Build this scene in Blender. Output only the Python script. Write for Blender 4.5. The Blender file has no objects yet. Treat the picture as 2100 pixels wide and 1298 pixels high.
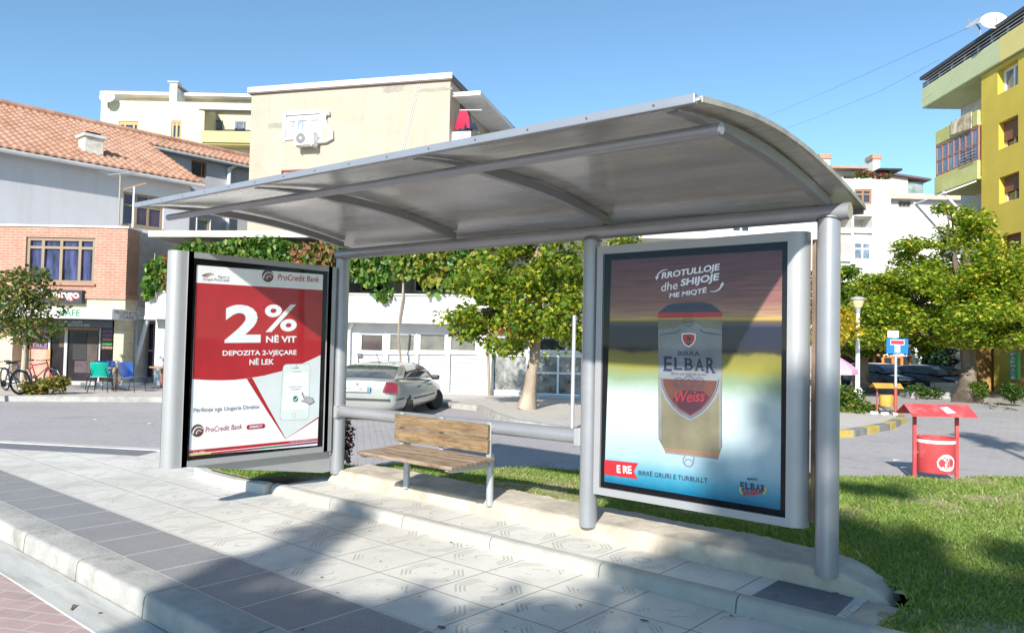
import bpy, bmesh, math, random
import numpy as np
from mathutils import Vector, Matrix, noise as mnoise
R = math.radians
C = bpy.context.scene.collection
SC = bpy.context.scene
random.seed(7)

# ------------------------------------------------------------------ camera, sky, sun, exposure
# the world frame is the bus shelter's: X along the shelter (towards the right post), Y to its back, Z up from the pavement
FOC, PITCH, ROLL, YAW = 1577.0, 0.0346, 0.0214, 0.7069
_c, _s = math.cos(-YAW), math.sin(-YAW)
MCAM = np.array([[_c, _s, 0], [-_s, _c, 0], [0, 0, 1.0]])
CAM = np.array([1.5812, -4.8305, 1.53])
def cam_axes():
    cp, sp = math.cos(PITCH), math.sin(PITCH)
    r0 = np.array([1.0, 0, 0]); u0 = np.array([0, -sp, cp]); f0 = np.array([0, cp, sp])
    cr, sr = math.cos(ROLL), math.sin(ROLL)
    return MCAM @ (cr*r0 + sr*u0), MCAM @ (-sr*r0 + cr*u0), MCAM @ f0
AX_R, AX_U, AX_F = cam_axes()
cd = bpy.data.cameras.new('camera'); cam = bpy.data.objects.new('camera', cd); C.objects.link(cam)
cd.sensor_width = 36.0; cd.lens = FOC/2100*36; cd.clip_start = .05; cd.clip_end = 3000
cam.matrix_world = Matrix([[AX_R[0], AX_U[0], -AX_F[0], CAM[0]], [AX_R[1], AX_U[1], -AX_F[1], CAM[1]],
                           [AX_R[2], AX_U[2], -AX_F[2], CAM[2]], [0, 0, 0, 1]])
SC.camera = cam
SUN = Vector((.40, -1.0, .585)).normalized()           # direction towards the sun
w = bpy.data.worlds.new('World'); SC.world = w; w.use_nodes = True
nt = w.node_tree; bg = nt.nodes['Background']
sky = nt.nodes.new('ShaderNodeTexSky'); sky.sky_type = 'NISHITA'; sky.sun_disc = False
sky.sun_elevation = math.asin(SUN.z); sky.sun_rotation = math.atan2(SUN.x, SUN.y)
sky.altitude = 1500; sky.air_density = .85; sky.dust_density = .05; sky.ozone_density = 2.6
tint = nt.nodes.new('ShaderNodeMix'); tint.data_type = 'RGBA'; tint.blend_type = 'MULTIPLY'; tint.inputs['Factor'].default_value = 1; tint.inputs[7].default_value = (.84, .96, .88, 1)   # clear highland air: a little less red in the sky
nt.links.new(sky.outputs[0], tint.inputs[6]); nt.links.new(tint.outputs[2], bg.inputs[0]); bg.inputs[1].default_value = .148
sd = bpy.data.lights.new('sun', 'SUN'); sd.energy = 4.7; sd.angle = R(.9); sd.color = (1, .95, .87)
so = bpy.data.objects.new('sun', sd); C.objects.link(so)
so.rotation_euler = (-SUN).to_track_quat('-Z', 'Y').to_euler()
vs = SC.view_settings; vs.view_transform = 'Standard'; vs.look = 'None'; vs.exposure = .76; vs.gamma = 1; vs.use_curve_mapping = False

# ------------------------------------------------------------------ layout helpers
def ray(px, py):
    return AX_R*(px-1050)/FOC - AX_U*(py-649)/FOC + AX_F
def onz(px, py, z):
    d = ray(px, py); return CAM + d*((z-CAM[2])/d[2])
def cw(x, d):                                            # camera-frame ground point (right, forward) -> world x, y
    p = MCAM @ np.array([x, d, 0]) + CAM; return float(p[0]), float(p[1])
def at(px, py, d):                                       # point on the ray at forward depth d (metres, horizontal)
    r_ = ray(px, py); f = MCAM @ np.array([0, 1.0, 0]); return CAM + r_*(d/float(r_ @ f))
class Fac:                                               # the plane of a facade: local x along it, y into the building
    def __init__(s, o, deg):
        s.o = np.array([o[0], o[1], 0.0]); s.deg = deg; a = R(deg)
        s.x = np.array([math.cos(a), math.sin(a), 0]); s.y = np.array([-math.sin(a), math.cos(a), 0])
    def uz(s, px, py, y=0.0):
        d = ray(px, py); q = s.o + s.y*y
        p = CAM + d*(((q-CAM) @ s.y)/(d @ s.y)) - s.o
        return float(p @ s.x), float(p[2])
    def rect(s, x0, y0, x1, y1, y=0.0):                  # picture box -> u0, u1, z0, z1
        a = s.uz(x0, (y0+y1)/2, y)[0]; b = s.uz(x1, (y0+y1)/2, y)[0]
        xm = (x0+x1)/2
        return a, b, s.uz(xm, y1, y)[1], s.uz(xm, y0, y)[1]
    def w(s, u, y, z):
        p = s.o + s.x*u + s.y*y; return (float(p[0]), float(p[1]), z)

# ------------------------------------------------------------------ materials
def MN(nt, op, *a):
    n = nt.nodes.new('ShaderNodeMath'); n.operation = op
    for i, v in enumerate(a):
        if isinstance(v, (int, float)): n.inputs[i].default_value = v
        else: nt.links.new(v, n.inputs[i])
    return n.outputs[0]
def new_mat(name):
    m = bpy.data.materials.new(name); m.use_nodes = True
    nt = m.node_tree; return m, nt, nt.nodes['Principled BSDF']
def mixc(nt, f, a, b, mode='MIX'):
    n = nt.nodes.new('ShaderNodeMix'); n.data_type = 'RGBA'; n.blend_type = mode
    for s_, v in ((n.inputs['Factor'], f), (n.inputs[6], a), (n.inputs[7], b)):
        if isinstance(v, (int, float)): s_.default_value = v
        elif isinstance(v, (tuple, list)): s_.default_value = (*v, 1) if len(v) == 3 else v
        else: nt.links.new(v, s_)
    return n.outputs[2]
def coords(nt, scale=(1, 1, 1), kind='Object'):
    tc = nt.nodes.new('ShaderNodeTexCoord'); mp = nt.nodes.new('ShaderNodeMapping'); mp.inputs['Scale'].default_value = scale
    nt.links.new(tc.outputs[kind], mp.inputs[0]); return mp.outputs[0]
def noise(nt, vec, scale, detail=5, rough=.6):
    n = nt.nodes.new('ShaderNodeTexNoise'); n.inputs['Scale'].default_value = scale; n.inputs['Detail'].default_value = detail
    n.inputs['Roughness'].default_value = rough; nt.links.new(vec, n.inputs['Vector']); return n.outputs['Fac']
def ramp(nt, fac, stops, interp='LINEAR'):
    n = nt.nodes.new('ShaderNodeValToRGB'); cr = n.color_ramp; cr.interpolation = interp
    while len(cr.elements) < len(stops): cr.elements.new(.5)
    for e, (p, c) in zip(cr.elements, stops): e.position = p; e.color = (*c, 1) if len(c) == 3 else c
    nt.links.new(fac, n.inputs[0]); return n.outputs[0]
def bump(nt, p, h, strength=.3, dist=.01):
    b = nt.nodes.new('ShaderNodeBump'); b.inputs['Strength'].default_value = strength; b.inputs['Distance'].default_value = dist
    nt.links.new(h, b.inputs['Height']); nt.links.new(b.outputs[0], p.inputs['Normal'])
def sc3(c, k): return tuple(min(1, x*k) for x in c)
def mat(name, col, rough=.7, metal=0, var=.12, scale=2.0, bmp=0, bscale=60, stretch=(1, 1, 1), spec=.5, dirt=None, dirt_scale=1.2, dirt_amt=.5, bdist=.01, streak=None, streak_amt=.35):
    m, nt, p = new_mat(name); v = coords(nt, stretch)
    n1 = noise(nt, v, scale); f = ramp(nt, n1, [(.3, (0, 0, 0)), (.7, (1, 1, 1))])
    c = mixc(nt, f, sc3(col, 1-var), sc3(col, 1+var))
    if dirt:
        n2 = noise(nt, v, dirt_scale, 8, .65); f2 = ramp(nt, n2, [(.52, (0, 0, 0)), (.72, (dirt_amt,)*3)])
        c = mixc(nt, f2, c, dirt)
    if streak:
        n3 = noise(nt, coords(nt, (2.2, 2.2, .16)), 1.6, 7, .65); c = mixc(nt, ramp(nt, n3, [(.5, (0,)*3), (.72, (streak_amt,)*3)]), c, streak)
    nt.links.new(c, p.inputs['Base Color'])
    p.inputs['Roughness'].default_value = rough; p.inputs['Metallic'].default_value = metal
    p.inputs['Specular IOR Level'].default_value = spec
    if bmp: bump(nt, p, noise(nt, v, bscale, 4), bmp, bdist)
    return m
def flat(name, col, rough=.5, metal=0, spec=.5):
    return mat(name, col, rough, metal, .05, 6, spec=spec)
def glass_dark(name, col=(.02, .025, .03), rough=.04, var=.5, scale=1.5):
    return mat(name, col, rough, 0, var, scale, spec=.9)
def brick_mat(name, c1, c2, mortar, bw, bh, ms=.012, off=.5, rough=.85, planar=True, bmp=.4):
    m, nt, p = new_mat(name); v = coords(nt)
    if planar:
        sp = nt.nodes.new('ShaderNodeSeparateXYZ'); nt.links.new(v, sp.inputs[0])
        cb = nt.nodes.new('ShaderNodeCombineXYZ'); nt.links.new(MN(nt, 'ADD', sp.outputs[0], sp.outputs[1]), cb.inputs[0]); nt.links.new(sp.outputs[2], cb.inputs[1])
        vec = cb.outputs[0]
    else: vec = v
    b = nt.nodes.new('ShaderNodeTexBrick'); nt.links.new(vec, b.inputs['Vector'])
    b.inputs['Color1'].default_value = (*c1, 1); b.inputs['Color2'].default_value = (*c2, 1); b.inputs['Mortar'].default_value = (*mortar, 1)
    b.inputs['Scale'].default_value = 1; b.inputs['Mortar Size'].default_value = ms; b.inputs['Brick Width'].default_value = bw; b.inputs['Row Height'].default_value = bh
    b.offset = off; b.inputs['Bias'].default_value = 0
    n = noise(nt, v, 3, 6); c = mixc(nt, ramp(nt, n, [(.35, (.25,)*3), (.7, (0,)*3)]), b.outputs['Color'], (.02, .015, .01), 'MIX')
    nt.links.new(c, p.inputs['Base Color']); p.inputs['Roughness'].default_value = rough
    if bmp: bump(nt, p, MN(nt, 'SUBTRACT', 1.0, b.outputs['Fac']), bmp, .006)
    return m
def leaf_mat(name, trans=.35, rough=.45):
    m = bpy.data.materials.new(name); m.use_nodes = True; nt = m.node_tree; p = nt.nodes['Principled BSDF']; out = nt.nodes['Material Output']
    a = nt.nodes.new('ShaderNodeAttribute'); a.attribute_name = 'leafcol'
    nt.links.new(a.outputs['Color'], p.inputs['Base Color']); p.inputs['Roughness'].default_value = rough; p.inputs['Specular IOR Level'].default_value = .35
    t = nt.nodes.new('ShaderNodeBsdfTranslucent'); tc = mixc(nt, 1.0, a.outputs['Color'], (1.5, 1.5, .5), 'MULTIPLY'); nt.links.new(tc, t.inputs[0])
    mx = nt.nodes.new('ShaderNodeMixShader'); mx.inputs[0].default_value = trans
    nt.links.new(p.outputs[0], mx.inputs[1]); nt.links.new(t.outputs[0], mx.inputs[2]); nt.links.new(mx.outputs[0], out.inputs[0])
    return m

# ------------------------------------------------------------------ mesh building
class MB:
    def __init__(s): s.v = []; s.f = []; s.m = []
    def add(s, vs, fs, mi=0):
        n = len(s.v); s.v += [tuple(map(float, v)) for v in vs]; s.f += [tuple(i+n for i in f) for f in fs]; s.m += [mi]*len(fs); return s
    def box(s, x0, x1, y0, y1, z0, z1, mi=0):
        return s.add([(x0, y0, z0), (x1, y0, z0), (x1, y1, z0), (x0, y1, z0), (x0, y0, z1), (x1, y0, z1), (x1, y1, z1), (x0, y1, z1)],
                     [(0, 3, 2, 1), (4, 5, 6, 7), (0, 1, 5, 4), (1, 2, 6, 5), (2, 3, 7, 6), (3, 0, 4, 7)], mi)
    def obox(s, c, sx, sy, sz, rot=(0, 0, 0), mi=0):
        from mathutils import Euler
        M_ = Euler(rot).to_matrix(); b = MB().box(-sx/2, sx/2, -sy/2, sy/2, -sz/2, sz/2)
        return s.add([tuple(M_ @ Vector(v) + Vector(c)) for v in b.v], b.f, mi)
    def prism(s, poly, z0, z1, mi=0, axis='z'):
        n = len(poly)
        def P(a, b, h): return (a, b, h) if axis == 'z' else ((a, h, b) if axis == 'y' else (h, a, b))
        vs = [P(a, b, z0) for a, b in poly] + [P(a, b, z1) for a, b in poly]
        return s.add(vs, [tuple(range(n-1, -1, -1)), tuple(range(n, 2*n))] + [(i, (i+1) % n, n+(i+1) % n, n+i) for i in range(n)], mi)
    def sheet(s, poly3, mi=0): return s.add(poly3, [tuple(range(len(poly3)))], mi)
    def tube(s, pts, r, n=10, cap=True, mi=0):
        pts = [Vector(p) for p in pts]; k = len(pts); rs = r if isinstance(r, (list, tuple)) else [r]*k
        t0 = (pts[1]-pts[0]).normalized(); a = Vector((0, 0, 1)) if abs(t0.z) < .9 else Vector((1, 0, 0)); nx = t0.cross(a).normalized()
        vs = []
        for i in range(k):
            t = (pts[min(i+1, k-1)] - pts[max(i-1, 0)]).normalized(); nx = (nx - t*nx.dot(t)).normalized(); by = t.cross(nx)
            for j in range(n):
                th = 2*math.pi*j/n; vs.append(pts[i] + (nx*math.cos(th) + by*math.sin(th))*rs[i])
        fs = [(i*n+j, i*n+(j+1) % n, (i+1)*n+(j+1) % n, (i+1)*n+j) for i in range(k-1) for j in range(n)]
        if cap: fs += [tuple(range(n-1, -1, -1)), tuple(range((k-1)*n, k*n))]
        return s.add(vs, fs, mi)
    def lathe(s, prof, n=20, c=(0, 0, 0), mi=0, cap=True):
        vs = [(c[0]+r*math.cos(2*math.pi*j/n), c[1]+r*math.sin(2*math.pi*j/n), c[2]+z) for r, z in prof for j in range(n)]
        k = len(prof); fs = [(i*n+j, i*n+(j+1) % n, (i+1)*n+(j+1) % n, (i+1)*n+j) for i in range(k-1) for j in range(n)]
        if cap: fs += [tuple(range(n-1, -1, -1)), tuple(range((k-1)*n, k*n))]
        return s.add(vs, fs, mi)
    def wall(s, u0, u1, z0, z1, holes=(), y=0.0, d=.12, mi=0, mr=None):
        """front face of a wall at local y with openings, reveals d deep"""
        xs = sorted({u0, u1, *[h for H in holes for h in H[:2]]}); zs = sorted({z0, z1, *[h for H in holes for h in H[2:4]]})
        xs = [x for x in xs if u0 <= x <= u1]; zs = [z for z in zs if z0 <= z <= z1]
        for i in range(len(xs)-1):
            for j in range(len(zs)-1):
                cx, cz = (xs[i]+xs[i+1])/2, (zs[j]+zs[j+1])/2
                if any(H[0] < cx < H[1] and H[2] < cz < H[3] for H in holes): continue
                s.add([(xs[i], y, zs[j]), (xs[i+1], y, zs[j]), (xs[i+1], y, zs[j+1]), (xs[i], y, zs[j+1])], [(0, 1, 2, 3)], mi)
        for a, b, c_, e in [H[:4] for H in holes]:
            for q in ([(a, y, c_), (a, y+d, c_), (a, y+d, e), (a, y, e)], [(b, y, c_), (b, y, e), (b, y+d, e), (b, y+d, c_)],
                      [(a, y, e), (a, y+d, e), (b, y+d, e), (b, y, e)], [(a, y, c_), (b, y, c_), (b, y+d, c_), (a, y+d, c_)]):
                s.add(q, [(0, 1, 2, 3)], mi if mr is None else mr)
        return s
    def text(s, T, u, v, w_, h_, fn, mi=0, rot=0, bold=.0, shear=0, align='l'):
        """lettering fitted into a w_ x h_ box with its lower left at (u, v); fn maps (u, v) to a point"""
        vs, fs = glyphs(T, bold, shear)
        if len(vs) == 0: return s
        lo = vs.min(0); hi = vs.max(0); k = np.array([w_, h_])/np.maximum(hi-lo, 1e-6); q = (vs-lo)*k
        cr, sr = math.cos(rot), math.sin(rot)
        return s.add([fn(u + a*cr - b*sr, v + a*sr + b*cr) for a, b in q], fs, mi)
    def build(s, name, mats, parent=None, smooth=0, bevel=0, loc=None, recalc=True, seg=2, weld=False):
        me = bpy.data.meshes.new(name); me.from_pydata(s.v, [], s.f)
        for m_ in (mats if isinstance(mats, (list, tuple)) else [mats]): me.materials.append(m_)
        if len(me.materials) > 1: me.polygons.foreach_set('material_index', s.m)
        if recalc:
            bm = bmesh.new(); bm.from_mesh(me); weld and bmesh.ops.remove_doubles(bm, verts=bm.verts, dist=1e-5); bmesh.ops.recalc_face_normals(bm, faces=bm.faces); bm.to_mesh(me); bm.free()
        if smooth:
            me.polygons.foreach_set('use_smooth', [True]*len(me.polygons)); me.set_sharp_from_angle(angle=R(smooth))
        me.update(); o = bpy.data.objects.new(name, me); C.objects.link(o)
        if parent is not None: o.parent = parent
        if loc is not None: o.location = loc
        if bevel:
            b = o.modifiers.new('bevel', 'BEVEL'); b.width = bevel; b.segments = seg; b.limit_method = 'ANGLE'; b.angle_limit = R(40)
        return o
_gl = {}
def glyphs(T, bold, shear):
    k = (T, bold, shear)
    if k not in _gl:
        cu = bpy.data.curves.new('t', 'FONT'); cu.body = T; cu.fill_mode = 'FRONT'; cu.offset = bold; cu.shear = shear; cu.resolution_u = 4; cu.size = 1
        o = bpy.data.objects.new('t', cu); C.objects.link(o); dg = bpy.context.evaluated_depsgraph_get()
        me = o.evaluated_get(dg).to_mesh(); vs = np.array([(v.co.x, v.co.y) for v in me.vertices]); fs = [tuple(p.vertices) for p in me.polygons]
        o.evaluated_get(dg).to_mesh_clear(); bpy.data.objects.remove(o); bpy.data.curves.remove(cu); _gl[k] = (vs, fs)
    return _gl[k]
def thing(name, label, cat, loc=(0, 0, 0), rotz=0, group=None):
    o = bpy.data.objects.new(name, None); C.objects.link(o); o.location = loc; o.rotation_euler = (0, 0, R(rotz)); o.empty_display_size = .3
    o['label'] = label; o['category'] = cat
    if group: o['group'] = group
    return o
def tag(o, label, cat, group=None, kind=None):
    o['label'] = label; o['category'] = cat
    if group: o['group'] = group
    if kind: o['kind'] = kind
    return o
def struct(o): o['kind'] = 'structure'; return o
def kids(o): return [c for c in bpy.data.objects if c.parent == o]
def dup(root, loc, rotz=None, label=None, group=None, scale=None):
    def cp(o, par):
        c = o.copy(); C.objects.link(c)
        if par is not None: c.parent = par
        for k_ in kids(o):
            if k_ is not c: cp(k_, c)
        return c
    r = cp(root, None); r.location = loc
    if rotz is not None: r.rotation_euler = (0, 0, R(rotz))
    if scale: r.scale = scale
    if label: r['label'] = label
    if group: r['group'] = group
    return r
def big_mesh(name, V, F, cols, m, parent=None, attr='leafcol'):
    """numpy verts (n,3), faces (k,4) or (k,3); one colour per vertex"""
    me = bpy.data.meshes.new(name); k = F.shape[1]
    me.vertices.add(len(V)); me.vertices.foreach_set('co', V.astype(np.float32).ravel())
    me.loops.add(F.size); me.loops.foreach_set('vertex_index', F.astype(np.int32).ravel())
    me.polygons.add(len(F)); me.polygons.foreach_set('loop_start', np.arange(0, F.size, k, dtype=np.int32)); me.polygons.foreach_set('loop_total', np.full(len(F), k, np.int32))
    me.update(calc_edges=True)
    if cols is not None:
        ca = me.color_attributes.new(attr, 'FLOAT_COLOR', 'POINT'); c4 = np.concatenate([cols, np.ones((len(cols), 1))], 1); ca.data.foreach_set('color', c4.astype(np.float32).ravel())
    me.materials.append(m); o = bpy.data.objects.new(name, me); C.objects.link(o)
    if parent is not None: o.parent = parent
    return o
# ------------------------------------------------------------------ ground
RZ = -.13                                               # road level; the pavement is at 0
def paver_mat(name, c1, c2, mortar, ang, bw=.2, bh=.1, ms=.006, big=.25):
    m, nt, p = new_mat(name); v = coords(nt)
    mp = nt.nodes.new('ShaderNodeMapping'); mp.inputs['Rotation'].default_value = (0, 0, ang); nt.links.new(v, mp.inputs[0])
    b = nt.nodes.new('ShaderNodeTexBrick'); nt.links.new(mp.outputs[0], b.inputs['Vector'])
    for k_, c in (('Color1', c1), ('Color2', c2), ('Mortar', mortar)): b.inputs[k_].default_value = (*c, 1)
    b.inputs['Scale'].default_value = 1; b.inputs['Mortar Size'].default_value = ms; b.inputs['Brick Width'].default_value = bw; b.inputs['Row Height'].default_value = bh
    n1 = noise(nt, v, .35, 7, .6); n2 = noise(nt, v, 9, 6, .7); n3 = noise(nt, v, 1.7, 8, .7)
    c = mixc(nt, ramp(nt, n1, [(.35, (0,)*3), (.7, (big,)*3)]), b.outputs['Color'], (.16, .15, .15))
    c = mixc(nt, ramp(nt, n2, [(.45, (0,)*3), (.75, (.4,)*3)]), c, sc3(c1, 1.25))
    c = mixc(nt, ramp(nt, n3, [(.57, (0,)*3), (.7, (.35,)*3)]), c, (.1, .095, .09))
    nt.links.new(c, p.inputs['Base Color']); p.inputs['Roughness'].default_value = .85
    h = MN(nt, 'ADD', MN(nt, 'MULTIPLY', b.outputs['Fac'], -1.0), MN(nt, 'MULTIPLY', n2, .5)); bump(nt, p, h, .5, .006)
    return m
M_road = paver_mat('grey_paver_road', (.40, .375, .375), (.375, .35, .355), (.30, .285, .28), R(38), .22, .11, .006)
M_lane = paver_mat('pink_paver_lane', (.45, .32, .30), (.40, .28, .27), (.46, .41, .37), R(-27), .26, .13, .010)
M_walk = paver_mat('sandy_paving', (.52, .48, .43), (.49, .45, .41), (.43, .395, .36), R(40), .3, .3, .006)

struct(MB().sheet([(-900, -900, RZ), (900, -900, RZ), (900, 900, RZ), (-900, 900, RZ)]).build('ground', M_road))
struct(MB().sheet([(-40, -40, RZ+.004), (14, -40, RZ+.004), (14, -3.02, RZ+.004), (-40, -3.02, RZ+.004)]).build('brick_lane', M_lane))
# pale marble gutter strip at the foot of the kerb
M_gut = mat('pale_gutter_stone', (.50, .50, .47), .6, 0, .12, 3, .25, 40, (.5, 4, 1), dirt=(.25, .24, .2), dirt_scale=2.2, dirt_amt=.6)
b = MB()
for i in range(-30, 12): b.box(i+.03, i+1.022, -3.025, -2.752, RZ-.05, RZ+.012)
struct(b.build('gutter', M_gut, bevel=.005))
# kerb stones with a rounded top edge
M_kerb = mat('kerb_concrete', (.36, .35, .325), .8, 0, .2, 3.5, .6, 45, dirt=(.17, .16, .14), dirt_scale=3.2, dirt_amt=.75)
def kerb_prof(y0, y1, z0, z1, r=.035):
    return [(y0, z0), (y0+.015, z1-r)] + [(y0+.015+r*(1-math.cos(t)), z1-r+r*math.sin(t)) for t in (R(22), R(45), R(67), R(90))] + [(y1, z1), (y1, z0)]
b = MB(); i = -28.0
while i < 10:
    L = .99; b.prism([(y, z) for y, z in kerb_prof(-2.75, -2.49, -.2, .012)], i+.006, i+L, axis='x'); i += 1.0
struct(b.build('kerb', M_kerb, smooth=30))
# slabs with worn octagon grooves
def slab_mat():
    m, nt, p = new_mat('patterned_pavement_slabs'); v = coords(nt); sp = nt.nodes.new('ShaderNodeSeparateXYZ'); nt.links.new(v, sp.inputs[0])
    def cell(o, off): return MN(nt, 'SUBTRACT', MN(nt, 'FRACT', MN(nt, 'DIVIDE', MN(nt, 'ADD', o, off+100), .5)), .5)
    x = MN(nt, 'ABSOLUTE', cell(sp.outputs[0], .40)); y = MN(nt, 'ABSOLUTE', cell(sp.outputs[1], .97))
    mx = MN(nt, 'MAXIMUM', x, y); oc = MN(nt, 'MAXIMUM', mx, MN(nt, 'MULTIPLY', MN(nt, 'ADD', x, y), .72))
    n_w = noise(nt, v, 1.3, 3); n_f = noise(nt, v, 160, 3, .8); n_m = noise(nt, v, 12, 8, .7); n_b = noise(nt, v, .7, 6, .65)
    joint = MN(nt, 'GREATER_THAN', mx, .490)
    g = MN(nt, 'LESS_THAN', MN(nt, 'FRACT', MN(nt, 'DIVIDE', MN(nt, 'SUBTRACT', oc, .285), .056)), .45)
    g = MN(nt, 'MULTIPLY', g, MN(nt, 'MULTIPLY', MN(nt, 'GREATER_THAN', oc, .285), MN(nt, 'LESS_THAN', oc, .428)))
    g2 = MN(nt, 'MULTIPLY', MN(nt, 'GREATER_THAN', oc, .10), MN(nt, 'LESS_THAN', oc, .125))
    wear = ramp(nt, n_w, [(.40, (0,)*3), (.60, (1,)*3)]); wear2 = ramp(nt, noise(nt, v, 2.1, 2), [(.52, (0,)*3), (.6, (1,)*3)])
    side = MN(nt, 'MULTIPLY', MN(nt, 'GREATER_THAN', x, MN(nt, 'MULTIPLY', y, .55)), MN(nt, 'GREATER_THAN', MN(nt, 'ADD', noise(nt, v, 1.9, 1), MN(nt, 'MULTIPLY', n_w, .2)), .60)); side2 = MN(nt, 'GREATER_THAN', noise(nt, v, 2.6, 1), .53)
    gr = MN(nt, 'MAXIMUM', MN(nt, 'MULTIPLY', g, MN(nt, 'MAXIMUM', side, MN(nt, 'MULTIPLY', MN(nt, 'MULTIPLY', wear, side2), .5))), MN(nt, 'MULTIPLY', g2, wear2))
    c = mixc(nt, ramp(nt, n_f, [(.38, (0,)*3), (.62, (1,)*3)]), (.54, .52, .47), (.76, .735, .67))
    c = mixc(nt, ramp(nt, n_b, [(.4, (0,)*3), (.68, (.6,)*3)]), c, (.40, .38, .34))
    c = mixc(nt, ramp(nt, n_m, [(.60, (0,)*3), (.70, (.8,)*3)]), c, (.2, .19, .17))
    vo = nt.nodes.new('ShaderNodeTexVoronoi'); vo.inputs['Scale'].default_value = 4.2; nt.links.new(v, vo.inputs['Vector']); c = mixc(nt, MN(nt, 'MULTIPLY', MN(nt, 'LESS_THAN', MN(nt, 'ADD', vo.outputs['Distance'], MN(nt, 'MULTIPLY', noise(nt, v, 40, 2), .07)), .085), .7), c, (.13, .12, .11))
    c = mixc(nt, MN(nt, 'MULTIPLY', gr, .5), c, (.26, .245, .21))
    c = mixc(nt, MN(nt, 'MULTIPLY', joint, .75), c, (.16, .15, .13))
    nt.links.new(c, p.inputs['Base Color']); p.inputs['Roughness'].default_value = .75
    h = MN(nt, 'SUBTRACT', MN(nt, 'MULTIPLY', n_f, .12), MN(nt, 'MAXIMUM', gr, joint)); bump(nt, p, h, .7, .006)
    return m
M_slab = slab_mat()
def dark_tile_mat():
    m, nt, p = new_mat('dark_granite_tiles'); v = coords(nt); sp = nt.nodes.new('ShaderNodeSeparateXYZ'); nt.links.new(v, sp.inputs[0])
    fx = MN(nt, 'ABSOLUTE', MN(nt, 'SUBTRACT', MN(nt, 'FRACT', MN(nt, 'DIVIDE', MN(nt, 'ADD', sp.outputs[0], 100.42), .5)), .5))
    wob = MN(nt, 'MULTIPLY', noise(nt, v, 14, 4), .02)
    ed = MN(nt, 'MAXIMUM', MN(nt, 'MULTIPLY', MN(nt, 'ABSOLUTE', MN(nt, 'ADD', sp.outputs[1], 2.215)), 1.92), fx)
    j = MN(nt, 'GREATER_THAN', MN(nt, 'ADD', ed, wob), .497)
    n = noise(nt, v, 170, 2, .8); n2 = noise(nt, v, 2, 6)
    fl = nt.nodes.new('ShaderNodeTexWhiteNoise'); fl.noise_dimensions = '1D'; nt.links.new(MN(nt, 'FLOOR', MN(nt, 'DIVIDE', MN(nt, 'ADD', sp.outputs[0], 100.42), .5)), fl.inputs['W'])
    c = mixc(nt, ramp(nt, n, [(.42, (0,)*3), (.72, (1,)*3)]), (.17, .172, .178), (.40, .395, .39))
    c = mixc(nt, ramp(nt, fl.outputs[0], [(.2, (0,)*3), (.9, (.35,)*3)]), c, (.23, .215, .215))
    c = mixc(nt, ramp(nt, n2, [(.42, (0,)*3), (.7, (.5,)*3)]), c, (.30, .295, .29))
    c = mixc(nt, MN(nt, 'MULTIPLY', j, .85), c, (.55, .53, .48))
    nt.links.new(c, p.inputs['Base Color']); p.inputs['Roughness'].default_value = .6; bump(nt, p, MN(nt, 'MULTIPLY', n, 1.0), .25, .003)
    return m
M_tile = dark_tile_mat()
EDGE = [(-30, -12.4), (-20, -6.6), (-10.95, -1.28), (-8.75, 0.0), (-6.6, .75), (-5.75, 1.0), (-4.6, 2.1), (-3.7, 2.7), (-1.25, 4.75), (.2, 6.3), (3.0, 9.6), (9.0, 16.0)]
struct(MB().prism([(-30, -2.49), (9, -2.49), (9, -1.2), (.3, -.7), (-5.2, -.55), (-6.9, -.6), (-8.6, .15), (-10.8, -1.13), (-20, -6.45), (-30, -12.2)][:0] or
       [(-13.0, -2.455), (.9, -2.455), (.9, -.45), (-5.3, -.45), (-6.7, -.3), (-8.45, .0), (-10.85, -1.5)], -.2, 0).build('pavement', M_slab))
b = MB().prism([(-13.6, -2.495), (4, -2.495), (4, -1.93), (-13.0, -1.93)], -.18, .004); struct(b.build('dark_tile_strip', M_tile))
# far border: a dark strip and a white kerb line along the road behind
M_wkerb = mat('white_kerb_stone', (.50, .49, .46), .75, 0, .08, 4, .3, 50, dirt=(.3, .28, .25), dirt_amt=.5)
def ribbon(path, d0, d1, z0, z1):
    out = []
    for i in range(len(path)):
        a = Vector(path[max(i-1, 0)]); c = Vector(path[min(i+1, len(path)-1)]); t = (c-a).normalized(); n = Vector((-t.y, t.x)); p = Vector(path[i]); out.append((p+n*d0, p+n*d1))
    b = MB()
    for i in range(len(out)-1):
        (a0, a1), (c0, c1) = out[i], out[i+1]
        b.prism([(a0.x, a0.y), (c0.x, c0.y), (c1.x, c1.y), (a1.x, a1.y)], z0, z1)
    return b
bp = [(-14.4, -3.6), (-10.95, -1.42), (-8.6, -.05)]
struct(ribbon(bp, 0, -.45, -.15, .005).build('dark_border_strip', mat('dark_border', (.17, .175, .19), .7, 0, .12, 6, .2, 90)))
struct(ribbon(EDGE[1:5], 0.06, -.12, -.2, .015).build('border_kerb', M_wkerb, bevel=.01))
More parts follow.
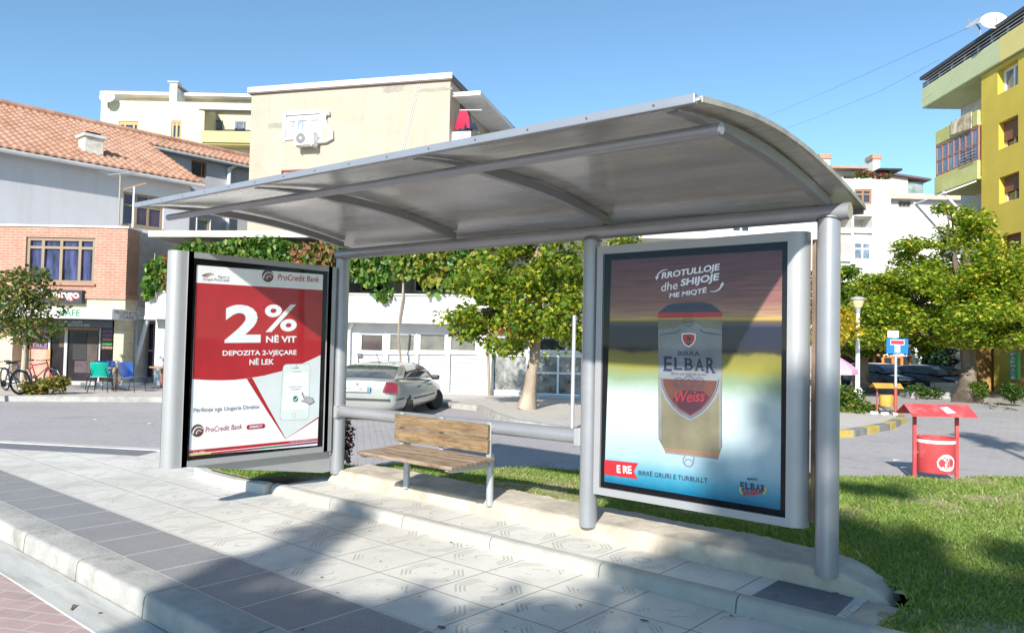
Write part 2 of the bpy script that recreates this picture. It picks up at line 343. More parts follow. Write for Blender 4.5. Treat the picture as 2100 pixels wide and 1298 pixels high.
# step in front of the shelter, upper slabs, black end tile, rough concrete plinth
struct(MB().prism([(-5.12, -.46), (.245, -.46), (.235, .08), (-5.12, .08)], -.1, .08).build('upper_pavement', M_slab))
b = MB(); xs = [-5.17, -4.2, -3.22, -2.25, -1.28, -.33, .62, 1.6]
for x0, x1 in zip(xs[:-1], xs[1:]): b.prism(kerb_prof(-.56, -.455, -.1, .092, .045), x0+.004, x1-.004, axis='x')
struct(b.build('step_kerb', mat('step_concrete', (.38, .37, .335), .85, 0, .14, 2.5, .5, 60, dirt=(.23, .21, .18), dirt_amt=.6), smooth=35))
struct(MB().prism([(-.285, -.452), (.19, -.452), (.17, -.04), (-.285, -.02)], .05, .085).build('black_tile', mat('black_granite', (.11, .11, .135), .5, 0, .2, 120, .2, 120, dirt=(.3, .28, .26), dirt_scale=5, dirt_amt=.4)))
M_plinth = mat('rough_plinth_concrete', (.47, .41, .33), .95, 0, .22, 3, .45, 90, dirt=(.22, .185, .14), dirt_scale=2.5, dirt_amt=.6, bdist=.02)
def plinth():
    x0, x1, nx, ny = -5.0, .36, 260, 26; V = []; F = []
    prof = []
    for j in range(ny+1):
        t = j/ny
        if t < .35: q = t/.35; prof.append((-.012+.022*q+(.022*max(0, q-.8)/.2), .06 + .145*min(1, q*1.08)))
        else: q = (t-.35)/.65; prof.append((.038+.36*q, .205+.03*q))
    for i in range(nx+1):
        x = x0 + (x1-x0)*i/nx; e = min(1, (x-x0)/.16, (x1-x)/.3); e = max(e, 0)**.5; wv = 1 - .45*max(0, (x+.6)/1.0) if x > -.6 else 1
        for y, z in prof:
            k = mnoise.noise(Vector((x*3, y*3, 1.3)))*.008 + mnoise.noise(Vector((x*16, y*16, z*16)))*.007 + mnoise.noise(Vector((x*45, y*45, z*45)))*.004
            yy = (y*wv if y > .05 else y) + k*(.7 if y < .1 else .8); V.append((x + (mnoise.noise(Vector((y*9, z*9, x)))*.03 if i in (0, nx) else 0), yy, .05 + (z + k - .05)*e))
    for i in range(nx):
        for j in range(ny): a = i*(ny+1)+j; F.append((a, a+ny+1, a+ny+2, a+1))
    o = MB().add(V, F).build('concrete_plinth', M_plinth, smooth=60, recalc=False); return struct(o)
plinth()
P = [(.185, -.46), (.36, -.49), (.47, -.36), (.56, -.20), (.52, -.02), (.40, .06), (.18, .02)]
V = [(.36, -.2, .092)]; F = []
for r in (.5, 1.0):
    for x, y in P: V.append((.36+(x-.36)*r+.012*mnoise.noise(Vector((x*30, y*30, r))), -.2+(y+.2)*r, .088-.035*(r > .9)+.012*mnoise.noise(Vector((x*20, y*20, r)))))
n = len(P); F = [(0, 1+i, 1+(i+1) % n) for i in range(n)] + [(1+i, 1+n+i, 1+n+(i+1) % n, 1+(i+1) % n) for i in range(n)]
struct(MB().add(V, F).build('rubble_patch', M_plinth, smooth=60, recalc=False))
# kerb of the grass island (left end)
struct(ribbon([(-5.16, -.62), (-5.6, -.70), (-6.2, -.70), (-6.55, -.62), (-6.78, -.42), (-6.9, -.1), (-7.0, .35)], 0, -.13, -.1, .10).build('island_kerb', M_wkerb, bevel=.02))

# lawn: earth sheet plus blades
LAWN = [(-6.95, .2), (-6.7, -.4), (-6.2, -.6), (-5.45, -.6), (-5.35, -.2), (-5.0, .3), (.2, .22), (.40, .12), (.46, -.05), (.40, -.50), (.62, -.85), (1.1, -1.6), (9, -1.6), (9, 16.0), (3.0, 9.55), (.2, 6.22), (-1.25, 4.67), (-3.7, 2.62), (-4.6, 2.02), (-5.75, .92), (-6.6, .7)]
def lawn_z(x, y):
    ed = min(((x-a)**2+(y-b_)**2)**.5 for a, b_ in [(-4.6, 2.1), (-3.7, 2.7), (-2.5, 3.7), (-1.25, 4.75), (-.5, 5.5), (.2, 6.3), (1.2, 7.4), (2, 8.4), (3, 9.6), (-5.75, 1.0)])
    z = .155 - .085*max(0, 1-ed/1.6)
    if x > .3 and y < 0: z -= .07*min(1, max(0, (-y)/.5))
    return z + .02*mnoise.noise(Vector((x*.8, y*.8, 0)))
def inside(x, y, P):
    c = np.zeros(len(x), bool); n = len(P); j = n-1
    for i in range(n):
        xi, yi = P[i]; xj, yj = P[j]
        c ^= ((yi > y) != (yj > y)) & (x < (xj-xi)*(y-yi)/(yj-yi+1e-12)+xi); j = i
    return c
M_earth = mat('lawn_soil', (.29, .27, .13), .95, 0, .4, 9, .8, 30, dirt=(.42, .36, .24), dirt_scale=1.6, dirt_amt=.8)
def lawn():
    g = .14; xs = np.arange(-7.2, 9.2, g); ys = np.arange(-1.9, 16.2, g); V = []; F = []; idx = {}
    X, Y = np.meshgrid(xs, ys, indexing='ij'); ins = inside((X+g/2).ravel(), (Y+g/2).ravel(), LAWN).reshape(X.shape)
    for i in range(len(xs)-1):
        for j in range(len(ys)-1):
            if not ins[i, j]: continue
            q = []
            for a, c_ in ((i, j), (i+1, j), (i+1, j+1), (i, j+1)):
                if (a, c_) not in idx: idx[(a, c_)] = len(V); V.append((xs[a], ys[c_], lawn_z(xs[a], ys[c_])-.03))
                q.append(idx[(a, c_)])
            F.append(tuple(q))
    struct(MB().add(V, F).build('lawn', M_earth, smooth=60, recalc=False))
    rng = np.random.default_rng(3); N = 800000
    # denser towards the camera
    d = .9 + 13*rng.random(N)**1.25; a = R(130.5) - R(36) * (2*rng.random(N)-1)
    x = CAM[0] + d*np.cos(a); y = CAM[1] + d*np.sin(a); k = inside(x, y, LAWN); x, y, d = x[k], y[k], d[k]
    bare = np.array([mnoise.noise(Vector((p*.9, q*.9, 7.7))) + .5*mnoise.noise(Vector((p*2.7, q*2.7, 3.1))) for p, q in zip(x, y)])
    dry = np.clip((x-.2)/1.6, 0, 1)*.55                              # the right-hand part is worn
    k = rng.random(len(x)) > np.clip((bare-.08+dry*.35)*2.4, 0, .88)
    x, y, d, bare, dry = x[k], y[k], d[k], bare[k], dry[k]; n = len(x)
    z = np.array([lawn_z(p, q) for p, q in zip(x, y)]) - .035
    h = (.014+.032*rng.random(n)**1.5)*(1-.35*np.clip(bare+dry*.6, 0, 1)) * (1+.5*(rng.random(n) > .97)); wd = (.0012+.0013*rng.random(n))*(1+d*.20)
    th = rng.random(n)*2*np.pi; lean = .25+1.1*rng.random(n)
    lx, ly = np.cos(th)*lean*h, np.sin(th)*lean*h; ph = rng.random(n)*2*np.pi; sx, sy = np.cos(ph)*wd, np.sin(ph)*wd
    V = np.zeros((n, 5, 3)); V[:, 0] = np.stack([x-sx, y-sy, z], 1); V[:, 1] = np.stack([x+sx, y+sy, z], 1)
    V[:, 2] = np.stack([x+lx*.4+sx*.8, y+ly*.4+sy*.8, z+h*.62], 1); V[:, 3] = np.stack([x+lx*.4-sx*.8, y+ly*.4-sy*.8, z+h*.62], 1); V[:, 4] = np.stack([x+lx, y+ly, z+h], 1)
    base = np.arange(n)[:, None]*5
    F = np.concatenate([base+np.array([[0, 1, 2]]), base+np.array([[0, 2, 3]]), base+np.array([[3, 2, 4]])], 0)
    g1 = np.array([.10, .20, .035]); g2 = np.array([.28, .37, .08]); g3 = np.array([.46, .41, .20])
    t = rng.random((n, 1)); c = g1*(1-t)+g2*t; dr = (rng.random(n) < .07+np.clip(bare, 0, .5)*.7+dry*.30)[:, None]; c = np.where(dr, g3*(.6+.5*rng.random((n, 1))), c)
    big_mesh('grass', V.reshape(-1, 3), F, np.repeat(c, 5, 0), leaf_mat('grass_blades', .3, .5))['kind'] = 'stuff'
lawn()

# pavement of the far side (cafe, garages, island with the lamp): one raised sheet with a kerb
FAR = [(-60, -30), (-24, -3.6), (-19.9, 1.35), (-17.6, 4.25), (-14.8, 7.4), (-12.9, 9.0), (-11.2, 9.0), (-9.4, 7.7), (-8.4, 7.1), (-6.8, 6.75), (-4.9, 7.9), (-3.6, 9.6), (-3.15, 10.8), (-3.02, 12.8), (-3.2, 14.8), (-3.75, 16.6), (-5.5, 20), (-9, 26)]
struct(MB().prism([(p[0], p[1]) for p in FAR] + [(-14, 38), (-60, 60)], RZ-.05, -.004).build('far_pavement', M_walk))
struct(ribbon(FAR[:10], .06, -.1, RZ-.05, .002).build('far_kerb', M_kerb, bevel=.01))
M_yel = mat('yellow_kerb_paint', (.48, .36, .08), .7, 0, .15, 6, .3, 60, dirt=(.3, .28, .25), dirt_scale=4, dirt_amt=.7); M_blk = mat('worn_black_kerb_paint', (.20, .20, .195), .8, 0, .25, 5, .3, 60, dirt=(.35, .33, .3), dirt_scale=4, dirt_amt=.6)
b = MB(); path = FAR[9:17]; pts = []
for i in range(len(path)-1):
    a, c_ = Vector(path[i]), Vector(path[i+1]); n_ = max(1, round((c_-a).length/.62))
    pts += [tuple(a.lerp(c_, k/n_)) for k in range(n_)]
pts.append(path[-1])
for i in range(len(pts)-1):
    q = ribbon(pts[i:i+2], .075, -.13, RZ-.05, .004); b.add(q.v, q.f, i % 2)
struct(b.build('striped_kerb', [M_yel, M_blk], bevel=.012))
# far right pavement in front of the parked cars and the pharmacy
rb = [cw(12.0, 34.5), cw(14.2, 31.2), cw(16.5, 27.2), cw(17.5, 22.5), cw(19, 14), cw(60, 10), cw(60, 70), cw(14, 70), cw(9.5, 44)]
struct(MB().prism(rb, RZ-.05, -.01).build('right_pavement', mat('earthy_pavement', (.30, .28, .25), .9, 0, .2, 2, .5, 30, dirt=(.17, .14, .1), dirt_amt=.8)))
# ------------------------------------------------------------------ bus shelter
M_alu = mat('silver_paint', (.31, .32, .34), .36, .4, .07, 4, .05, 200, dirt=(.33, .32, .31), dirt_scale=3, dirt_amt=.25)
M_alu2 = mat('silver_panel_paint', (.36, .365, .37), .42, .3, .05, 3, 0, dirt=(.4, .39, .38), dirt_scale=2, dirt_amt=.2)
M_trim = mat('light_trim', (.30, .32, .35), .35, .4, .05, 4)
def roof_mat():
    m, nt, p = new_mat('weathered_roof_sheet'); v = coords(nt, (.7, 9, 1)); v2 = coords(nt)
    n1 = noise(nt, v, 3, 8, .7); n2 = noise(nt, coords(nt, (.6, 2.2, 1)), 1.5, 6, .6); n3 = noise(nt, coords(nt, (2, 70, 1)), 1.5, 3)
    c = mixc(nt, ramp(nt, n1, [(.3, (0,)*3), (.72, (1,)*3)]), (.58, .56, .53), (.72, .70, .67)); c = mixc(nt, ramp(nt, n2, [(.52, (0,)*3), (.74, (.6,)*3)]), c, (.34, .31, .26))
    c = mixc(nt, ramp(nt, n3, [(.63, (0,)*3), (.69, (.3,)*3)]), c, (.15, .135, .12))
    nt.links.new(c, p.inputs['Base Color']); p.inputs['Metallic'].default_value = .6; nt.links.new(ramp(nt, n1, [(.3, (.16,)*3), (.8, (.32,)*3)]), p.inputs['Roughness'])
    bump(nt, p, n1, .04, .02)
    t = nt.nodes.new('ShaderNodeBsdfTranslucent'); nt.links.new(mixc(nt, 1.0, c, (1.0, .97, .90), 'MULTIPLY'), t.inputs[0]); mx = nt.nodes.new('ShaderNodeMixShader'); out = nt.nodes['Material Output']   # fibreglass sheet: some sun glows through
    nb = noise(nt, coords(nt, (.5, 1.6, 1)), 1.9, 3, .5); nt.links.new(ramp(nt, nb, [(.38, (.05,)*3), (.62, (.22,)*3)]), mx.inputs[0])
    nt.links.new(p.outputs[0], mx.inputs[1]); nt.links.new(t.outputs[0], mx.inputs[2]); nt.links.new(mx.outputs[0], out.inputs[0]); return m
M_roofsheet = roof_mat()
M_grime = mat('grimy_trim', (.36, .35, .31), .6, .2, .25, 6, dirt=(.12, .11, .08), dirt_scale=5, dirt_amt=.8)
sh = thing('bus_shelter', 'silver tube bus shelter with a curved roof and two lit poster panels', 'bus shelter', (0, 0, 0))
def bz(x): return -.006*x - .0                                  # the long tubes rise slightly to the left
def prof_top(t):                                                # roof arch: y from the front edge to the back, z
    Y = [-1.99, -1.7, -1.35, -1.0, -.65, -.3, .0, .2, .27]; Z = [2.535, 2.575, 2.605, 2.602, 2.575, 2.528, 2.475, 2.435, 2.42]
    y = Y[0] + (Y[-1]-Y[0])*t; return y, float(np.interp(y, Y, Z))
def sm(y):
    ys = np.linspace(-1.99, .27, 25); z = np.array([prof_top((q+1.99)/2.26)[1] for q in ys]); z2 = np.convolve(np.pad(z, 2, mode='reflect', reflect_type='odd'), np.ones(5)/5, 'valid')
    return float(np.interp(y, ys, z2))
lift = lambda x: -.0155*(x-.1)
for x, top, y in ((0.0, 2.345, 0.0), (-1.75, 2.335, 0.0), (-4.87, 2.375, .03)):
    b = MB().tube([(x, y, .17), (x, y, top)], .068, 28, cap=True)
    b.build('post', M_alu, sh, smooth=40)
MB().tube([(-4.91, 0, 2.40), (.125, 0, 2.372)], .052, 24).build('rear_beam', M_alu, sh, smooth=40)
MB().tube([(-5.07, -1.70, 2.562), (.10, -1.71, 2.488)], .027, 20).build('front_tube', M_alu, sh, smooth=40)
for x in (-4.9, -3.28, -1.63, -.02):
    b = MB(); n = 26; ys = [(-1.93 + (1.97)*i/n) for i in range(n+1)]; hw = .026; V = []; F = []
    for y in ys:
        zt = sm(y) + lift(x) - .012; dep = .008 + .05*min(1, max(0, (y+1.85)/.6))
        for dx, dz in ((-hw, 0), (hw, 0), (hw, -dep), (-hw, -dep)): V.append((x+dx, y, zt+dz))
    for i in range(n):
        for j in range(4): F.append((i*4+j, i*4+(j+1) % 4, i*4+4+(j+1) % 4, i*4+4+j))
    F += [(0, 1, 2, 3), (n*4+3, n*4+2, n*4+1, n*4)]
    b.add(V, F).build('arch_rib', M_alu, sh, smooth=40)
V = []; F = []; n = 40; m_ = 24; x0, x1 = -5.05, .135
for i in range(m_+1):
    x = x0 + (x1-x0)*i/m_
    for j in range(n+1):
        y = -1.985 + 2.25*j/n; wv = .005*math.sin(x*5.3+1)*math.sin((y+2)*3) + .004*mnoise.noise(Vector((x*1.4, y*1.4, 0)))
        V.append((x, y, sm(y)+lift(x)+wv))
k = len(V); V += [(a, c_, z+.011) for a, c_, z in V]
for i in range(m_):
    for j in range(n):
        a = i*(n+1)+j; F += [(a, a+1, a+n+2, a+n+1), (k+a, k+a+n+1, k+a+n+2, k+a+1)]
for i in range(m_): a = i*(n+1); F += [(a, a+n+1, k+a+n+1, k+a), (a+n, k+a+n, k+a+2*n+1, a+2*n+1)]
for j in range(n): a = j; c_ = m_*(n+1)+j; F += [(a, k+a, k+a+1, a+1), (c_, c_+1, k+c_+1, k+c_)]
MB().add(V, F).build('roof_sheet', M_roofsheet, sh, smooth=40)
b = MB(); zf = sm(-1.99); b.add(*(lambda q: (q.v, q.f))(MB().box(-5.06, .12, -2.005, -1.975, -.012, .03))); b.v = [(x, y, z+zf+lift(x)) for x, y, z in b.v]
b.build('front_trim', M_trim, sh, bevel=.004)
for x in (-5.052, .132):
    b = MB()
    for i in range(24):
        y0, y1 = -1.97+2.24*i/24, -1.97+2.24*(i+1)/24
        b.add([(x-.008, y0, sm(y0)+lift(x)-.006), (x+.008, y0, sm(y0)+lift(x)-.006), (x+.008, y1, sm(y1)+lift(x)-.006), (x-.008, y1, sm(y1)+lift(x)-.006),
               (x-.008, y0, sm(y0)+lift(x)+.02), (x+.008, y0, sm(y0)+lift(x)+.02), (x+.008, y1, sm(y1)+lift(x)+.02), (x-.008, y1, sm(y1)+lift(x)+.02)],
              [(0, 1, 2, 3), (4, 7, 6, 5), (0, 4, 5, 1), (1, 5, 6, 2), (2, 6, 7, 3), (3, 7, 4, 0)])
    b.build('side_trim', M_grime, sh)
MB().box(-5.04, .12, .262, .29, sm(.26)-.03, sm(.26)+.012).build('rear_trim', mat('dark_trim', (.14, .14, .13), .6, .1, .3, 5), sh)
b = MB()
for i in range(22): x = -4.9+.235*i; b.lathe([(0, 0), (.009, 0), (.007, .006), (0, .008)], 8, (x, -2.0, 0)); 
# rail between the two left posts, with its collars
MB().tube([(-4.80, 0, .805), (-1.82, 0, .833)], .057, 24).build('rail', M_alu, sh, smooth=40)
MB().box(-4.84, -4.79, -.062, .062, .74, .865).build('rail_bracket', M_alu2, sh, bevel=.008)
MB().box(-1.85, -1.79, -.07, .07, .765, .90).build('rail_bracket', M_alu2, sh, bevel=.008)
# triangular bracket plate under the left panel
MB().prism([(-1.62, .412), (-.05, .43), (-.02, .19), (-.12, .185), (-1.1, .33)], -4.935, -4.905, axis='x').build('bracket_plate', M_alu2, sh, bevel=.004)

# ---- poster panels: local frame u right, w out of the wall (towards the viewer), v up
def panel_frame(par, W_, zl, zh, ul, ur, round_left, round_right):
    """body of the display case, rounded at its free edge; u from ul to ur, opening 0..W_, front face at w=0, depth to -.2"""
    r = .085; P = []
    def arc(cx, cy, a0, a1, n=7): return [(cx + r*math.cos(R(a0+(a1-a0)*i/n)), cy + r*math.sin(R(a0+(a1-a0)*i/n))) for i in range(n+1)]
    dp = .15
    def left():   # going from the back to the front along the left edge
        if round_left: return [(ul+.045, -dp), (ul, -dp+.05)] + [(ul, -r-.02)] + [(x, y) for x, y in arc(ul+r, -r, 180, 90)]
        return [(ul, -dp), (ul, 0)]
    def right():
        if round_right: return [(x, y) for x, y in arc(ur-r, -r, 90, 0)] + [(ur, -dp+.05), (ur-.045, -dp)]
        return [(ur, 0), (ur, -dp)]
    poly = left() + right(); return poly
def make_panel(par, name, origin, ux, wx, W_, vb, vt, ul, ur, rl, rr, zl, zh):
    """returns the panel (display case) and a mapping fn(u, v, lift)"""
    o = Vector(origin); U = Vector(ux); Wd = Vector(wx)
    def fn(u, v, l=0.0): p = o + U*u + Wd*l; return (p.x, p.y, v)
    poly = panel_frame(par, W_, zl, zh, ul, ur, rl, rr)
    # split: side walls plus front ring so that the poster opening is real
    b = MB(); n = len(poly)
    def P(a, z): q = o + U*a[0] + Wd*a[1]; return (q.x, q.y, z)
    for i in range(n):
        a, c_ = poly[i], poly[(i+1) % n]
        if abs(a[1]) < 1e-6 and abs(c_[1]) < 1e-6:                 # the front face: ring round the opening
            ua, ub = a[0], c_[0]
            for x0, x1, z0, z1 in ((ua, 0, zl, zh), (W_, ub, zl, zh), (0, W_, vt, zh), (0, W_, zl, vb)):
                b.add([P((x0, 0), z0), P((x1, 0), z0), P((x1, 0), z1), P((x0, 0), z1)], [(0, 1, 2, 3)])
            for q in (((0, vb), (W_, vb)), ((W_, vb), (W_, vt)), ((W_, vt), (0, vt)), ((0, vt), (0, vb))):
                (x0, z0), (x1, z1) = q; b.add([P((x0, 0), z0), P((x1, 0), z1), P((x1, -.022), z1), P((x0, -.022), z0)], [(0, 1, 2, 3)])
        else: b.add([P(a, zl), P(c_, zl), P(c_, zh), P(a, zh)], [(0, 1, 2, 3)])
    b.add([P(a, zl) for a in poly], [tuple(range(n))]); b.add([P(a, zh) for a in poly], [tuple(range(n))])
    case = b.build(name, M_alu2, par, smooth=35, weld=True)
    return case, fn
M_blackb = mat('black_poster_border', (.006, .006, .009), .7, 0, .3, 3, spec=.1)
def glass_pane_mat():
    m = bpy.data.materials.new('poster_glass'); m.use_nodes = True; nt = m.node_tree; out = nt.nodes['Material Output']; nt.nodes.remove(nt.nodes['Principled BSDF'])
    t = nt.nodes.new('ShaderNodeBsdfTransparent'); t.inputs[0].default_value = (.985, .99, .99, 1); g = nt.nodes.new('ShaderNodeBsdfGlossy'); g.inputs['Roughness'].default_value = .03
    fr = nt.nodes.new('ShaderNodeLayerWeight'); fr.inputs[0].default_value = .5; fo = MN(nt, 'ADD', .025, MN(nt, 'MULTIPLY', .30, MN(nt, 'POWER', fr.outputs['Facing'], 4.0))); mx = nt.nodes.new('ShaderNodeMixShader')
    nt.links.new(fo, mx.inputs[0]); nt.links.new(t.outputs[0], mx.inputs[1]); nt.links.new(g.outputs[0], mx.inputs[2]); nt.links.new(mx.outputs[0], out.inputs[0]); return m
M_glass = glass_pane_mat()
LF = dict(o=(-4.85, -1.567, 0), U=(0, 1, 0), W=(1, 0, 0))
RF = dict(o=(-1.612, -.065, 0), U=(1, 0, 0), W=(0, -1, 0))
case_l, fl_ = make_panel(sh, 'poster_case', LF['o'], LF['U'], LF['W'], 1.41, .457, 2.21, -.185, 1.50, True, False, .405, 2.262)
case_r, fr_ = make_panel(sh, 'poster_case', RF['o'], RF['U'], RF['W'], 1.382, .485, 2.205, -.052, 1.492, False, True, .432, 2.265)
M_screw = mat('screw_head', (.10, .10, .105), .5, .5)
for i in range(15):
    x = -4.9+.345*i; z = zf+lift(x)+.008; MB().sheet([(x+.006*math.cos(R(45*j)), -2.0062, z+.006*math.sin(R(45*j))) for j in range(8)]).build('screw', M_screw, sh, recalc=False)
for x, y, z in ((0, 0, 2.318), (-1.75, 0, 2.312), (-4.87, .0, 2.345)): MB().tube([(x+.0715*math.cos(R(15*j)), y+.0715*math.sin(R(15*j)), z-.03*math.cos(R(30*j))*0+.018*abs(math.sin(R(15*j)))) for j in range(25)], .0035, 5, cap=False).build('weld_seam', M_screw, sh, recalc=False)
case_l['label'] = 'display case with the red and white bank poster'; case_r['label'] = 'display case with the beer can poster'
# hanging plate of the right case to the right post
MB().box(-.118, -.069, .05, .08, .46, 2.22).build('side_bracket', mat('rusty_bracket', (.20, .14, .10), .8, .1, .4, 5, .3, 50), sh)
# ------------------------------------------------------------------ the two posters (flat printed art behind glass)
def puv(Fr, px, py):
    o = np.array(Fr['o']); n = np.array(Fr['W'], float); d = ray(px, py); p = CAM + d*(((o-CAM) @ n)/(d @ n)) - o
    return float(p @ np.array(Fr['U'], float)), float(p[2])
class Art:
    def __init__(s, Fr, fn): s.F = Fr; s.fn = fn; s.b = MB(); s.mats = []; s.l = -.0185
    def mi(s, m):
        if m not in s.mats: s.mats.append(m)
        return s.mats.index(m)
    def up(s): s.l += .00008; return s.l
    def P(s, pts): return [puv(s.F, *p) for p in pts]
    def poly(s, pts, m, px=True):
        l = s.up(); q = s.P(pts) if px else pts; s.b.add([s.fn(u, v, l) for u, v in q], [tuple(range(len(q)))], s.mi(m)); return s
    def disc(s, c, r, m, a0=0, a1=360, n=28, ry=None):
        u, v = puv(s.F, *c); ry = ry or r; q = [(u+r*math.cos(R(a0+(a1-a0)*i/n)), v+ry*math.sin(R(a0+(a1-a0)*i/n))) for i in range(n + (0 if a1-a0 >= 360 else 1))]
        return s.poly(q, m, False)
    def band(s, pts, w0, w1, m, px=True):
        """a stroke along the points, width going from w0 to w1"""
        l = s.up(); q = [Vector(p) for p in (s.P(pts) if px else pts)]; k = len(q); vs = []
        for i in range(k):
            t = (q[min(i+1, k-1)]-q[max(i-1, 0)]).normalized(); n = Vector((-t.y, t.x)); wd = (w0+(w1-w0)*i/max(1, k-1))/2
            vs += [s.fn(*(q[i]+n*wd), l), s.fn(*(q[i]-n*wd), l)]
        s.b.add(vs, [(2*i, 2*i+1, 2*i+3, 2*i+2) for i in range(k-1)], s.mi(m)); return s
    def arc(s, c, r, a0, a1, w0, w1, m, n=16, ry=None, rot=0):
        u, v = puv(s.F, *c); ry = ry or r
        return s.band([(u+r*math.cos(R(a0+(a1-a0)*i/n)), v+ry*math.sin(R(a0+(a1-a0)*i/n))) for i in range(n+1)], w0, w1, m, False)
    def text(s, T, p0, p1, hpx, m, bold=.0, shear=0):
        """text from picture point p0 (lower left) to p1 (lower right), hpx tall in the picture at p0"""
        l = s.up(); a = Vector(puv(s.F, *p0)); c = Vector(puv(s.F, *p1)); h = puv(s.F, p0[0], p0[1]-hpx)[1]-a.y
        s.b.text(T, a.x, a.y, (c-a).length, h, lambda u, v: s.fn(u, v, l), s.mi(m), math.atan2(c.y-a.y, c.x-a.x), bold, shear); return s
    def build(s, name, par): return s.b.build(name, s.mats, par, recalc=False)
def ink(name, col, var=.04): return mat('ink_'+name, col, .5, 0, var, 5, spec=.3)
K = dict(white=ink('white', (.82, .83, .86)), red=ink('red', (.43, .016, .024), .14), dred=ink('dark_red', (.42, .012, .04)), pale=ink('pale_grey', (.68, .74, .75)), grey=ink('grey', (.20, .21, .24)),
         lgrey=ink('light_grey', (.42, .44, .47)), black=ink('black', (.02, .02, .025)), navy=ink('navy', (.025, .03, .075)), gold=ink('gold', (.55, .42, .08)), green=ink('green', (.02, .19, .10)),
         paper=ink('paper', (.86, .87, .90), .04), violet=ink('violet', (.16, .02, .12)), silver=ink('silver', (.19, .205, .225), .22), olive=ink('can_gold', (.17, .155, .10), .22), brown=ink('brown', (.11, .045, .035), .2),
         copper=ink('copper', (.26, .155, .09), .15), teal=ink('teal_white', (.72, .80, .78)))
for Fr, fn, case, W_, vb, vt in ((LF, fl_, case_l, 1.41, .457, 2.21), (RF, fr_, case_r, 1.382, .485, 2.205)):
    b = MB(); b.add([fn(0, vb, -.0195), fn(W_, vb, -.0195), fn(W_, vt, -.0195), fn(0, vt, -.0195)], [(0, 1, 2, 3)]); b.build('black_border', M_blackb, case, recalc=False)
    b = MB(); b.add([fn(.001, vb+.001, -.006), fn(W_-.001, vb+.001, -.006), fn(W_-.001, vt-.001, -.006), fn(.001, vt-.001, -.006)], [(0, 1, 2, 3)]); b.build('glass_pane', M_glass, case, recalc=False)
# --- left: bank poster
A = Art(LF, fl_)
TL, TR, BR, BL = (405.8, 543.5), (664.9, 563.2), (653.3, 913.3), (389.5, 935)
A.poly([TL, TR, BR, BL], K['paper'])
A.poly([(404.4, 579.5), (664.0, 595), (660, 728), (650, 733), (628, 743), (605, 753), (582, 760.5), (545, 770), (508, 776.5), (484, 779), (460, 780), (428, 779.5), (396.5, 777.5)], K['red'])
A.poly([(520, 775.5), (545, 770.3), (582, 761), (605, 753.5), (628, 743.5), (650, 733.5), (659.8, 728.5), (656, 856), (588, 899)], K['pale'])
A.poly([(508, 776.7), (519.5, 774.6), (554, 838), (588.5, 899.8), (587, 900), (549, 842)], K['red'])
A.band([(588, 900), (620, 879.5), (655.5, 856)], .003, .014, K['dred'])
# phone
def rrect(a, b, c, d, r):
    q = [Vector(puv(LF, *p)) for p in (a, b, c, d)]; out = []
    for i in range(4):
        p, l, n = q[i], q[i-1], q[(i+1) % 4]; d0 = (l-p).normalized()*r; d1 = (n-p).normalized()*r
        for t in (0, .25, .5, .75, 1): out.append(tuple((p+d0)*(1-t)**2 + p*2*t*(1-t) + (p+d1)*t*t))
    return out
A.poly(rrect((582.5, 746.8), (638.8, 745.2), (635.8, 860.3), (575.6, 862.6), .045), K['lgrey'], False)
A.poly(rrect((583.4, 747.8), (638.0, 746.2), (635.0, 859.3), (576.5, 861.6), .043), K['teal'], False)
A.poly([(585.5, 765), (634.5, 763.5), (633, 838), (580.2, 841)], K['paper'])
A.arc((604.8, 852), .021, 0, 360, .004, .004, K['lgrey'])
A.band([(605, 754.6), (615, 754.2)], .009, .009, K['grey']); A.disc((601, 754.9), .006, K['grey']); A.disc((610, 750.2), .006, K['grey'])
A.text('ProCredit Bank', (603, 763.6), (620, 763.2), 2.2, K['red']); A.text('Depozita e hapur', (595, 795.5), (622, 794.2), 3.4, K['grey'], .01); A.text('me sukses', (599, 800), (618, 799.2), 3.2, K['grey'], .01)
A.disc((608.3, 818), .030, K['green']); A.band([(605, 818.2), (607.6, 821.3), (612.4, 814.2)], .009, .009, K['white'])
hand = [(620.2, 806), (622.8, 804.8), (628, 815), (629.5, 812.3), (632.3, 812.7), (633.4, 815), (635.8, 812.8), (638.2, 814), (638.8, 816.4), (641.3, 814.8), (643.6, 816.2), (646.6, 823), (648.4, 824.5), (637.5, 830.6), (629, 825.5), (621, 823.5), (620.5, 820.8), (626.3, 820.8)]
A.poly(hand, K['black']); cx_, cy_ = 633.5, 818.4; A.poly([(cx_+(x-cx_)*.87, cy_+(y-cy_)*.85) for x, y in hand], K['lgrey'])
# lettering
A.text('2', (462.5, 703.2), (536.5, 702.6), 79.5, K['white'], .035, .0)
A.text('%', (545.5, 681), (610.8, 679.5), 57, K['white'], .018, .05)
A.text('N\u00cb VIT', (547.5, 702.6), (610, 702.3), 16.5, K['white'], .03)
A.text('DEPOZITA 2-VJE\u00c7ARE', (458.3, 732.5), (610, 730.2), 13.6, K['white'], .025)
A.text('N\u00cb LEK', (513.3, 748.4), (563.8, 747.2), 14.0, K['white'], .025)
A.text('P\u00ebrfitoje nga Llogaria Direkte', (398.2, 848.5), (533.5, 840.3), 11.5, K['grey'], .008)
A.text('ProCredit Bank', (423, 886.8), (498.6, 879.6), 11.2, K['dred'], .0, .18)
A.text('ProCredit Bank', (571.5, 574.3), (656.5, 578.8), 12.5, K['dred'], .006, .18)
A.text('Pjes\u00eb e', (449, 571.5), (472, 572.3), 6.6, K['grey'], 0, .15); A.text('Grupit ProCredit', (417.8, 576.6), (472.3, 579.4), 7.6, K['grey'], 0, .15)
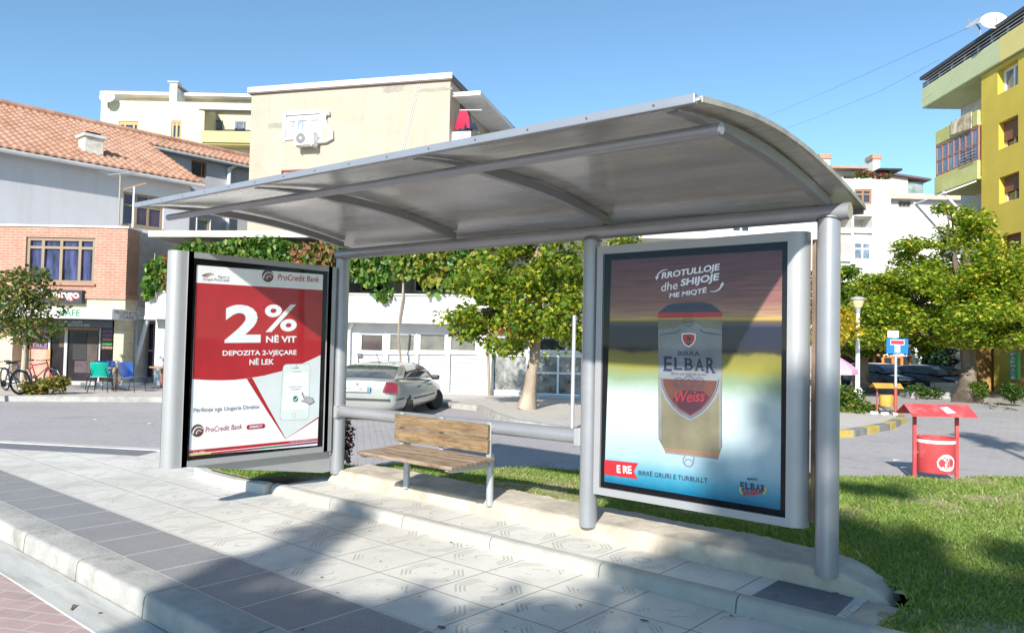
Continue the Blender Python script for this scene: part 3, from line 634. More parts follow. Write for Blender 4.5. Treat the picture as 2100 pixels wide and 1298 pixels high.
def globe(c, r):
    A.disc(c, r, K['brown']); 
    for i, (a, wd) in enumerate(((.92, .2), (.66, .17), (.42, .15), (.18, .12))):
        u, v = puv(LF, *c); q = [(u+r*(.35-.2*a)+r*a*math.cos(R(t)), v-r*.45+r*a*1.1*math.sin(R(t))) for t in range(25, 200, 12)]
        q = [p for p in q if (p[0]-u)**2+(p[1]-v)**2 < r*r*.97]; 
        if len(q) > 2: A.band(q, r*wd*.5, r*wd, (K['paper'], K['copper'], K['paper'], K['copper'])[i], False)
    A.band([(u+r*.97*math.cos(R(t)), v+r*.97*math.sin(R(t))) for t in range(60, 250, 10)], r*.05, r*.08, K['black'], False)
globe((407, 883), .055); globe((551.3, 565.6), .060)
A.band([(415.5, 565.6), (421, 562.5), (427, 560.7), (434, 560.4), (441, 562.8)], .007, .002, K['navy']); A.band([(419, 566.6), (425, 563.6), (432, 562), (441, 562.9)], .010, .002, K['red']); A.band([(423, 568), (428.5, 565.6), (434, 564.2)], .009, .003, K['gold'])
A.band([(512, 876), (520, 875.3), (530, 874.2), (541, 873.2)], .042, .042, K['dred']); A.disc((511.5, 876.1), .021, K['dred']); A.disc((541.2, 873.2), .021, K['dred'])
A.text('DIRECT', (513.5, 878.3), (540, 876), 5, K['white'], .03, .15)
A.poly([(389.9, 924), (653.7, 898.6), (653.5, 904), (389.6, 931)], K['red']); A.poly([(389.6, 931), (653.5, 904), (653.4, 905.2), (389.6, 932.4)], K['white'])
cs = ['gold', 'red', 'dred', 'green', 'violet']; 
for i, (a, c_) in enumerate(((0, .17), (.17, .38), (.38, .54), (.54, .72), (.72, 1))):
    L = lambda t, d: (389.6+(653.4-389.6)*t, 932.4+(905.2-932.4)*t+d); A.poly([L(a, 0), L(c_, 0), L(c_, 3.2), L(a, 3.2)], K[cs[i]])
A.text('www.procreditbank.com.al', (596, 908), (652, 902.5), 3.2, K['white']); A.text('Falas 0800', (398, 929.6), (421, 927.3), 3.4, K['white'])
A.build('poster', case_l)
# --- right: beer poster; the printed background is a vertical blend
def beer_bg():
    m, nt, p = new_mat('ink_beer_background'); tc = nt.nodes.new('ShaderNodeTexCoord'); sp = nt.nodes.new('ShaderNodeSeparateXYZ'); nt.links.new(tc.outputs['Object'], sp.inputs[0])
    v = coords(nt); vs_ = coords(nt, (1.2, 1, 30)); n = noise(nt, v, 5, 4); ns = noise(nt, vs_, 2.2, 6)
    z = MN(nt, 'ADD', MN(nt, 'DIVIDE', MN(nt, 'SUBTRACT', sp.outputs[2], .54), 1.61), MN(nt, 'MULTIPLY', MN(nt, 'SUBTRACT', n, .5), .055))
    lin = ramp(nt, MN(nt, 'DIVIDE', MN(nt, 'SUBTRACT', sp.outputs[2], .54), 1.61), [(0, (0, .16, .28)), (.045, (.05, .33, .46)), (.12, (.42, .60, .68)), (.25, (.60, .70, .74)), (.40, (.60, .70, .66)), (.47, (.42, .52, .26)), (.53, (.40, .37, .06)),
               (.585, (.34, .32, .06)), (.60, (.05, .05, .03)), (.62, (.018, .02, .06)), (.70, (.02, .022, .07)), (.722, (.10, .07, .04)), (.732, (.45, .30, .06)), (.745, (.36, .22, .13)), (.80, (.23, .10, .085)), (.90, (.16, .065, .07)), (1, (.115, .045, .06))])
    wob = ramp(nt, z, [(0, (0, .13, .24)), (.045, (.04, .25, .36)), (.12, (.28, .42, .49)), (.25, (.42, .50, .53)), (.40, (.42, .50, .49)), (.47, (.20, .28, .17)), (.53, (.24, .225, .04)),
               (.585, (.18, .165, .035)), (.60, (.03, .03, .02)), (.62, (.008, .009, .03)), (.70, (.010, .011, .036)), (.722, (.06, .04, .03)), (1, (.10, .07, .04))])
    sel = MN(nt, 'GREATER_THAN', sp.outputs[2], .54+1.61*.70)
    c = mixc(nt, sel, wob, lin); wood = ramp(nt, ns, [(.3, (.62,)*3), (.7, (1.25,)*3)])
    c = mixc(nt, MN(nt, 'GREATER_THAN', sp.outputs[2], .54+1.61*.738), c, mixc(nt, 1.0, c, wood, 'MULTIPLY'))
    nt.links.new(c, p.inputs['Base Color']); p.inputs['Roughness'].default_value = .5; p.inputs['Specular IOR Level'].default_value = .3
    return m
A = Art(RF, fr_)
A.poly([(1251.5, 533.5), (1602, 512), (1598, 1046.5), (1236.5, 987.5)], beer_bg())
# can
A.poly([(1347, 655), (1478, 655.5), (1478.5, 915), (1470.5, 939), (1362, 927), (1347.5, 900)], K['olive'])
A.poly([(1348.5, 700), (1353, 700), (1353.5, 902), (1349, 899)], K['silver']); A.poly([(1471.5, 700), (1475.5, 700), (1476, 912), (1472, 925)], K['silver'])
A.poly([(1358, 918), (1474, 929), (1470.3, 939.5), (1361.8, 927.5)], K['copper']); A.band([(1361.5, 928), (1415, 934), (1470.5, 940.5)], .012, .012, K['silver'])
A.poly([(1369, 624), (1395, 620.5), (1440, 620), (1456, 623), (1478, 640), (1347, 641)], K['navy']); A.poly([(1346.5, 641), (1478.5, 639.5), (1478.7, 650), (1346.7, 652)], K['red'])
sil = [(1347.5, 676), (1386, 671), (1396, 663.5), (1428, 663), (1440, 671), (1477.5, 676), (1477.8, 778), (1347.5, 772)]
A.poly(sil, K['silver'])
shield = [(1347.5, 700), (1477.8, 702), (1477.5, 770), (1474, 795), (1466, 816), (1453, 834), (1437, 850), (1413.5, 864), (1390, 851), (1373, 835), (1360.5, 817), (1352, 796), (1348, 772)]
A.poly(shield, K['silver'])
ins = [(1352.5, 774), (1471.5, 778.5), (1468.5, 795), (1461, 813), (1449, 830), (1434, 845), (1413.5, 857), (1393, 846), (1377, 831), (1365.5, 814), (1357, 795)]
A.band(ins[1:] + [ins[0]], .006, .006, K['navy'])
cx_, cy_ = 1412.5, 810; A.poly([(cx_+(x-cx_)*.95, cy_+(y-cy_)*.93) for x, y in ins], K['brown'])
A.poly([(1397, 800), (1440, 802), (1452, 815), (1436, 836), (1413.5, 850), (1391, 836), (1376, 818)], ink('plum', (.055, .02, .035), .2))
for x in (1389, 1410, 1432): 
    A.arc((x, 785), .045 if x == 1410 else .036, 0, 360, .005, .005, K['navy']); A.arc((x, 785), .024 if x == 1410 else .02, 0, 360, .005, .005, K['navy'])
A.arc((1409, 657), .035, 0, 360, .005, .005, K['brown'], ry=.04); A.arc((1409, 657), .016, 0, 360, .005, .005, K['brown'])
for s_ in (-1, 1): A.band([(1413+s_*62, 686.5), (1413+s_*28, 681.5), (1413+s_*19, 675)], .006, .006, K['navy'])
A.poly([(1395.5, 684), (1409.5, 682.5), (1424, 684.5), (1424, 697), (1418, 707), (1409.5, 712), (1400.5, 706), (1395.5, 696)], K['paper']); A.poly([(1397.2, 686), (1409.5, 684.5), (1422.2, 686.3), (1422.2, 696.6), (1417, 705), (1409.5, 709.6), (1402, 704.8), (1397.2, 695.5)], K['red'])
A.poly([(1407, 690), (1413, 689.5), (1416, 695), (1412, 699), (1405, 697.5)], K['black']); A.poly([(1400.5, 703), (1418, 703), (1409.5, 709.3)], K['navy'])
A.text('BIRRA', (1387.5, 729.2), (1433, 730), 9.5, K['navy'], .012)
# serif capitals: plain letters with slab serifs added
def serif(T, p0, p1, hpx, m, bold=.02, first=1.22):
    (u0, v0), (u1, _), vt = puv(RF, *p0), puv(RF, *p1), puv(RF, p0[0], p0[1]-hpx)[1]; h = vt-v0; n = len(T); wd = (u1-u0)/n; l = A.up()
    for i, ch in enumerate(T):
        k = first if i in (0, n-1) else 1.0; uu = u0+wd*i+wd*.1; vv = v0 - (h*.13 if k > 1 else 0)
        A.b.text(ch, uu, vv, wd*.78, h*k, lambda u, v: A.fn(u, v, l), A.mi(m), 0, bold)
        feet = {'E': [(0, 0), (0, 1)], 'L': [(0, 0), (0, 1)], 'B': [(0, 0), (0, 1)], 'A': [(-.02, 0), (.80, 0)], 'R': [(0, 0), (0, 1), (.78, 0)]}.get(ch, [])
        for fx, fy in feet:
            a, c_ = uu+wd*.78*fx-wd*.07, uu+wd*.78*fx+wd*.24; y = vv+(h*k-.011)*fy; l2 = l+.00005
            A.b.add([A.fn(a, y, l2), A.fn(c_, y, l2), A.fn(c_, y+.011, l2), A.fn(a, y+.011, l2)], [(0, 1, 2, 3)], A.mi(m))
serif('ELBAR', (1357, 757.5), (1466.5, 759), 25, K['navy'])
A.text('Birr\u00eb p\u00ebr miq t\u00eb \u00e7artur', (1374, 770), (1448, 772), 6.5, K['navy'], .0, .25)
A.text('Weiss', (1383.5, 826.5), (1445, 823), 23, ink('script_red', (.28, .025, .035)), .01, .35)
A.band([(1404, 933), (1399, 940), (1398.5, 949), (1404, 955), (1413, 957), (1419, 951), (1421, 936)], .010, .010, K['silver']); A.arc((1410, 949.5), .03, 0, 360, .007, .007, K['grey'], ry=.025)
A.text('RROTULLOJE', (1354.5, 575.5), (1475.5, 557), 16.5, K['white'], .03, .18)
A.text('dhe', (1354, 597.5), (1388, 592.5), 17, K['white'], .006, .18); A.text('SHIJOJE', (1394, 591), (1475, 578), 18.5, K['white'], .035, .18)
A.text('ME MIQT\u00cb', (1370, 613), (1448.5, 601.5), 13.5, K['white'], .03, .18)
A.band([(1366.5, 552.3), (1357, 554), (1349, 559.5), (1345.3, 566.5)], .004, .012, K['white']); A.poly([(1341.5, 566.5), (1349, 567.5), (1343.8, 575)], K['white'])
A.band([(1454, 597.5), (1464, 597.5), (1473, 593), (1478.5, 585)], .004, .013, K['white']); A.poly([(1474, 585.5), (1482.5, 584.5), (1480.5, 577)], K['white'])
A.poly([(1237.5, 942.5), (1306.5, 949.8), (1297, 966.5), (1305.5, 982.3), (1237, 972.8)], K['red'])
A.text('E RE', (1263, 969.5), (1293, 971.5), 15.5, K['white'], .025)
A.text('BIRR\u00cb GRURI E TURBULLT', (1307, 974), (1449, 991), 11.5, K['navy'], .012)
A.text('BIRRA', (1531, 984.2), (1552, 985.5), 4.3, K['navy'], .02); serif('ELBAR', (1515, 1001.3), (1569, 1003), 13.5, K['navy'], .03, 1.12)
A.text('Weiss', (1524, 1017.5), (1561, 1013.2), 12.5, K['red'], .025, .35)
for s_, x in ((1, 1517), (-1, 1567)):
    A.band([(x, 999), (x-s_*1.5, 1006), (x+s_*3, 1014)], .016, .01, K['gold'])
A.build('poster', case_r)

# ------------------------------------------------------------------ bench
def wood_mat(name, c1, c2, sc=1.0):
    m, nt, p = new_mat(name); v = coords(nt, (2.2*sc, 40, 40)); v2 = coords(nt, (3, 14, 14)); n1 = noise(nt, v, 1.6, 6, .65); n2 = noise(nt, v2, 1.4, 8, .7)
    c = mixc(nt, ramp(nt, n1, [(.3, (0,)*3), (.7, (1,)*3)]), c1, c2); c = mixc(nt, ramp(nt, n2, [(.46, (0,)*3), (.62, (.85,)*3)]), c, (.12, .065, .03))
    nt.links.new(c, p.inputs['Base Color']); p.inputs['Roughness'].default_value = .75; bump(nt, p, n1, .5, .004); return m
M_wood = wood_mat('weathered_varnished_wood', (.15, .095, .045), (.30, .215, .12)); M_wood2 = wood_mat('grey_weathered_wood', (.26, .19, .13), (.37, .285, .205))
bn = thing('bench', 'weathered wooden bench on steel tube legs inside the bus shelter', 'bench', (0, 0, 0))
b = MB(); 
def plank(x0, x1, y0, y1, z0, z1, sl=0.0):
    b = MB(); n = 14; V = []; F = []
    for i in range(n+1):
        x = x0+(x1-x0)*i/n; e = .004*mnoise.noise(Vector((x*7, z0*9, 1)))
        V += [(x, y0, z0+e+sl*i/n), (x, y1, z0+e+sl*i/n), (x, y1, z1-e+sl*i/n), (x, y0, z1-e+sl*i/n)]
    for i in range(n):
        for j in range(4): F.append((i*4+j, i*4+(j+1) % 4, i*4+4+(j+1) % 4, i*4+4+j))
    F += [(3, 2, 1, 0), (n*4, n*4+1, n*4+2, n*4+3)]; return b.add(V, F)
plank(-3.862, -2.700, -.10, -.068, .742, .856, -.003).build('back_slat', M_wood, bn, bevel=.006)
plank(-3.858, -2.697, -.10, -.068, .612, .728, .006).build('back_slat', M_wood, bn, bevel=.006)
M_galv = mat('grey_steel', (.46, .475, .50), .4, .45, .1, 5, .05, 80)
for x in (-3.785, -2.748): MB().tube([(x, 0, .17), (x, 0, .63 if x < -3 else .60)], .030, 16).build('leg', M_galv, bn, smooth=40)
for x in (-3.80, -3.28, -2.715):
    b = MB(); b.box(x-.025, x+.025, -.066, -.052, .52, .87); b.build('back_bracket', M_galv, bn, bevel=.003)
for x in (-3.79, -2.735):                                        # seat arms: slim plates under the skewed seat ends
    b = MB().prism([(-.03, .552), (-.03, .50), (-.08, .492), (-.58, .520), (-.635, .538), (-.63, .552)][::-1], x-.018, x+.018, axis='x'); b.v = [(a-.16*c_, c_, e) for a, c_, e in b.v]; b.build('seat_arm', M_galv, bn, bevel=.004)
# seat: two boards side by side, tilted slightly to the front left as in the picture
def board(y0, y1, dx0, dx1):
    b = MB(); n = 12; V = []; F = []
    for i in range(n+1):
        t = i/n
        for y, dx, z in ((y0, dx0, .553), (y1, dx1, .553), (y1, dx1, .583), (y0, dx0, .583)):
            x = -3.735+1.13*t+dx; V.append((x, y+.004*mnoise.noise(Vector((x*8, y*5, 2))), z+.003*mnoise.noise(Vector((x*5, y*9, 1)))))
    for i in range(n):
        for j in range(4): F.append((i*4+j, i*4+(j+1) % 4, i*4+4+(j+1) % 4, i*4+4+j))
    F += [(3, 2, 1, 0), (n*4, n*4+1, n*4+2, n*4+3)]; return b.add(V, F)
board(-.655, -.35, .05, .0).build('seat_board', M_wood2, bn, bevel=.006)
board(-.345, -.045, -.002, -.055).build('seat_board', M_wood2, bn, bevel=.006)
# ------------------------------------------------------------------ buildings
M_pane = glass_dark('window_glass', (.03, .04, .055)); M_pane2 = glass_dark('pale_window_glass', (.16, .21, .27), .08)
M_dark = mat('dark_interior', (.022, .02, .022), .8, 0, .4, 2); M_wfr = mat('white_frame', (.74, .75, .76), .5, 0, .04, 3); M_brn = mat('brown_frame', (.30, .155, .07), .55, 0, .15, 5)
M_tan = mat('tan_frame', (.24, .18, .115), .5, 0, .08, 4)
def window(par, rc, y, fm, pm, nx=2, tz=None, fw=.06, d=.05, sill=None, name='window', cols=None):
    """a window in a local facade: rc = u0, u1, z0, z1 at depth y; frame mesh with a pane (and sill) under it"""
    u0, u1, z0, z1 = rc; b = MB(); b.box(u0, u0+fw, y-d, y+.02, z0, z1).box(u1-fw, u1, y-d, y+.02, z0, z1).box(u0+fw, u1-fw, y-d, y+.02, z0, z0+fw).box(u0+fw, u1-fw, y-d, y+.02, z1-fw, z1)
    xs = cols if cols else [i/nx for i in range(1, nx)]
    for t in xs: x = u0+(u1-u0)*t; b.box(x-fw*.45, x+fw*.45, y-d+.003, y+.018, z0+fw, z1-fw)
    if tz:
        for t in (tz if isinstance(tz, (list, tuple)) else [tz]): z = z0+(z1-z0)*t; b.box(u0+fw, u1-fw, y-d+.006, y+.016, z-fw*.4, z+fw*.4)
    o = b.build(name, fm, par, recalc=False)
    MB().box(u0+.01, u1-.01, y+.0, y+.012, z0+.01, z1-.01).build('pane', pm, o, recalc=False)
    if sill is not None: MB().box(u0-.06, u1+.06, y-d-.12, y-.0, z0-.06, z0-.002).build('sill', sill, o, recalc=False)
    return o
def rows(rc, d=.12): return rc

# ---- (1) white garage building behind the car, with a vine-covered terrace
GA = Fac(onz(960, 808, 0), 33.0)
g = thing('garage_building', 'white low building with grey slatted garage doors under a long white terrace parapet', 'building', GA.w(0, 0, 0), 33.0)
M_white = mat('white_render', (.74, .735, .72), .85, 0, .05, 1.2, .15, 40, dirt=(.42, .40, .37), dirt_scale=.9, dirt_amt=.35, streak=(.40, .38, .34))
M_gwall = mat('pale_grey_render', (.58, .58, .58), .85, 0, .07, 1.5, .2, 40, dirt=(.36, .35, .33), dirt_amt=.4)
uL = GA.uz(318, 700)[0]; uR = GA.uz(1420, 700)[0]
zt = GA.uz(820, 606, -.55)[1]; zb = GA.uz(820, 663, -.55)[1]; zs = GA.uz(500, 480, -.4)[1]
gd = [GA.rect(x0, 727, x1, 807) for x0, x1 in ((733, 786), (795, 850), (857, 913), (922, 977))]
gw = [GA.rect(x0, 683, x1, 722) for x0, x1 in ((737, 787), (796, 852), (858, 915), (921, 978))]
gd = [(a, b_, 0.03, e) for a, b_, c_, e in gd]
shopw = GA.rect(1008, 727, 1081, 812); shopd = GA.rect(1092, 727, 1196, 815); trs = GA.rect(1008, 690, 1240, 722); zd = GA.uz(820, 809)[1]
holes = gd + gw + [(shopw[0], shopw[1], .1, shopw[3]), (shopd[0], shopd[1], .02, shopd[3]), (trs[0], trs[1], trs[2], trs[3])]
b = MB().wall(uL, uR, -.2, zb+.02, holes, 0, .14, 0)
b.box(uL, uR, .20, 9, -.2, zb+.02); b.box(uL, uR, 2.4, 9, zb, zs-.002)
b.build('wall', M_gwall, g, recalc=False)
b = MB().box(uL-.02, uR+.02, -.55, -.37, zb, zt); b.box(uL, uR, -.37, 2.4, zb+.02, zb+.16); b.build('terrace_parapet', M_white, g, bevel=.01)
b = MB().box(uL-.02, uR+.02, -.60, -.34, zt, zt+.05); b.build('parapet_cap', mat('worn_coping', (.55, .54, .50), .85, 0, .15, 3), g)
b = MB().box(GA.uz(318, 480, -.4)[0], uR+.4, -.75, 9.2, zs-.14, zs+.05); b.build('roof_slab', mat('stained_roof_slab', (.56, .54, .47), .9, 0, .12, 1.3, .3, 40, dirt=(.26, .23, .18), dirt_scale=1.6, dirt_amt=.6), g)
M_slat = mat('grey_door_slats', (.46, .49, .55), .55, .1, .05, 3)
M_gap = mat('door_groove', (.13, .13, .14), .8)
for a, b_, c_, e in gd:
    b = MB(); n = 9; h = (e-c_)/n
    for i in range(n): b.box(a+.02, b_-.02, .06, .10, c_+i*h+.006, c_+(i+1)*h-.005)
    b.box(a, b_, .10, .12, c_, e, 1); b.build('garage_door', [M_slat, M_gap], g, recalc=False)
for i, rc in enumerate(gw): window(g, rc, .08, M_wfr, (glass_dark('dark_transom_glass', (.05, .03, .035)) if i == 0 else mat('dull_glass_%d' % i, (.15, .15, .13), .25, 0, .25, 3, spec=.35)), 1, None, .05, name='window')
window(g, (shopw[0], shopw[1], .1, shopw[3]), .09, M_wfr, mat('newspapered_glass', (.22, .23, .22), .12, 0, .8, 3.2, spec=.8, dirt=(.02, .03, .02), dirt_scale=1.7, dirt_amt=.9), 1, None, .05, name='shop_window')
window(g, (shopd[0], shopd[1], .02, shopd[3]), .09, M_wfr, mat('shop_door_glass', (.20, .21, .205), .1, 0, .85, 2.6, spec=.8), 2, .55, .07, name='shop_door')
window(g, trs, .09, M_wfr, M_pane, 3, None, .06, name='transom_window')
rc = GA.rect(985, 672, 1242, 687, -.05); MB().box(rc[0], rc[1], -.07, -.002, rc[2], rc[3]).build('orange_sign_band', mat('orange_band', (.62, .13, .03), .6), g, bevel=.01)
# terrace windows behind the vine, drainpipe, meter box
for x0, x1 in ((395, 450), (520, 590), (740, 800), (850, 900)):
    rc = GA.rect(x0, 530, x1, 600, 2.38); window(g, (rc[0], rc[1], rc[2], rc[3]), 2.38, M_wfr, M_pane, 2, None, .06)
b = MB(); u = GA.uz(716, 700, -.1)[0]
b.tube([(u, -.1, .3), (u, -.1, zb-.25), (u+.1, -.12, zb-.02)], .045, 8); b.build('drainpipe', M_wfr, g, smooth=40)
rc = GA.rect(733, 724, 742, 731, -.02); MB().box(rc[0], rc[1], -.05, 0, rc[2], rc[3]).build('vent', M_gap, g)
b = MB(); b.box(shopd[0]-.3, shopd[1]+.3, -.45, -.003, -.05, .035); b.build('doorstep', M_gwall, g, bevel=.01)

# ---- (2) cafe with brick upper storey
CF = Fac(onz(250, 789, 0), 39.5)
cf = thing('cafe_building', 'orange brick corner shop building with a tiled ground floor and glazed front', 'building', CF.w(0, 0, 0), 39.5)
M_brick = brick_mat('orange_facing_brick', (.45, .225, .155), (.42, .205, .14), (.52, .36, .29), .28, .085, .010)
M_btile = brick_mat('cream_wall_tiles', (.60, .52, .37), (.56, .485, .34), (.40, .35, .25), .62, .42, .008, 0, .5)
M_conc = mat('stained_concrete_wall', (.60, .60, .595), .9, 0, .12, 1.2, .35, 40, dirt=(.27, .24, .21), dirt_scale=.8, dirt_amt=.7)
zc = CF.uz(120, 466)[1]; zbk = CF.uz(200, 606)[1]; ztl = CF.uz(200, 632)[1]; uW = CF.uz(-260, 650)[0]; dep = 2.2
win = CF.rect(52, 487, 194, 581)
b = MB().wall(uW, 0, zbk, zc, [win], 0, .16, 0); b.add([(0, 0, zbk), (0, .75, zbk), (0, .75, zc), (0, 0, zc)], [(0, 1, 2, 3)]); b.build('brick_wall', M_brick, cf, recalc=False)
b = MB().box(uW, -.004, .22, dep+6, zbk-.3, zc-.02); b.box(-.3, -.004, .755, dep+3, .0, zc-.01); b.build('side_wall', M_conc, cf, recalc=False)
MB().box(uW, .05, -.05, .8, zc, zc+.06).build('coping', M_white, cf, bevel=.01)
MB().box(uW, .02, .8, dep+6, zc-.02, zc+.015).build('flat_roof', M_conc, cf)
b = MB().box(-1.35, .035, -.05, .72, zbk-.10, zbk+.05); b.box(uW, -1.352, -.05, .15, zbk-.10, zbk+.02); b.build('brick_ledge', M_brick, cf)
wb = window(cf, win, .13, M_tan, mat('curtained_glass', (.028, .026, .075), .08, 0, 1.6, 2.4, spec=.5, stretch=(3, 1, .5)), 1, .78, .10, .08, cols=(.235, .50, .77), sill=mat('brick_sill', (.45, .18, .11), .8))
# little pale ornaments and lace on the curtains
# tiled band, sign board, canopy
MB().box(uW, 0, .02, .7, ztl-.25, zbk-.1).build('tile_band', M_btile, cf, recalc=False)
rc = CF.rect(66, 594, 170, 622, -.12); sg = MB().box(rc[0], rc[1], -.16, -.003, rc[2], rc[3]).build('sign_board', mat('black_sign', (.03, .03, .04), .35), cf, bevel=.015)
for dy, m_, du in ((-.163, mat('sign_red', (.65, .06, .05), .5), .03), (-.168, M_wfr, 0)):
    b = MB(); b.text('Flamingo', rc[0]+.12+du, rc[2]+.10-du, (rc[1]-rc[0])*.86, (rc[3]-rc[2])*.72, lambda u, v: (u, dy, v), 0, 0, .012); b.build('sign_lettering', m_, sg, recalc=False)
zca, zcb = CF.uz(225, 633, -.7)[1], CF.uz(225, 655, -.7)[1]; uc = .02
cp = MB().box(uW, uc, -.75, .0, zcb, zca).box(-.01, uc, .0, 1.9, zcb, zca).build('canopy', mat('metal_canopy', (.56, .58, .60), .5, .1, .06, 2), cf, bevel=.01)
b = MB(); b.text('PRODUKTE', -.63, zcb+(zca-zcb)*.52, 1.32, (zca-zcb)*.34, lambda u, v: (uc+.004, u+.02, v), 0, 0, .015); b.text('ZDARE', -.40, zcb+(zca-zcb)*.12, .9, (zca-zcb)*.34, lambda u, v: (uc+.004, u+.02, v), 0, 0, .015)
b.build('canopy_lettering', mat('dark_letters', (.10, .11, .11), .6), cp, recalc=False)
b = MB(); b.text('KAFE', *[CF.rect(122, 633, 168, 648, -.755)[k] for k in (0, 2)], .62, (zca-zcb)*.60, lambda u, v: (u, -.754, v), 0, 0, .02); b.build('canopy_lettering', mat('green_letters', (.03, .20, .08), .6), cp, recalc=False)
# ground floor: pillars, dark shop front
pil = CF.rect(232, 652, 250, 789); lp = CF.rect(-60, 655, 25, 789)
pr = MB().box(pil[0], .0, 0, .62, -.1, zcb); pr.build('pillar', M_btile, cf, bevel=.006)
MB().box(uW, lp[1], 0, .5, -.1, zcb).build('pillar', M_btile, cf, bevel=.006)
b = MB(); b.box(lp[1], pil[0], .62, .66, -.05, zcb); b.build('shop_front', mat('dark_shop_glass', (.018, .014, .016), .15, 0, .8, 1.1, spec=.25), cf, recalc=False)
def band(par, name, box, y, m, t=.03): rc = CF.rect(*box, y); return MB().box(rc[0], rc[1], y-t, y, rc[2], rc[3]).build(name, m, par, recalc=False)
sb = band(cf, 'shop_sign', (110, 656, 232, 671), .50, mat('blue_black_sign', (.05, .075, .12), .3, 0, .3, 3))
rc = CF.rect(110, 656, 192, 671, .46); b = MB(); hh = rc[3]-rc[2]
b.text('AIR', rc[0]+.55, rc[2]+hh*.56, .38, hh*.34, lambda u, v: (u, .465, v), 0, 0, .015); b.text('CONDITIONER', rc[0]+.15, rc[2]+hh*.12, 1.0, hh*.34, lambda u, v: (u, .465, v), 0, 0, .015); b.build('sign_lettering', mat('grey_letters', (.42, .45, .42), .6), sb, recalc=False)
for x0, x1 in ((132, 138), (99, 103), (203, 206)): band(cf, 'door_frame', (x0, 672, x1, 786), .60, mat('pale_frame', (.42, .42, .43), .5))
band(cf, 'door_frame', (103, 672, 203, 676), .60, M_brn)
M_post = mat('menu_board', (.11, .02, .03), .4, 0, .5, 2.2)
for i, (bx, col, ls) in enumerate((((28, 672, 52, 714), (.05, .02, .02), [('BIRRA', (.55, .25, .05)), ('KAFE', (.6, .2, .04)), ('SUPE', (.7, .7, .7)), ('PICA', (.55, .25, .05))]), ((62, 668, 99, 716), (.12, .02, .03), [('KAFE', (.35, .35, .6)), ('BAR', (.35, .35, .6)), ('TAKE', (.16, .18, .32))]),
        ((207, 675, 231, 717), (.02, .015, .02), [('FATURA', (.40, .08, .5)), ('CARTA', (.40, .08, .5)), ('MOBILE', (.6, .3, .08)), ('INTERNET', (.05, .5, .1)), ('ENERGJI', (.6, .3, .15))]))):
    s_ = band(cf, 'menu_board', bx, .58, mat('board_%s' % 'abc'[i], col, .4, 0, .3, 3)); rc = CF.rect(*bx, .545); n = len(ls); h = (rc[3]-rc[2])/n
    for j, (t, c_) in enumerate(ls):
        b = MB(); b.text(t, rc[0]+.06, rc[3]-h*(j+.82), (rc[1]-rc[0])*.85, h*.55, lambda u, v: (u, .546, v), 0, 0, .015); b.build('board_lettering', flat('board_letter_%d%d' % (i, j), c_), s_, recalc=False)
band(cf, 'brick_panel', (27, 715, 52, 788), .59, brick_mat('red_glazed_brick', (.30, .03, .03), (.24, .025, .03), (.1, .02, .02), .24, .12, .01, rough=.5)); band(cf, 'poster_panel', (64, 716, 95, 785), .58, mat('faded_poster', (.55, .26, .20), .6, 0, .3, 2.5)); band(cf, 'timber_panel', (52, 716, 62, 785), .585, mat('varnished_timber', (.42, .22, .09), .5)); band(cf, 'timber_panel', (95, 716, 103, 785), .585, mat('varnished_timber_b', (.42, .22, .09), .5))
for bx, c_ in (((150, 682, 178, 738), (.008, .007, .008)), ((153, 740, 180, 764), (.06, .035, .045)), ((178, 690, 200, 765), (.05, .033, .026)), ((122, 676, 136, 712), (.08, .05, .03))): band(cf, 'interior_shape', bx, .612, mat('shop_interior_%d' % bx[0], c_, .5, 0, .4, 4), .008)
MB().box(lp[1]-.1, .35, -.28, .62, -.03, .05).build('threshold', M_white, cf, bevel=.008)
# narrow recessed bay to the right: dark door, brick pier, diagonal downpipe
b = MB().box(.0, CF.uz(345, 700, 1.6)[0], 1.6, 1.8, 0, zbk-.75); b.build('bay_wall', M_conc, cf)
rc = CF.rect(284, 660, 318, 785, 1.55); window(cf, (rc[0], rc[1], .1, rc[3]), 1.58, mat('grey_door_frame', (.36, .35, .36), .6), mat('violet_dark_glass', (.05, .02, .05), .1, 0, .6, 3, spec=.8), 1, .5, .07, name='side_door')
rc = CF.rect(320, 655, 338, 786, 1.3); MB().box(rc[0], rc[1], 1.25, 1.58, -.05, rc[3]).build('brick_pier', brick_mat('pale_brick', (.55, .52, .46), (.5, .47, .41), (.3, .28, .25), .22, .075, .01), cf)
p0, p1, p2 = CF.uz(336, 640, .9), CF.uz(302, 648, .9), CF.uz(276, 752, .9); MB().tube([(p0[0], .9, p0[1]), (p1[0]+.1, .9, p1[1]), (p1[0], .9, p1[1]-.12), (p2[0], .9, p2[1])], .075, 10).build('downpipe', M_wfr, cf, smooth=40)
b = MB().box(.03, CF.uz(340, 650, 1.2)[0], .75, 1.6, zcb+.05, zcb+.16); b.build('bay_slab', M_conc, cf)

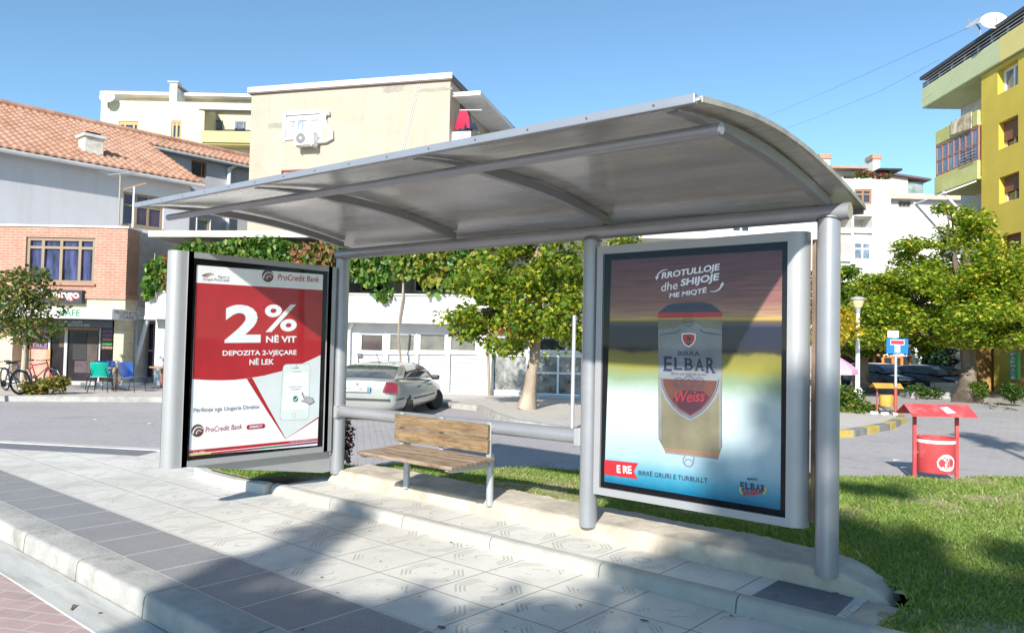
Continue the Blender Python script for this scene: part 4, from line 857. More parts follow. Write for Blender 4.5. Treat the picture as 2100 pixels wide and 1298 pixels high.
# ---- (3) grey house with the tiled roof (its long wall runs away to the right)
GH = Fac(at(335, 470, 29)[:2], 90.0)
gh = thing('tiled_house', 'pale grey rendered house with a large orange barrel tile roof', 'house', GH.w(0, 0, 0), 90.0)
M_grey = mat('pale_lilac_render', (.46, .46, .485), .9, 0, .05, .8, .3, 60, dirt=(.40, .40, .41), dirt_scale=.6, dirt_amt=.4, streak=(.36, .35, .34))
e0 = GH.uz(418, 376, -.45); e1 = GH.uz(5, 306, -.45); ze = (e0[1]+e1[1])/2; uE = e0[0]; uS = GH.uz(-330, 250, -.45)[0]
D = 6.2; zr = GH.uz(280, 276, D)[1]; sl = (zr-ze)/(D+.45)
def roof_z(y): return ze + sl*(y+.45)
wm = GH.rect(252, 399, 336, 466); w2 = GH.rect(404, 448, 432, 476)
uWl = uE-.3
b = MB().wall(uS, uWl, -.1, ze+.04, [wm, w2], 0, .2, 0); b.box(uS, uWl, .26, D, -.1, ze+.1); b.add([(uWl, 0, -.1), (uWl, D, -.1), (uWl, D, roof_z(D)-.1), (uWl, 0, ze-.02)], [(0, 1, 2, 3)]); b.build('wall', M_grey, gh, recalc=False)
window(gh, wm, .15, M_tan, mat('dark_red_glass', (.045, .02, .035), .06, 0, .7, 1.2, spec=.9), 1, .62, .08, cols=(.34, .64), sill=M_tan); window(gh, w2, .15, M_tan, M_pane, 1, None, .08)
# set-back right part with its higher eave
lo__, hi__ = .0, D
for _ in range(40):
    md = (lo__+hi__)/2; lo__, hi__ = (md, hi__) if GH.uz(352, 307, md)[1] > roof_z(md) else (lo__, md)
yb = lo__+.35; print('SETBACK', yb, GH.uz(352, 307, lo__), uE, sl)
r0 = GH.uz(352, 309, yb-.35); zeb = roof_z(yb-.35)
uR2 = GH.uz(516, 350, yb)[0]+1.0; dw = GH.rect(392, 331, 424, 364, yb)
b = MB().wall(uWl-3.5, uR2, -.1, zeb+.02, [dw], yb, .16, 0); b.box(uWl, uR2, yb+.22, D, -.1, zeb); b.build('set_back_wall', M_grey, gh, recalc=False)
window(gh, dw, yb+.12, M_brn, M_pane, 1, None, .07, cols=(.72,))
b = MB(); u = GH.uz(470, 370, yb-.12)[0]; b.tube([(u, yb-.12, zeb-.25), (u, yb-.12, 1)], .10, 10); b.tube([(u+.3, yb-.3, zeb-.05), (u, yb-.12, zeb-.28)], .08, 8); b.build('downpipe', M_wfr, gh, smooth=40)
def tile_mat():
    m, nt, p = new_mat('barrel_roof_tiles'); v = coords(nt); sp = nt.nodes.new('ShaderNodeSeparateXYZ'); nt.links.new(v, sp.inputs[0])
    cb = nt.nodes.new('ShaderNodeCombineXYZ'); nt.links.new(MN(nt, 'FLOOR', MN(nt, 'DIVIDE', sp.outputs[0], .27)), cb.inputs[0]); nt.links.new(MN(nt, 'FLOOR', MN(nt, 'DIVIDE', MN(nt, 'ADD', sp.outputs[1], .45), .36)), cb.inputs[1])
    wn = nt.nodes.new('ShaderNodeTexWhiteNoise'); nt.links.new(cb.outputs[0], wn.inputs['Vector']); n = noise(nt, v, .6, 5); n2 = noise(nt, v, 7, 5)
    c = mixc(nt, wn.outputs['Value'], (.33, .165, .105), (.46, .26, .175)); c = mixc(nt, ramp(nt, n, [(.4, (0,)*3), (.7, (.5,)*3)]), c, (.50, .33, .24)); c = mixc(nt, ramp(nt, n2, [(.58, (0,)*3), (.75, (.5,)*3)]), c, (.17, .075, .045))
    nt.links.new(c, p.inputs['Base Color']); p.inputs['Roughness'].default_value = .85; return m
M_tiles = tile_mat()
def barrel(u0, u1, y0, y1, name):
    pu, pv = .27, .36; nu = int((u1-u0)/pu)*8; rowsn = int(math.ceil((y1-y0)/pv)); V = []; F = []; us = [u0+(u1-u0)*i/nu for i in range(nu+1)]
    ph = [pu*math.floor(u/pu) for u in us]
    for r in range(rowsn):
        ya, yb_ = y0+r*pv, min(y1, y0+(r+1)*pv); n0 = len(V); jit = [(.012*mnoise.noise(Vector((math.floor(u/pu)*3.1, r*5.7, 0)))) for u in us]
        for (y, lf) in ((ya, .050), (yb_, .012)):
            for k, u in enumerate(us): V.append((u, y+(jit[k] if y == ya else 0), roof_z(y)+lf+.095*abs(math.sin(math.pi*(u-u0)/pu))))
        for k, u in enumerate(us): V.append((u, ya+jit[k], roof_z(ya)-.012+.06*abs(math.sin(math.pi*(u-u0)/pu))))
        for k in range(nu):
            F.append((n0+k, n0+k+1, n0+nu+1+k+1, n0+nu+1+k)); F.append((n0+2*(nu+1)+k, n0+2*(nu+1)+k+1, n0+k+1, n0+k))
    return MB().add(V, F).build(name, M_tiles, gh, smooth=50, recalc=False)
barrel(uS, uE+.05, -.45, yb-.33, 'roof'); barrel(uS, uR2, yb-.35, D, 'roof')
for y0, y1, u0, u1, zz in ((-.45, yb, uS, uE, ze), (yb-.35, D, uS, uR2, zeb)):
    b = MB(); b.add([(u0, y0, roof_z(y0)-.06), (u1, y0, roof_z(y0)-.06), (u1, y1, roof_z(y1)-.06), (u0, y1, roof_z(y1)-.06)], [(0, 1, 2, 3)]); b.add([(u0, y0, roof_z(y0)-.06), (u1, y0, roof_z(y0)-.06), (u1, y0, roof_z(y0)-.0), (u0, y0, roof_z(y0)-.0)], [(0, 1, 2, 3)])
    b.build('eave_soffit', mat('soffit_%d' % int(y0*100), (.5, .49, .47), .9), gh, recalc=False)
    MB().tube([(u0, y0-.06, roof_z(y0)-.09), (u1, y0-.06, roof_z(y0)-.09)], .07, 8).build('gutter', mat('grey_gutter_%d' % int(y0*100), (.50, .50, .50), .5, .2), gh, smooth=40)
b = MB(); b.tube([(uS, D, zr+.1), (uR2, D, zr+.1)], .14, 10); b.build('ridge', M_tiles, gh, smooth=40)
b = MB().add([(uS, D, roof_z(D)), (uR2, D, roof_z(D)), (uR2, 2*D, ze), (uS, 2*D, ze)], [(0, 1, 2, 3)]); b.build('rear_roof', M_tiles, gh, recalc=False)
cy = .95; c0 = GH.uz(186, 318, cy); ch = MB().box(c0[0]-.32, c0[0]+.32, cy-.3, cy+.3, roof_z(cy)-.3, roof_z(cy)+.55).build('chimney', mat('stained_chimney', (.60, .57, .50), .9, 0, .25, 3, .3, 30, dirt=(.30, .27, .22), dirt_scale=2.5, dirt_amt=.7), gh, bevel=.01)
MB().box(c0[0]-.40, c0[0]+.40, cy-.38, cy+.38, roof_z(cy)+.55, roof_z(cy)+.66).build('chimney_cap', M_conc, ch, bevel=.01); MB().box(c0[0]-.25, c0[0]+.25, cy-.24, cy+.24, roof_z(cy)+.662, roof_z(cy)+.76).build('chimney_hood', M_blackb, ch, bevel=.03)

# ---- (4) cream block with the air conditioner
CB = Fac(at(924, 165, 29)[:2], 25.5)
cb = thing('cream_apartment_block', 'cream apartment block with patched plaster and a corner balcony above the bus shelter', 'building', CB.w(0, 0, 0), 25.5)
M_cream = mat('cream_render', (.42, .352, .275), .9, 0, .08, .9, .35, 50, dirt=(.34, .28, .215), dirt_scale=1.0, dirt_amt=.6, streak=(.30, .25, .20))
zt4 = CB.uz(720, 180)[1]; u4 = CB.uz(514, 260)[0]
rw = CB.rect(586, 235, 656, 283); rs = CB.rect(578, 350, 655, 420)
b = MB().wall(u4, 0, -.2, zt4, [rw, rs], 0, .14, 0); b.box(u4, -.004, .2, 14, -.2, zt4-.01); b.add([(0, 0, -.2), (0, .2, -.2), (0, .2, zt4), (0, 0, zt4)], [(0, 1, 2, 3)]); b.add([(u4, 0, -.2), (u4, .2, -.2), (u4, .2, zt4), (u4, 0, zt4)], [(0, 1, 2, 3)]); b.build('wall', M_cream, cb, recalc=False)
M_cop = mat('dark_coping', (.16, .11, .10), .7, .1, .15, 4)
b = MB().box(u4-.1, .08, -.1, 14, zt4, zt4+.22); b.build('roof_coping', M_cop, cb); MB().box(u4-.12, .10, -.12, -.09, zt4+.05, zt4+.27).build('coping_strip', mat('grey_flashing', (.5, .48, .46), .5, .2), cb)
window(cb, rw, .1, M_wfr, mat('net_curtain_glass', (.36, .38, .42), .12, 0, .6, 3, spec=.8, stretch=(3, 1, .6)), 1, .82, .12, cols=(.3, .68), sill=M_wfr)
b = MB(); fw = .14; b.box(rw[0]-fw, rw[0], -.03, -.002, rw[2]-fw, rw[3]+fw).box(rw[1], rw[1]+fw, -.03, -.002, rw[2]-fw, rw[3]+fw).box(rw[0], rw[1], -.03, -.002, rw[3], rw[3]+fw); b.build('window_surround', M_white, cb)
o = MB().box(rs[0], rs[1], .06, .10, rs[2], rs[3]).build('shutter', mat('salmon_shutter', (.52, .27, .20), .6, 0, .06, 30, stretch=(.1, .1, 3)), cb); b = MB(); b.box(rs[0]-.05, rs[0], -.02, .1, rs[2], rs[3]+.05).box(rs[0], rs[1], -.02, .02, rs[3], rs[3]+.05); b.build('shutter_frame', mat('brown_red_frame', (.28, .10, .07), .6), o)
M_patch = mat('grey_plaster_patch', (.29, .265, .225), .95, 0, .12, 3, .4, 50)
def patch(F, par, cx, cy, w_, h_, seed, m, y=-.006, name='plaster_patch'):
    u, z = F.uz(cx, cy, y); k = abs(F.uz(cx+1, cy, y)[0]-u); rng = random.Random(seed); P = []
    for i in range(26):
        a = 2*math.pi*i/26; r = 1+.28*rng.uniform(-1, 1); ex = 1.0
        if math.sin(a) < -.1: ex = 1+.5*rng.random()
        P.append((u+math.copysign(abs(math.cos(a))**.6, math.cos(a))*w_/2*k*r, y, z+math.copysign(abs(math.sin(a))**.6, math.sin(a))*h_/2*k*r*ex))
    return MB().sheet(P).build(name, m, par, recalc=False)
patch(CB, cb, 805, 182, 44, 14, 1, M_patch); patch(CB, cb, 890, 184, 60, 6, 2, M_patch); patch(CB, cb, 566, 257, 32, 9, 3, M_patch)
ac = thing('air_conditioner', 'white air conditioner box under the window of the cream block', 'air conditioner', CB.w(*[(lambda q: (q[0], 0, q[1]))(CB.uz(626, 299, -.35))[k] for k in range(3)]), 25.5)
rr = CB.rect(605, 273, 646, 300, -.45); wa, ha = rr[1]-rr[0], rr[3]-rr[2]
b = MB().box(-wa/2, wa/2, -.5, -.12, 0, ha); b.build('casing', M_wfr, ac, bevel=.03)
b = MB(); b.lathe([(0, 0), (ha*.40, 0), (ha*.40, .012), (ha*.36, .018), (0, .018)], 24); b.v = [(x-wa*.14, -.5-z, y+ha*.5) for x, y, z in b.v]; fg = b.build('fan_grille', mat('grille', (.16, .16, .17), .5), ac)
b = MB(); b.lathe([(0, 0), (ha*.10, 0), (ha*.1, .01), (0, .01)], 12); b.v = [(x-wa*.14, -.521-z, y+ha*.5) for x, y, z in b.v]; b.build('hub', M_wfr, fg)
b = MB().box(-wa*.4, -wa*.36, -.5, .0, -.06, 0).box(wa*.36, wa*.4, -.5, .0, -.06, 0); b.build('bracket', M_conc, ac)
q = [CB.uz(*p, -.1) for p in ((648, 291), (668, 289), (680, 283), (679, 270), (668, 256), (664, 243), (668, 233), (676, 233))]; o0 = CB.uz(626, 299, -.35)
MB().tube([(a-o0[0], -.1, c_-o0[1]) for a, c_ in q], .09, 10).build('pipe', M_wfr, ac, smooth=60)
# corner balcony on the right-hand side wall, upper slab, rear wing
z1, z0, zp = CB.uz(950, 184)[1], CB.uz(950, 298)[1], CB.uz(950, 266)[1]; uB = CB.uz(985, 200)[0]*.93; yB = 5.2
b = MB().box(.003, uB, 0.25, yB, z1-.16, z1).box(.003, uB, .25, yB, z0-.15, z0); b.build('balcony_slab', M_white, cb)
b = MB().box(.003, uB-.35, .25, .37, z0, zp); b.build('balcony_parapet', M_white, cb, bevel=.01)
uWg = CB.uz(1030, 240, yB)[0]; b = MB().box(-.2, uWg, yB, yB+7, -.2, z1+.3); b.build('rear_wing', mat('bare_render', (.50, .46, .40), .95, 0, .12, 1.4, .4, 30, dirt=(.33, .30, .26), dirt_amt=.6), cb); MB().box(-.2, uWg+.1, yB-.1, yB+7.1, z1+.3, z1+.5).build('wing_coping', M_cop, cb)
b = MB()
for i in range(9): b.tube([(uB-.06, .6+i*.5, z0), (uB-.06, .6+i*.5, zp-.1)], .02, 6)
b.tube([(uB-.06, .4, zp-.05), (uB-.06, yB, zp-.05)], .03, 6); b.build('balcony_rail', mat('dark_rail', (.10, .10, .11), .5, .3), cb)
rc = (uWg*.55, uWg*.8, z0+.1, z0+2.0); b = MB().box(rc[0], rc[1], yB-.02, yB-.003, rc[2], rc[3]); b.build('balcony_window', M_pane, cb)
b = MB().box(-.0, .025, 1.2, 2.4, z0+.2, z0+2.0); b.build('balcony_door', M_pane, cb)
ln = thing('laundry', 'red cloth and dark clothes drying on the corner balcony of the cream block', 'laundry', CB.w(uB*.5, .5, zp))
M_redc = mat('red_cloth', (.55, .02, .06), .9, 0, .2, 6); M_navc = mat('dark_cloth', (.02, .025, .06), .9, 0, .3, 6)
u, z = CB.uz(951, 233, .5); base = Vector(CB.w(uB*.5, .5, zp))
def cloth(name, px, py0, py1, wd, m, seed):
    b = MB(); V = []; F = []; p0 = Vector(CB.w(*[(lambda q: (q[0], .5, q[1]))(CB.uz(px, py0, .5))[k] for k in range(3)])) - base; p1 = Vector(CB.w(*[(lambda q: (q[0], .5, q[1]))(CB.uz(px, py1, .5))[k] for k in range(3)])) - base
    for i in range(9):
        t = i/8
        for j in range(9): s_ = j/8-.5; V.append(p0.lerp(p1, t) + Vector(tuple(CB.x))*s_*wd*(.35+.65*t) + Vector(tuple(CB.y))*(.08*math.sin(j*1.7+seed)*t))
    for i in range(8):
        for j in range(8): a = i*9+j; F.append((a, a+1, a+10, a+9))
    return b.add(V, F).build(name, m, ln, smooth=60, recalc=False)
cloth('red_cloth', 950, 226, 264, .75, M_redc, 0); cloth('dark_cloth', 961, 243, 266, .5, M_navc, 2); cloth('dark_cloth', 970, 252, 268, .45, M_navc, 3)
MB().tube([Vector(CB.w(uB*.2, .5, CB.uz(945, 226, .5)[1])) - base, Vector(CB.w(uB*1.0, .5, CB.uz(945, 226, .5)[1]-.05)) - base], .015, 5).build('drying_line', M_wfr, ln)
# two thin cables on the wall
b = MB(); 
for dx in (0, 4): b.tube([(lambda q: (q[0], -.02, q[1]))(CB.uz(858+dx, 170)), (lambda q: (q[0], -.02, q[1]))(CB.uz(820+dx, 325))], .012, 5)
b.build('wall_cable', M_conc, cb)

# ---- (5) pale yellow apartments at the back left
PA = Fac(at(206, 250, 46)[:2], 40.5)
pa = thing('pale_yellow_apartments', 'white and pale yellow apartment building with a roof terrace rising behind the tiled roof', 'building', PA.w(0, 0, 0), 40.5)
M_py = mat('pale_yellow_render', (.56, .52, .36), .9, 0, .04, .6, .1, 30, dirt=(.62, .60, .54), dirt_scale=.3, dirt_amt=.9); M_yel2 = mat('light_yellow_render', (.52, .46, .21), .9, 0, .05, 1)
ztp = PA.uz(350, 209)[1]; uA = 0; uB5 = PA.uz(540, 250)[0]; zband = PA.uz(350, 228)[1]
ws = [PA.rect(243, 249, 284, 275), PA.rect(351, 248, 372, 285)]; lo = PA.rect(419, 226, 540, 272)
b = MB().wall(uA, uB5, -.2, ztp, ws + [lo], 0, .15, 0); b.box(uA, lo[0]-.02, .3, 10, -.2, ztp-.01); b.box(lo[0]-.02, uB5, 1.9, 10, -.2, ztp-.01); b.box(lo[0], uB5, .01, 1.9, -.2, lo[2]-.1); b.add([(lo[0], .15, lo[2]), (lo[0], 1.9, lo[2]), (lo[0], 1.9, lo[3]), (lo[0], .15, lo[3])], [(0, 1, 2, 3)]); b.build('wall', M_py, pa, recalc=False)
for rc in ws: window(pa, rc, .1, mat('orange_wood_frame_%d' % int(rc[0]*10), (.50, .27, .11), .6), M_pane, 1, .8, .12, cols=(.5,) if rc[1]-rc[0] < 1 else (.3, .75))
for bx in ((437, 247, 456, 268), (482, 249, 502, 269)): rc = PA.rect(*bx, 1.85); window(pa, rc, 1.85, mat('blue_grey_frame_%d' % bx[0], (.10, .13, .17), .5), M_pane2, 1, None, .12)
rc = PA.rect(414, 270, 540, 293, -.9); b = MB().box(rc[0], uB5+.4, -.95, -.83, rc[2], rc[3]).box(rc[0], rc[0]+.12, -.83, .0, rc[2], rc[3]).box(rc[0], uB5+.4, -.83, .0, rc[2]-.1, rc[2]+.05); b.build('balcony_parapet', M_yel2, pa)
rc = PA.rect(408, 222, 500, 228, -.8); b = MB(); n = 40
for i in range(n): u0 = rc[0]+(rc[1]-rc[0]+.6)*i/n; b.add([(u0, -.9, rc[2]), (u0+.05, -.9, rc[2]+.06), (u0+.05, .6, rc[2]+.40), (u0, .6, rc[2]+.34)], [(0, 1, 2, 3)]); b.add([(u0+.05, -.9, rc[2]+.06), (u0+(rc[1]-rc[0]+.6)/n, -.9, rc[2]), (u0+(rc[1]-rc[0]+.6)/n, .6, rc[2]+.34), (u0+.05, .6, rc[2]+.40)], [(0, 1, 2, 3)])
b.build('awning_roof', mat('corrugated_awning', (.24, .23, .26), .6, .2, .2, 3), pa, recalc=False)
zr5 = PA.uz(350, 199, 1.2)[1]; b = MB().box(.9, uB5, 1.6, 9, ztp, zr5+.25); b.build('attic_wall', mat('beige_attic', (.60, .53, .44), .9), pa)
MB().box(-.6, uB5, .9, 9.5, zr5, zr5+.18).build('attic_eave', M_white, pa, bevel=.02); MB().box(-.5, uB5, 1.2, 9, zr5+.182, zr5+.30).build('attic_roof', mat('dull_red_roof', (.42, .22, .17), .9), pa)
rc = PA.rect(348, 170, 363, 208, .3); o = MB().box(rc[0], rc[1], .3, 2.6, ztp-.05, rc[3]).build('chimney', M_white, pa); MB().box(rc[1], rc[1]+.02, .34, 2.6, zr5+.3, rc[3]-.1).build('chimney_side', mat('brown_chimney_side', (.30, .19, .15), .9), o); MB().box(rc[0]-.1, rc[1]+.1, .2, .8, rc[3], rc[3]+.06).build('chimney_cap', M_white, o)
MB().box(PA.uz(316, 260)[0]-.02, PA.uz(316, 260)[0]+.03, -.04, 0, PA.uz(316, 290)[1], PA.uz(316, 245)[1]).build('drainpipe', M_white, pa)

# ---- (6) white apartments at the back right
WA = Fac(at(1700, 420, 58)[:2], 40.5)
wa_ = thing('white_apartments', 'tall white apartment building with recessed balconies and rooftop flower boxes', 'building', WA.w(0, 0, 0), 40.5)
M_wa = mat('bright_white_render', (.72, .70, .665), .9, 0, .05, .5, .1, 30, streak=(.42, .39, .35)); M_pk = mat('pink_render', (.62, .38, .36), .9, 0, .04, 1)
um, ul_, ur_ = WA.uz(1827, 420)[0], WA.uz(1465, 450)[0], WA.uz(1985, 450)[0]; zm, zl_ = WA.uz(1780, 368)[1], WA.uz(1880, 407)[1]
wn = [WA.rect(1752, 388, 1788, 419), WA.rect(1750, 496, 1788, 534), WA.rect(1853, 409, 1879, 422), WA.rect(1500, 454, 1540, 478), WA.rect(1740, 388, 1748, 400)]
lg = [WA.rect(1751, 443, 1789, 477), WA.rect(1698, 443, 1746, 477), WA.rect(1692, 496, 1744, 534)]
b = MB().wall(ul_, um, -.2, zm, wn[:2] + [wn[3]] + lg[:2], 0, .15, 0); b.wall(um, ur_, -.2, zl_, [wn[2]], .8, .15, 0)
b.box(ul_, um-.02, 1.9, 14, -.2, zm-.02); b.box(um, ur_, 1.0, 14, -.2, zl_-.02); b.add([(um, 0, -.2), (um, 1.9, -.2), (um, 1.9, zm), (um, 0, zm)], [(0, 1, 2, 3)])
for L in lg[:2]:
    for q in ([(L[0], .15, L[2]), (L[0], 1.9, L[2]), (L[0], 1.9, L[3]), (L[0], .15, L[3])], [(L[1], .15, L[2]), (L[1], 1.9, L[2]), (L[1], 1.9, L[3]), (L[1], .15, L[3])], [(L[0], .15, L[3]), (L[1], .15, L[3]), (L[1], 1.9, L[3]), (L[0], 1.9, L[3])], [(L[0], .15, L[2]), (L[1], .15, L[2]), (L[1], 1.9, L[2]), (L[0], 1.9, L[2])]): b.add(q, [(0, 1, 2, 3)])
b.build('wall', M_wa, wa_, recalc=False)
L = lg[2]; b = MB().box(L[0], L[1], -.01, -.002, L[2], L[3]); b.build('pink_recess', M_pk, wa_); 
window(wa_, wn[0], .1, M_brn, M_pane, 2, .66, .16); window(wa_, wn[1], .1, M_wfr, M_pane2, 2, .62, .14); window(wa_, wn[2], .9, M_tan, M_pane, 3, None, .1); window(wa_, wn[3], .1, M_wfr, M_pane, 2, None, .16)
for bx in ((1708, 458, 1722, 470), (1761, 461, 1772, 476)): rc = WA.rect(*bx, 1.85); window(wa_, rc, 1.85, M_wfr, M_pane, 1, None, .12)
rc = WA.rect(1706, 510, 1718, 530, -.05); window(wa_, rc, -.05, mat('orange_frame', (.6, .25, .06), .6), M_pane, 1, .5, .1)
for bx in ((1698, 467, 1746, 478), (1751, 467, 1789, 478), (1692, 522, 1744, 536)): rc = WA.rect(*bx, -.15); b = MB().box(rc[0], rc[1], -.22, -.1, rc[2], rc[3]); b.build('balcony_parapet', M_wa, wa_)
z7 = WA.uz(1760, 345, 1.5)[1]; uc0, uc1 = WA.uz(1690, 350)[0], WA.uz(1826, 350)[0]
b = MB().box(uc0-6, WA.uz(1795, 350)[0], 2.5, 10, zm, z7); b.build('penthouse', mat('beige_penthouse', (.56, .50, .43), .9), wa_); MB().box(uc0-6.4, WA.uz(1800, 350)[0], 1.6, 10.5, z7, z7+.2).build('penthouse_roof', mat('brown_roof_edge', (.40, .26, .20), .9), wa_)
for bx in ((1680, 327, 1700, 370), (1788, 328, 1802, 370)): rc = WA.rect(*bx, 1.0); o = MB().box(rc[0], rc[1], .8, 1.9, zm-.05, rc[3]).build('chimney', M_wa, wa_); MB().box(rc[0]-.1, rc[1]+.1, .7, 2.0, rc[3], rc[3]+.35).build('chimney_cap', mat('brick_cap_%d' % bx[0], (.40, .24, .17), .9), o)
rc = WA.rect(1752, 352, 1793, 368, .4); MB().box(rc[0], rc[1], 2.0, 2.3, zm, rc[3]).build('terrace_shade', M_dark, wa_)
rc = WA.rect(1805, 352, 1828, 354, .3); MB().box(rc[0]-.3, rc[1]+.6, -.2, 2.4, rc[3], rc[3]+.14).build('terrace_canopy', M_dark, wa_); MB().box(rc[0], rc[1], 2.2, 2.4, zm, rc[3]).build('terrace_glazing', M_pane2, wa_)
z8 = WA.uz(1850, 362, 3)[1]; b = MB().box(um, WA.uz(1862, 380, 3)[0], 3, 10, zl_, z8); b.build('attic_wall', mat('grey_beige_attic', (.50, .46, .40), .9, 0, .1, 1), wa_); rc = WA.rect(1829, 370, 1838, 387, 2.9); window(wa_, rc, 2.98, M_wfr, M_pane2, 1, None, .14)
b = MB(); zz = WA.uz(1862, 366, 3)[1]; b.add([(um-.2, 2.6, z8+.25), (WA.uz(1905, 370, 3)[0], 2.6, zz-.2), (WA.uz(1905, 370, 3)[0], 10, zz-.2), (um-.2, 10, z8+.25), (um-.2, 2.6, z8+.4), (WA.uz(1905, 370, 3)[0], 2.6, zz-.05), (WA.uz(1905, 370, 3)[0], 10, zz-.05), (um-.2, 10, z8+.4)], [(0, 3, 2, 1), (4, 5, 6, 7), (0, 1, 5, 4), (1, 2, 6, 5), (2, 3, 7, 6), (3, 0, 4, 7)]); b.build('attic_roof', mat('dark_attic_roof', (.13, .09, .10), .8), wa_)
rc = WA.rect(1862, 372, 1896, 397, 3); o = MB().box(rc[0], rc[1], 3.0, 6, zl_, rc[2]).build('terrace_wall', mat('terrace_beige', (.52, .46, .38), .9), wa_); MB().box(rc[0], rc[1], 3.2, 3.25, rc[2], rc[3]).build('terrace_glazing', glass_dark('terrace_glass', (.22, .27, .25), .1), wa_)
rc = WA.rect(1826, 400, 1985, 407, .3); MB().box(rc[0], rc[1], .2, 14, zl_, zl_+.35).build('eave', mat('tan_eave', (.55, .42, .32), .9), wa_)
# flowers in boxes are a plant of their own (in the next part)

# ---- (7) yellow apartment building on the right: its street front runs almost along the view
YB = Fac(cw(18.95, 31.0), 40.5-91.5)
yb_ = thing('yellow_apartment_building', 'yellow and lime green apartment building with stacked balconies over a pharmacy', 'building', YB.w(0, 0, 0), 40.5-91.5)
M_y = mat('ochre_yellow_render', (.56, .42, .06), .9, 0, .08, .7, .2, 30); M_ly = mat('pale_yellow_band', (.64, .54, .20), .9, 0, .05, .8); M_lg = mat('lime_green_render', (.50, .54, .31), .9, 0, .05, .8); M_mg = mat('moss_yellow_render', (.45, .44, .15), .9, 0, .07, .9, dirt=(.60, .58, .45), dirt_scale=2, dirt_amt=.5)
ua = YB.uz(2012.5, 300)[0]; ue = YB.uz(2330, 300)[0]; zT = YB.uz(2060, 40)[1]; zY = YB.uz(2040, 140)[1]
zg = YB.uz(2060, 640)[1]
wY = [YB.rect(2046, 133, 2088, 184), YB.rect(2048, 244, 2088, 300), YB.rect(2049, 358, 2090, 413), YB.rect(2054, 480, 2094, 530)]
dv = 30
b = MB().wall(ua, ue, zg, zY, wY, 0, .35, 0); b.box(ua+.004, ue, .5, dv, -.2, zY); b.build('wall', M_y, yb_, recalc=False)
zA = YB.uz(1990, 120)[1]
for i, rc in enumerate(wY):
    o = window(yb_, rc, .3, M_wfr if i == 0 else mat('shutter_frame_%d' % i, (.6, .5, .35), .6), M_pane2 if i == 0 else M_pane, 2, None, .10)
    if i: h = (.30 if i == 1 else .42)*(rc[3]-rc[2]); MB().box(rc[0]+.02, rc[1]-.02, .20, .25, rc[2]+h, rc[3]-.01).build('roller_shutter', mat('brown_shutter_%d' % i, (.19, .085, .045), .7, 0, .1, 40, stretch=(.05, .05, 2)), o)
# ground floor: dark shop front and orange-brown piers
b = MB().box(ua-6.5, ue, .9, 1.1, -.2, zg); b.build('shop_front', mat('dark_shopfront_glass', (.012, .013, .02), .06, 0, .8, .8, spec=.9), yb_, recalc=False)
M_och = mat('brown_ochre_pier', (.36, .21, .07), .85, 0, .1, 2)
for x in (1999, 2098): u = YB.uz(x, 760, .2)[0]; MB().box(u-.4, u+.4, 0.02, .9, -.2, zg).build('pier', M_och, yb_)
rc = YB.rect(2072, 722, 2090, 778, -.5); fs = MB().box(rc[0], rc[1], -.55, -.45, rc[2], rc[3]).build('pharmacy_sign', mat('green_sign', (.03, .28, .08), .5), yb_)
b = MB(); T = 'FARMACI'; h = (rc[3]-rc[2])/len(T)
for i, ch_ in enumerate(T): b.text(ch_, rc[0]+(rc[1]-rc[0])*.22, rc[3]-h*(i+.88), (rc[1]-rc[0])*.5, h*.7, lambda u, v: (u, -.553, v), 0, 0, .015)
b.build('sign_lettering', M_wfr, fs, recalc=False)
# balconies stacked at the far end (x to the left of the yellow face)
yo = -.15; ub = YB.uz(1890, 200, yo)[0]
def bal(zlo, zhi, u0, u1, m, yf=yo, name='balcony', dsl=2.2, endm=None):
    b = MB().box(u0, u1, yf, yf+.14, zlo, zhi).box(u0, u0+.14, yf+.14, dsl, zlo, zhi).box(u0+.14, u1, yf+.14, dsl, zlo, zlo+.15); return b.build(name, m, yb_, bevel=.04)
# recessed wall behind the balconies
MB().box(ub+.1, ua, 1.6, dv, -.2, zA).build('balcony_wall', mat('off_white_render', (.58, .57, .55), .9), yb_); 
zt0, zt1 = YB.uz(1930, 200, yo)[1], YB.uz(1930, 157, yo)[1]
bal(zt0, zt1, ub, ue, M_lg, yo, 'top_balcony', 2.4); 
b = MB().box(ua+1.5, ue, yo-.004, yo+.0, zt0+.0, zt1); b.build('yellow_parapet_face', M_ly, yb_)
z20, z21 = YB.uz(1950, 284, yo)[1], YB.uz(1950, 254, yo)[1]; z30, z31 = YB.uz(1950, 388, yo)[1], YB.uz(1950, 350, yo)[1]
u2 = YB.uz(1918, 300, yo)[0]
bal(z20, z21, u2, ua, M_mg, yo, 'balcony'); bal(z30, z31, u2-.1, ua, M_mg, yo, 'balcony')
# glazed balcony between the two parapets
n = 7; b = MB(); M_rf = mat('red_brown_frame', (.34, .16, .11), .6)
for i in range(n+1): u = u2+.05+(ua-u2-.1)*i/n; b.box(u-.04, u+.04, yo+.03, yo+.11, z31, z20)
b.box(u2, ua, yo+.03, yo+.11, z31, z31+.08).box(u2, ua, yo+.03, yo+.11, z20-.1, z20).box(u2, ua, yo+.035, yo+.105, z20-.75, z20-.68)
for y in (.4, 1.2): b.box(u2+.02, u2+.09, yo+.1+y-.3, yo+.16+y-.3, z31, z20)
o = b.build('glazed_balcony_frame', M_rf, yb_); MB().box(u2+.03, ua, yo+.06, yo+.075, z31, z20).box(u2+.03, u2+.05, yo+.08, 1.6, z31, z20).build('pane', glass_dark('balcony_glass', (.14, .18, .24), .06, .6, .8), o)
b = MB()
for k in range(4): b.tube([(u2+2.2, yo-.1, z31+.1+k*.13), (ua, yo-.1, z31+.1+k*.13)], .018, 5)
b.build('balcony_rail', M_dark, yb_)
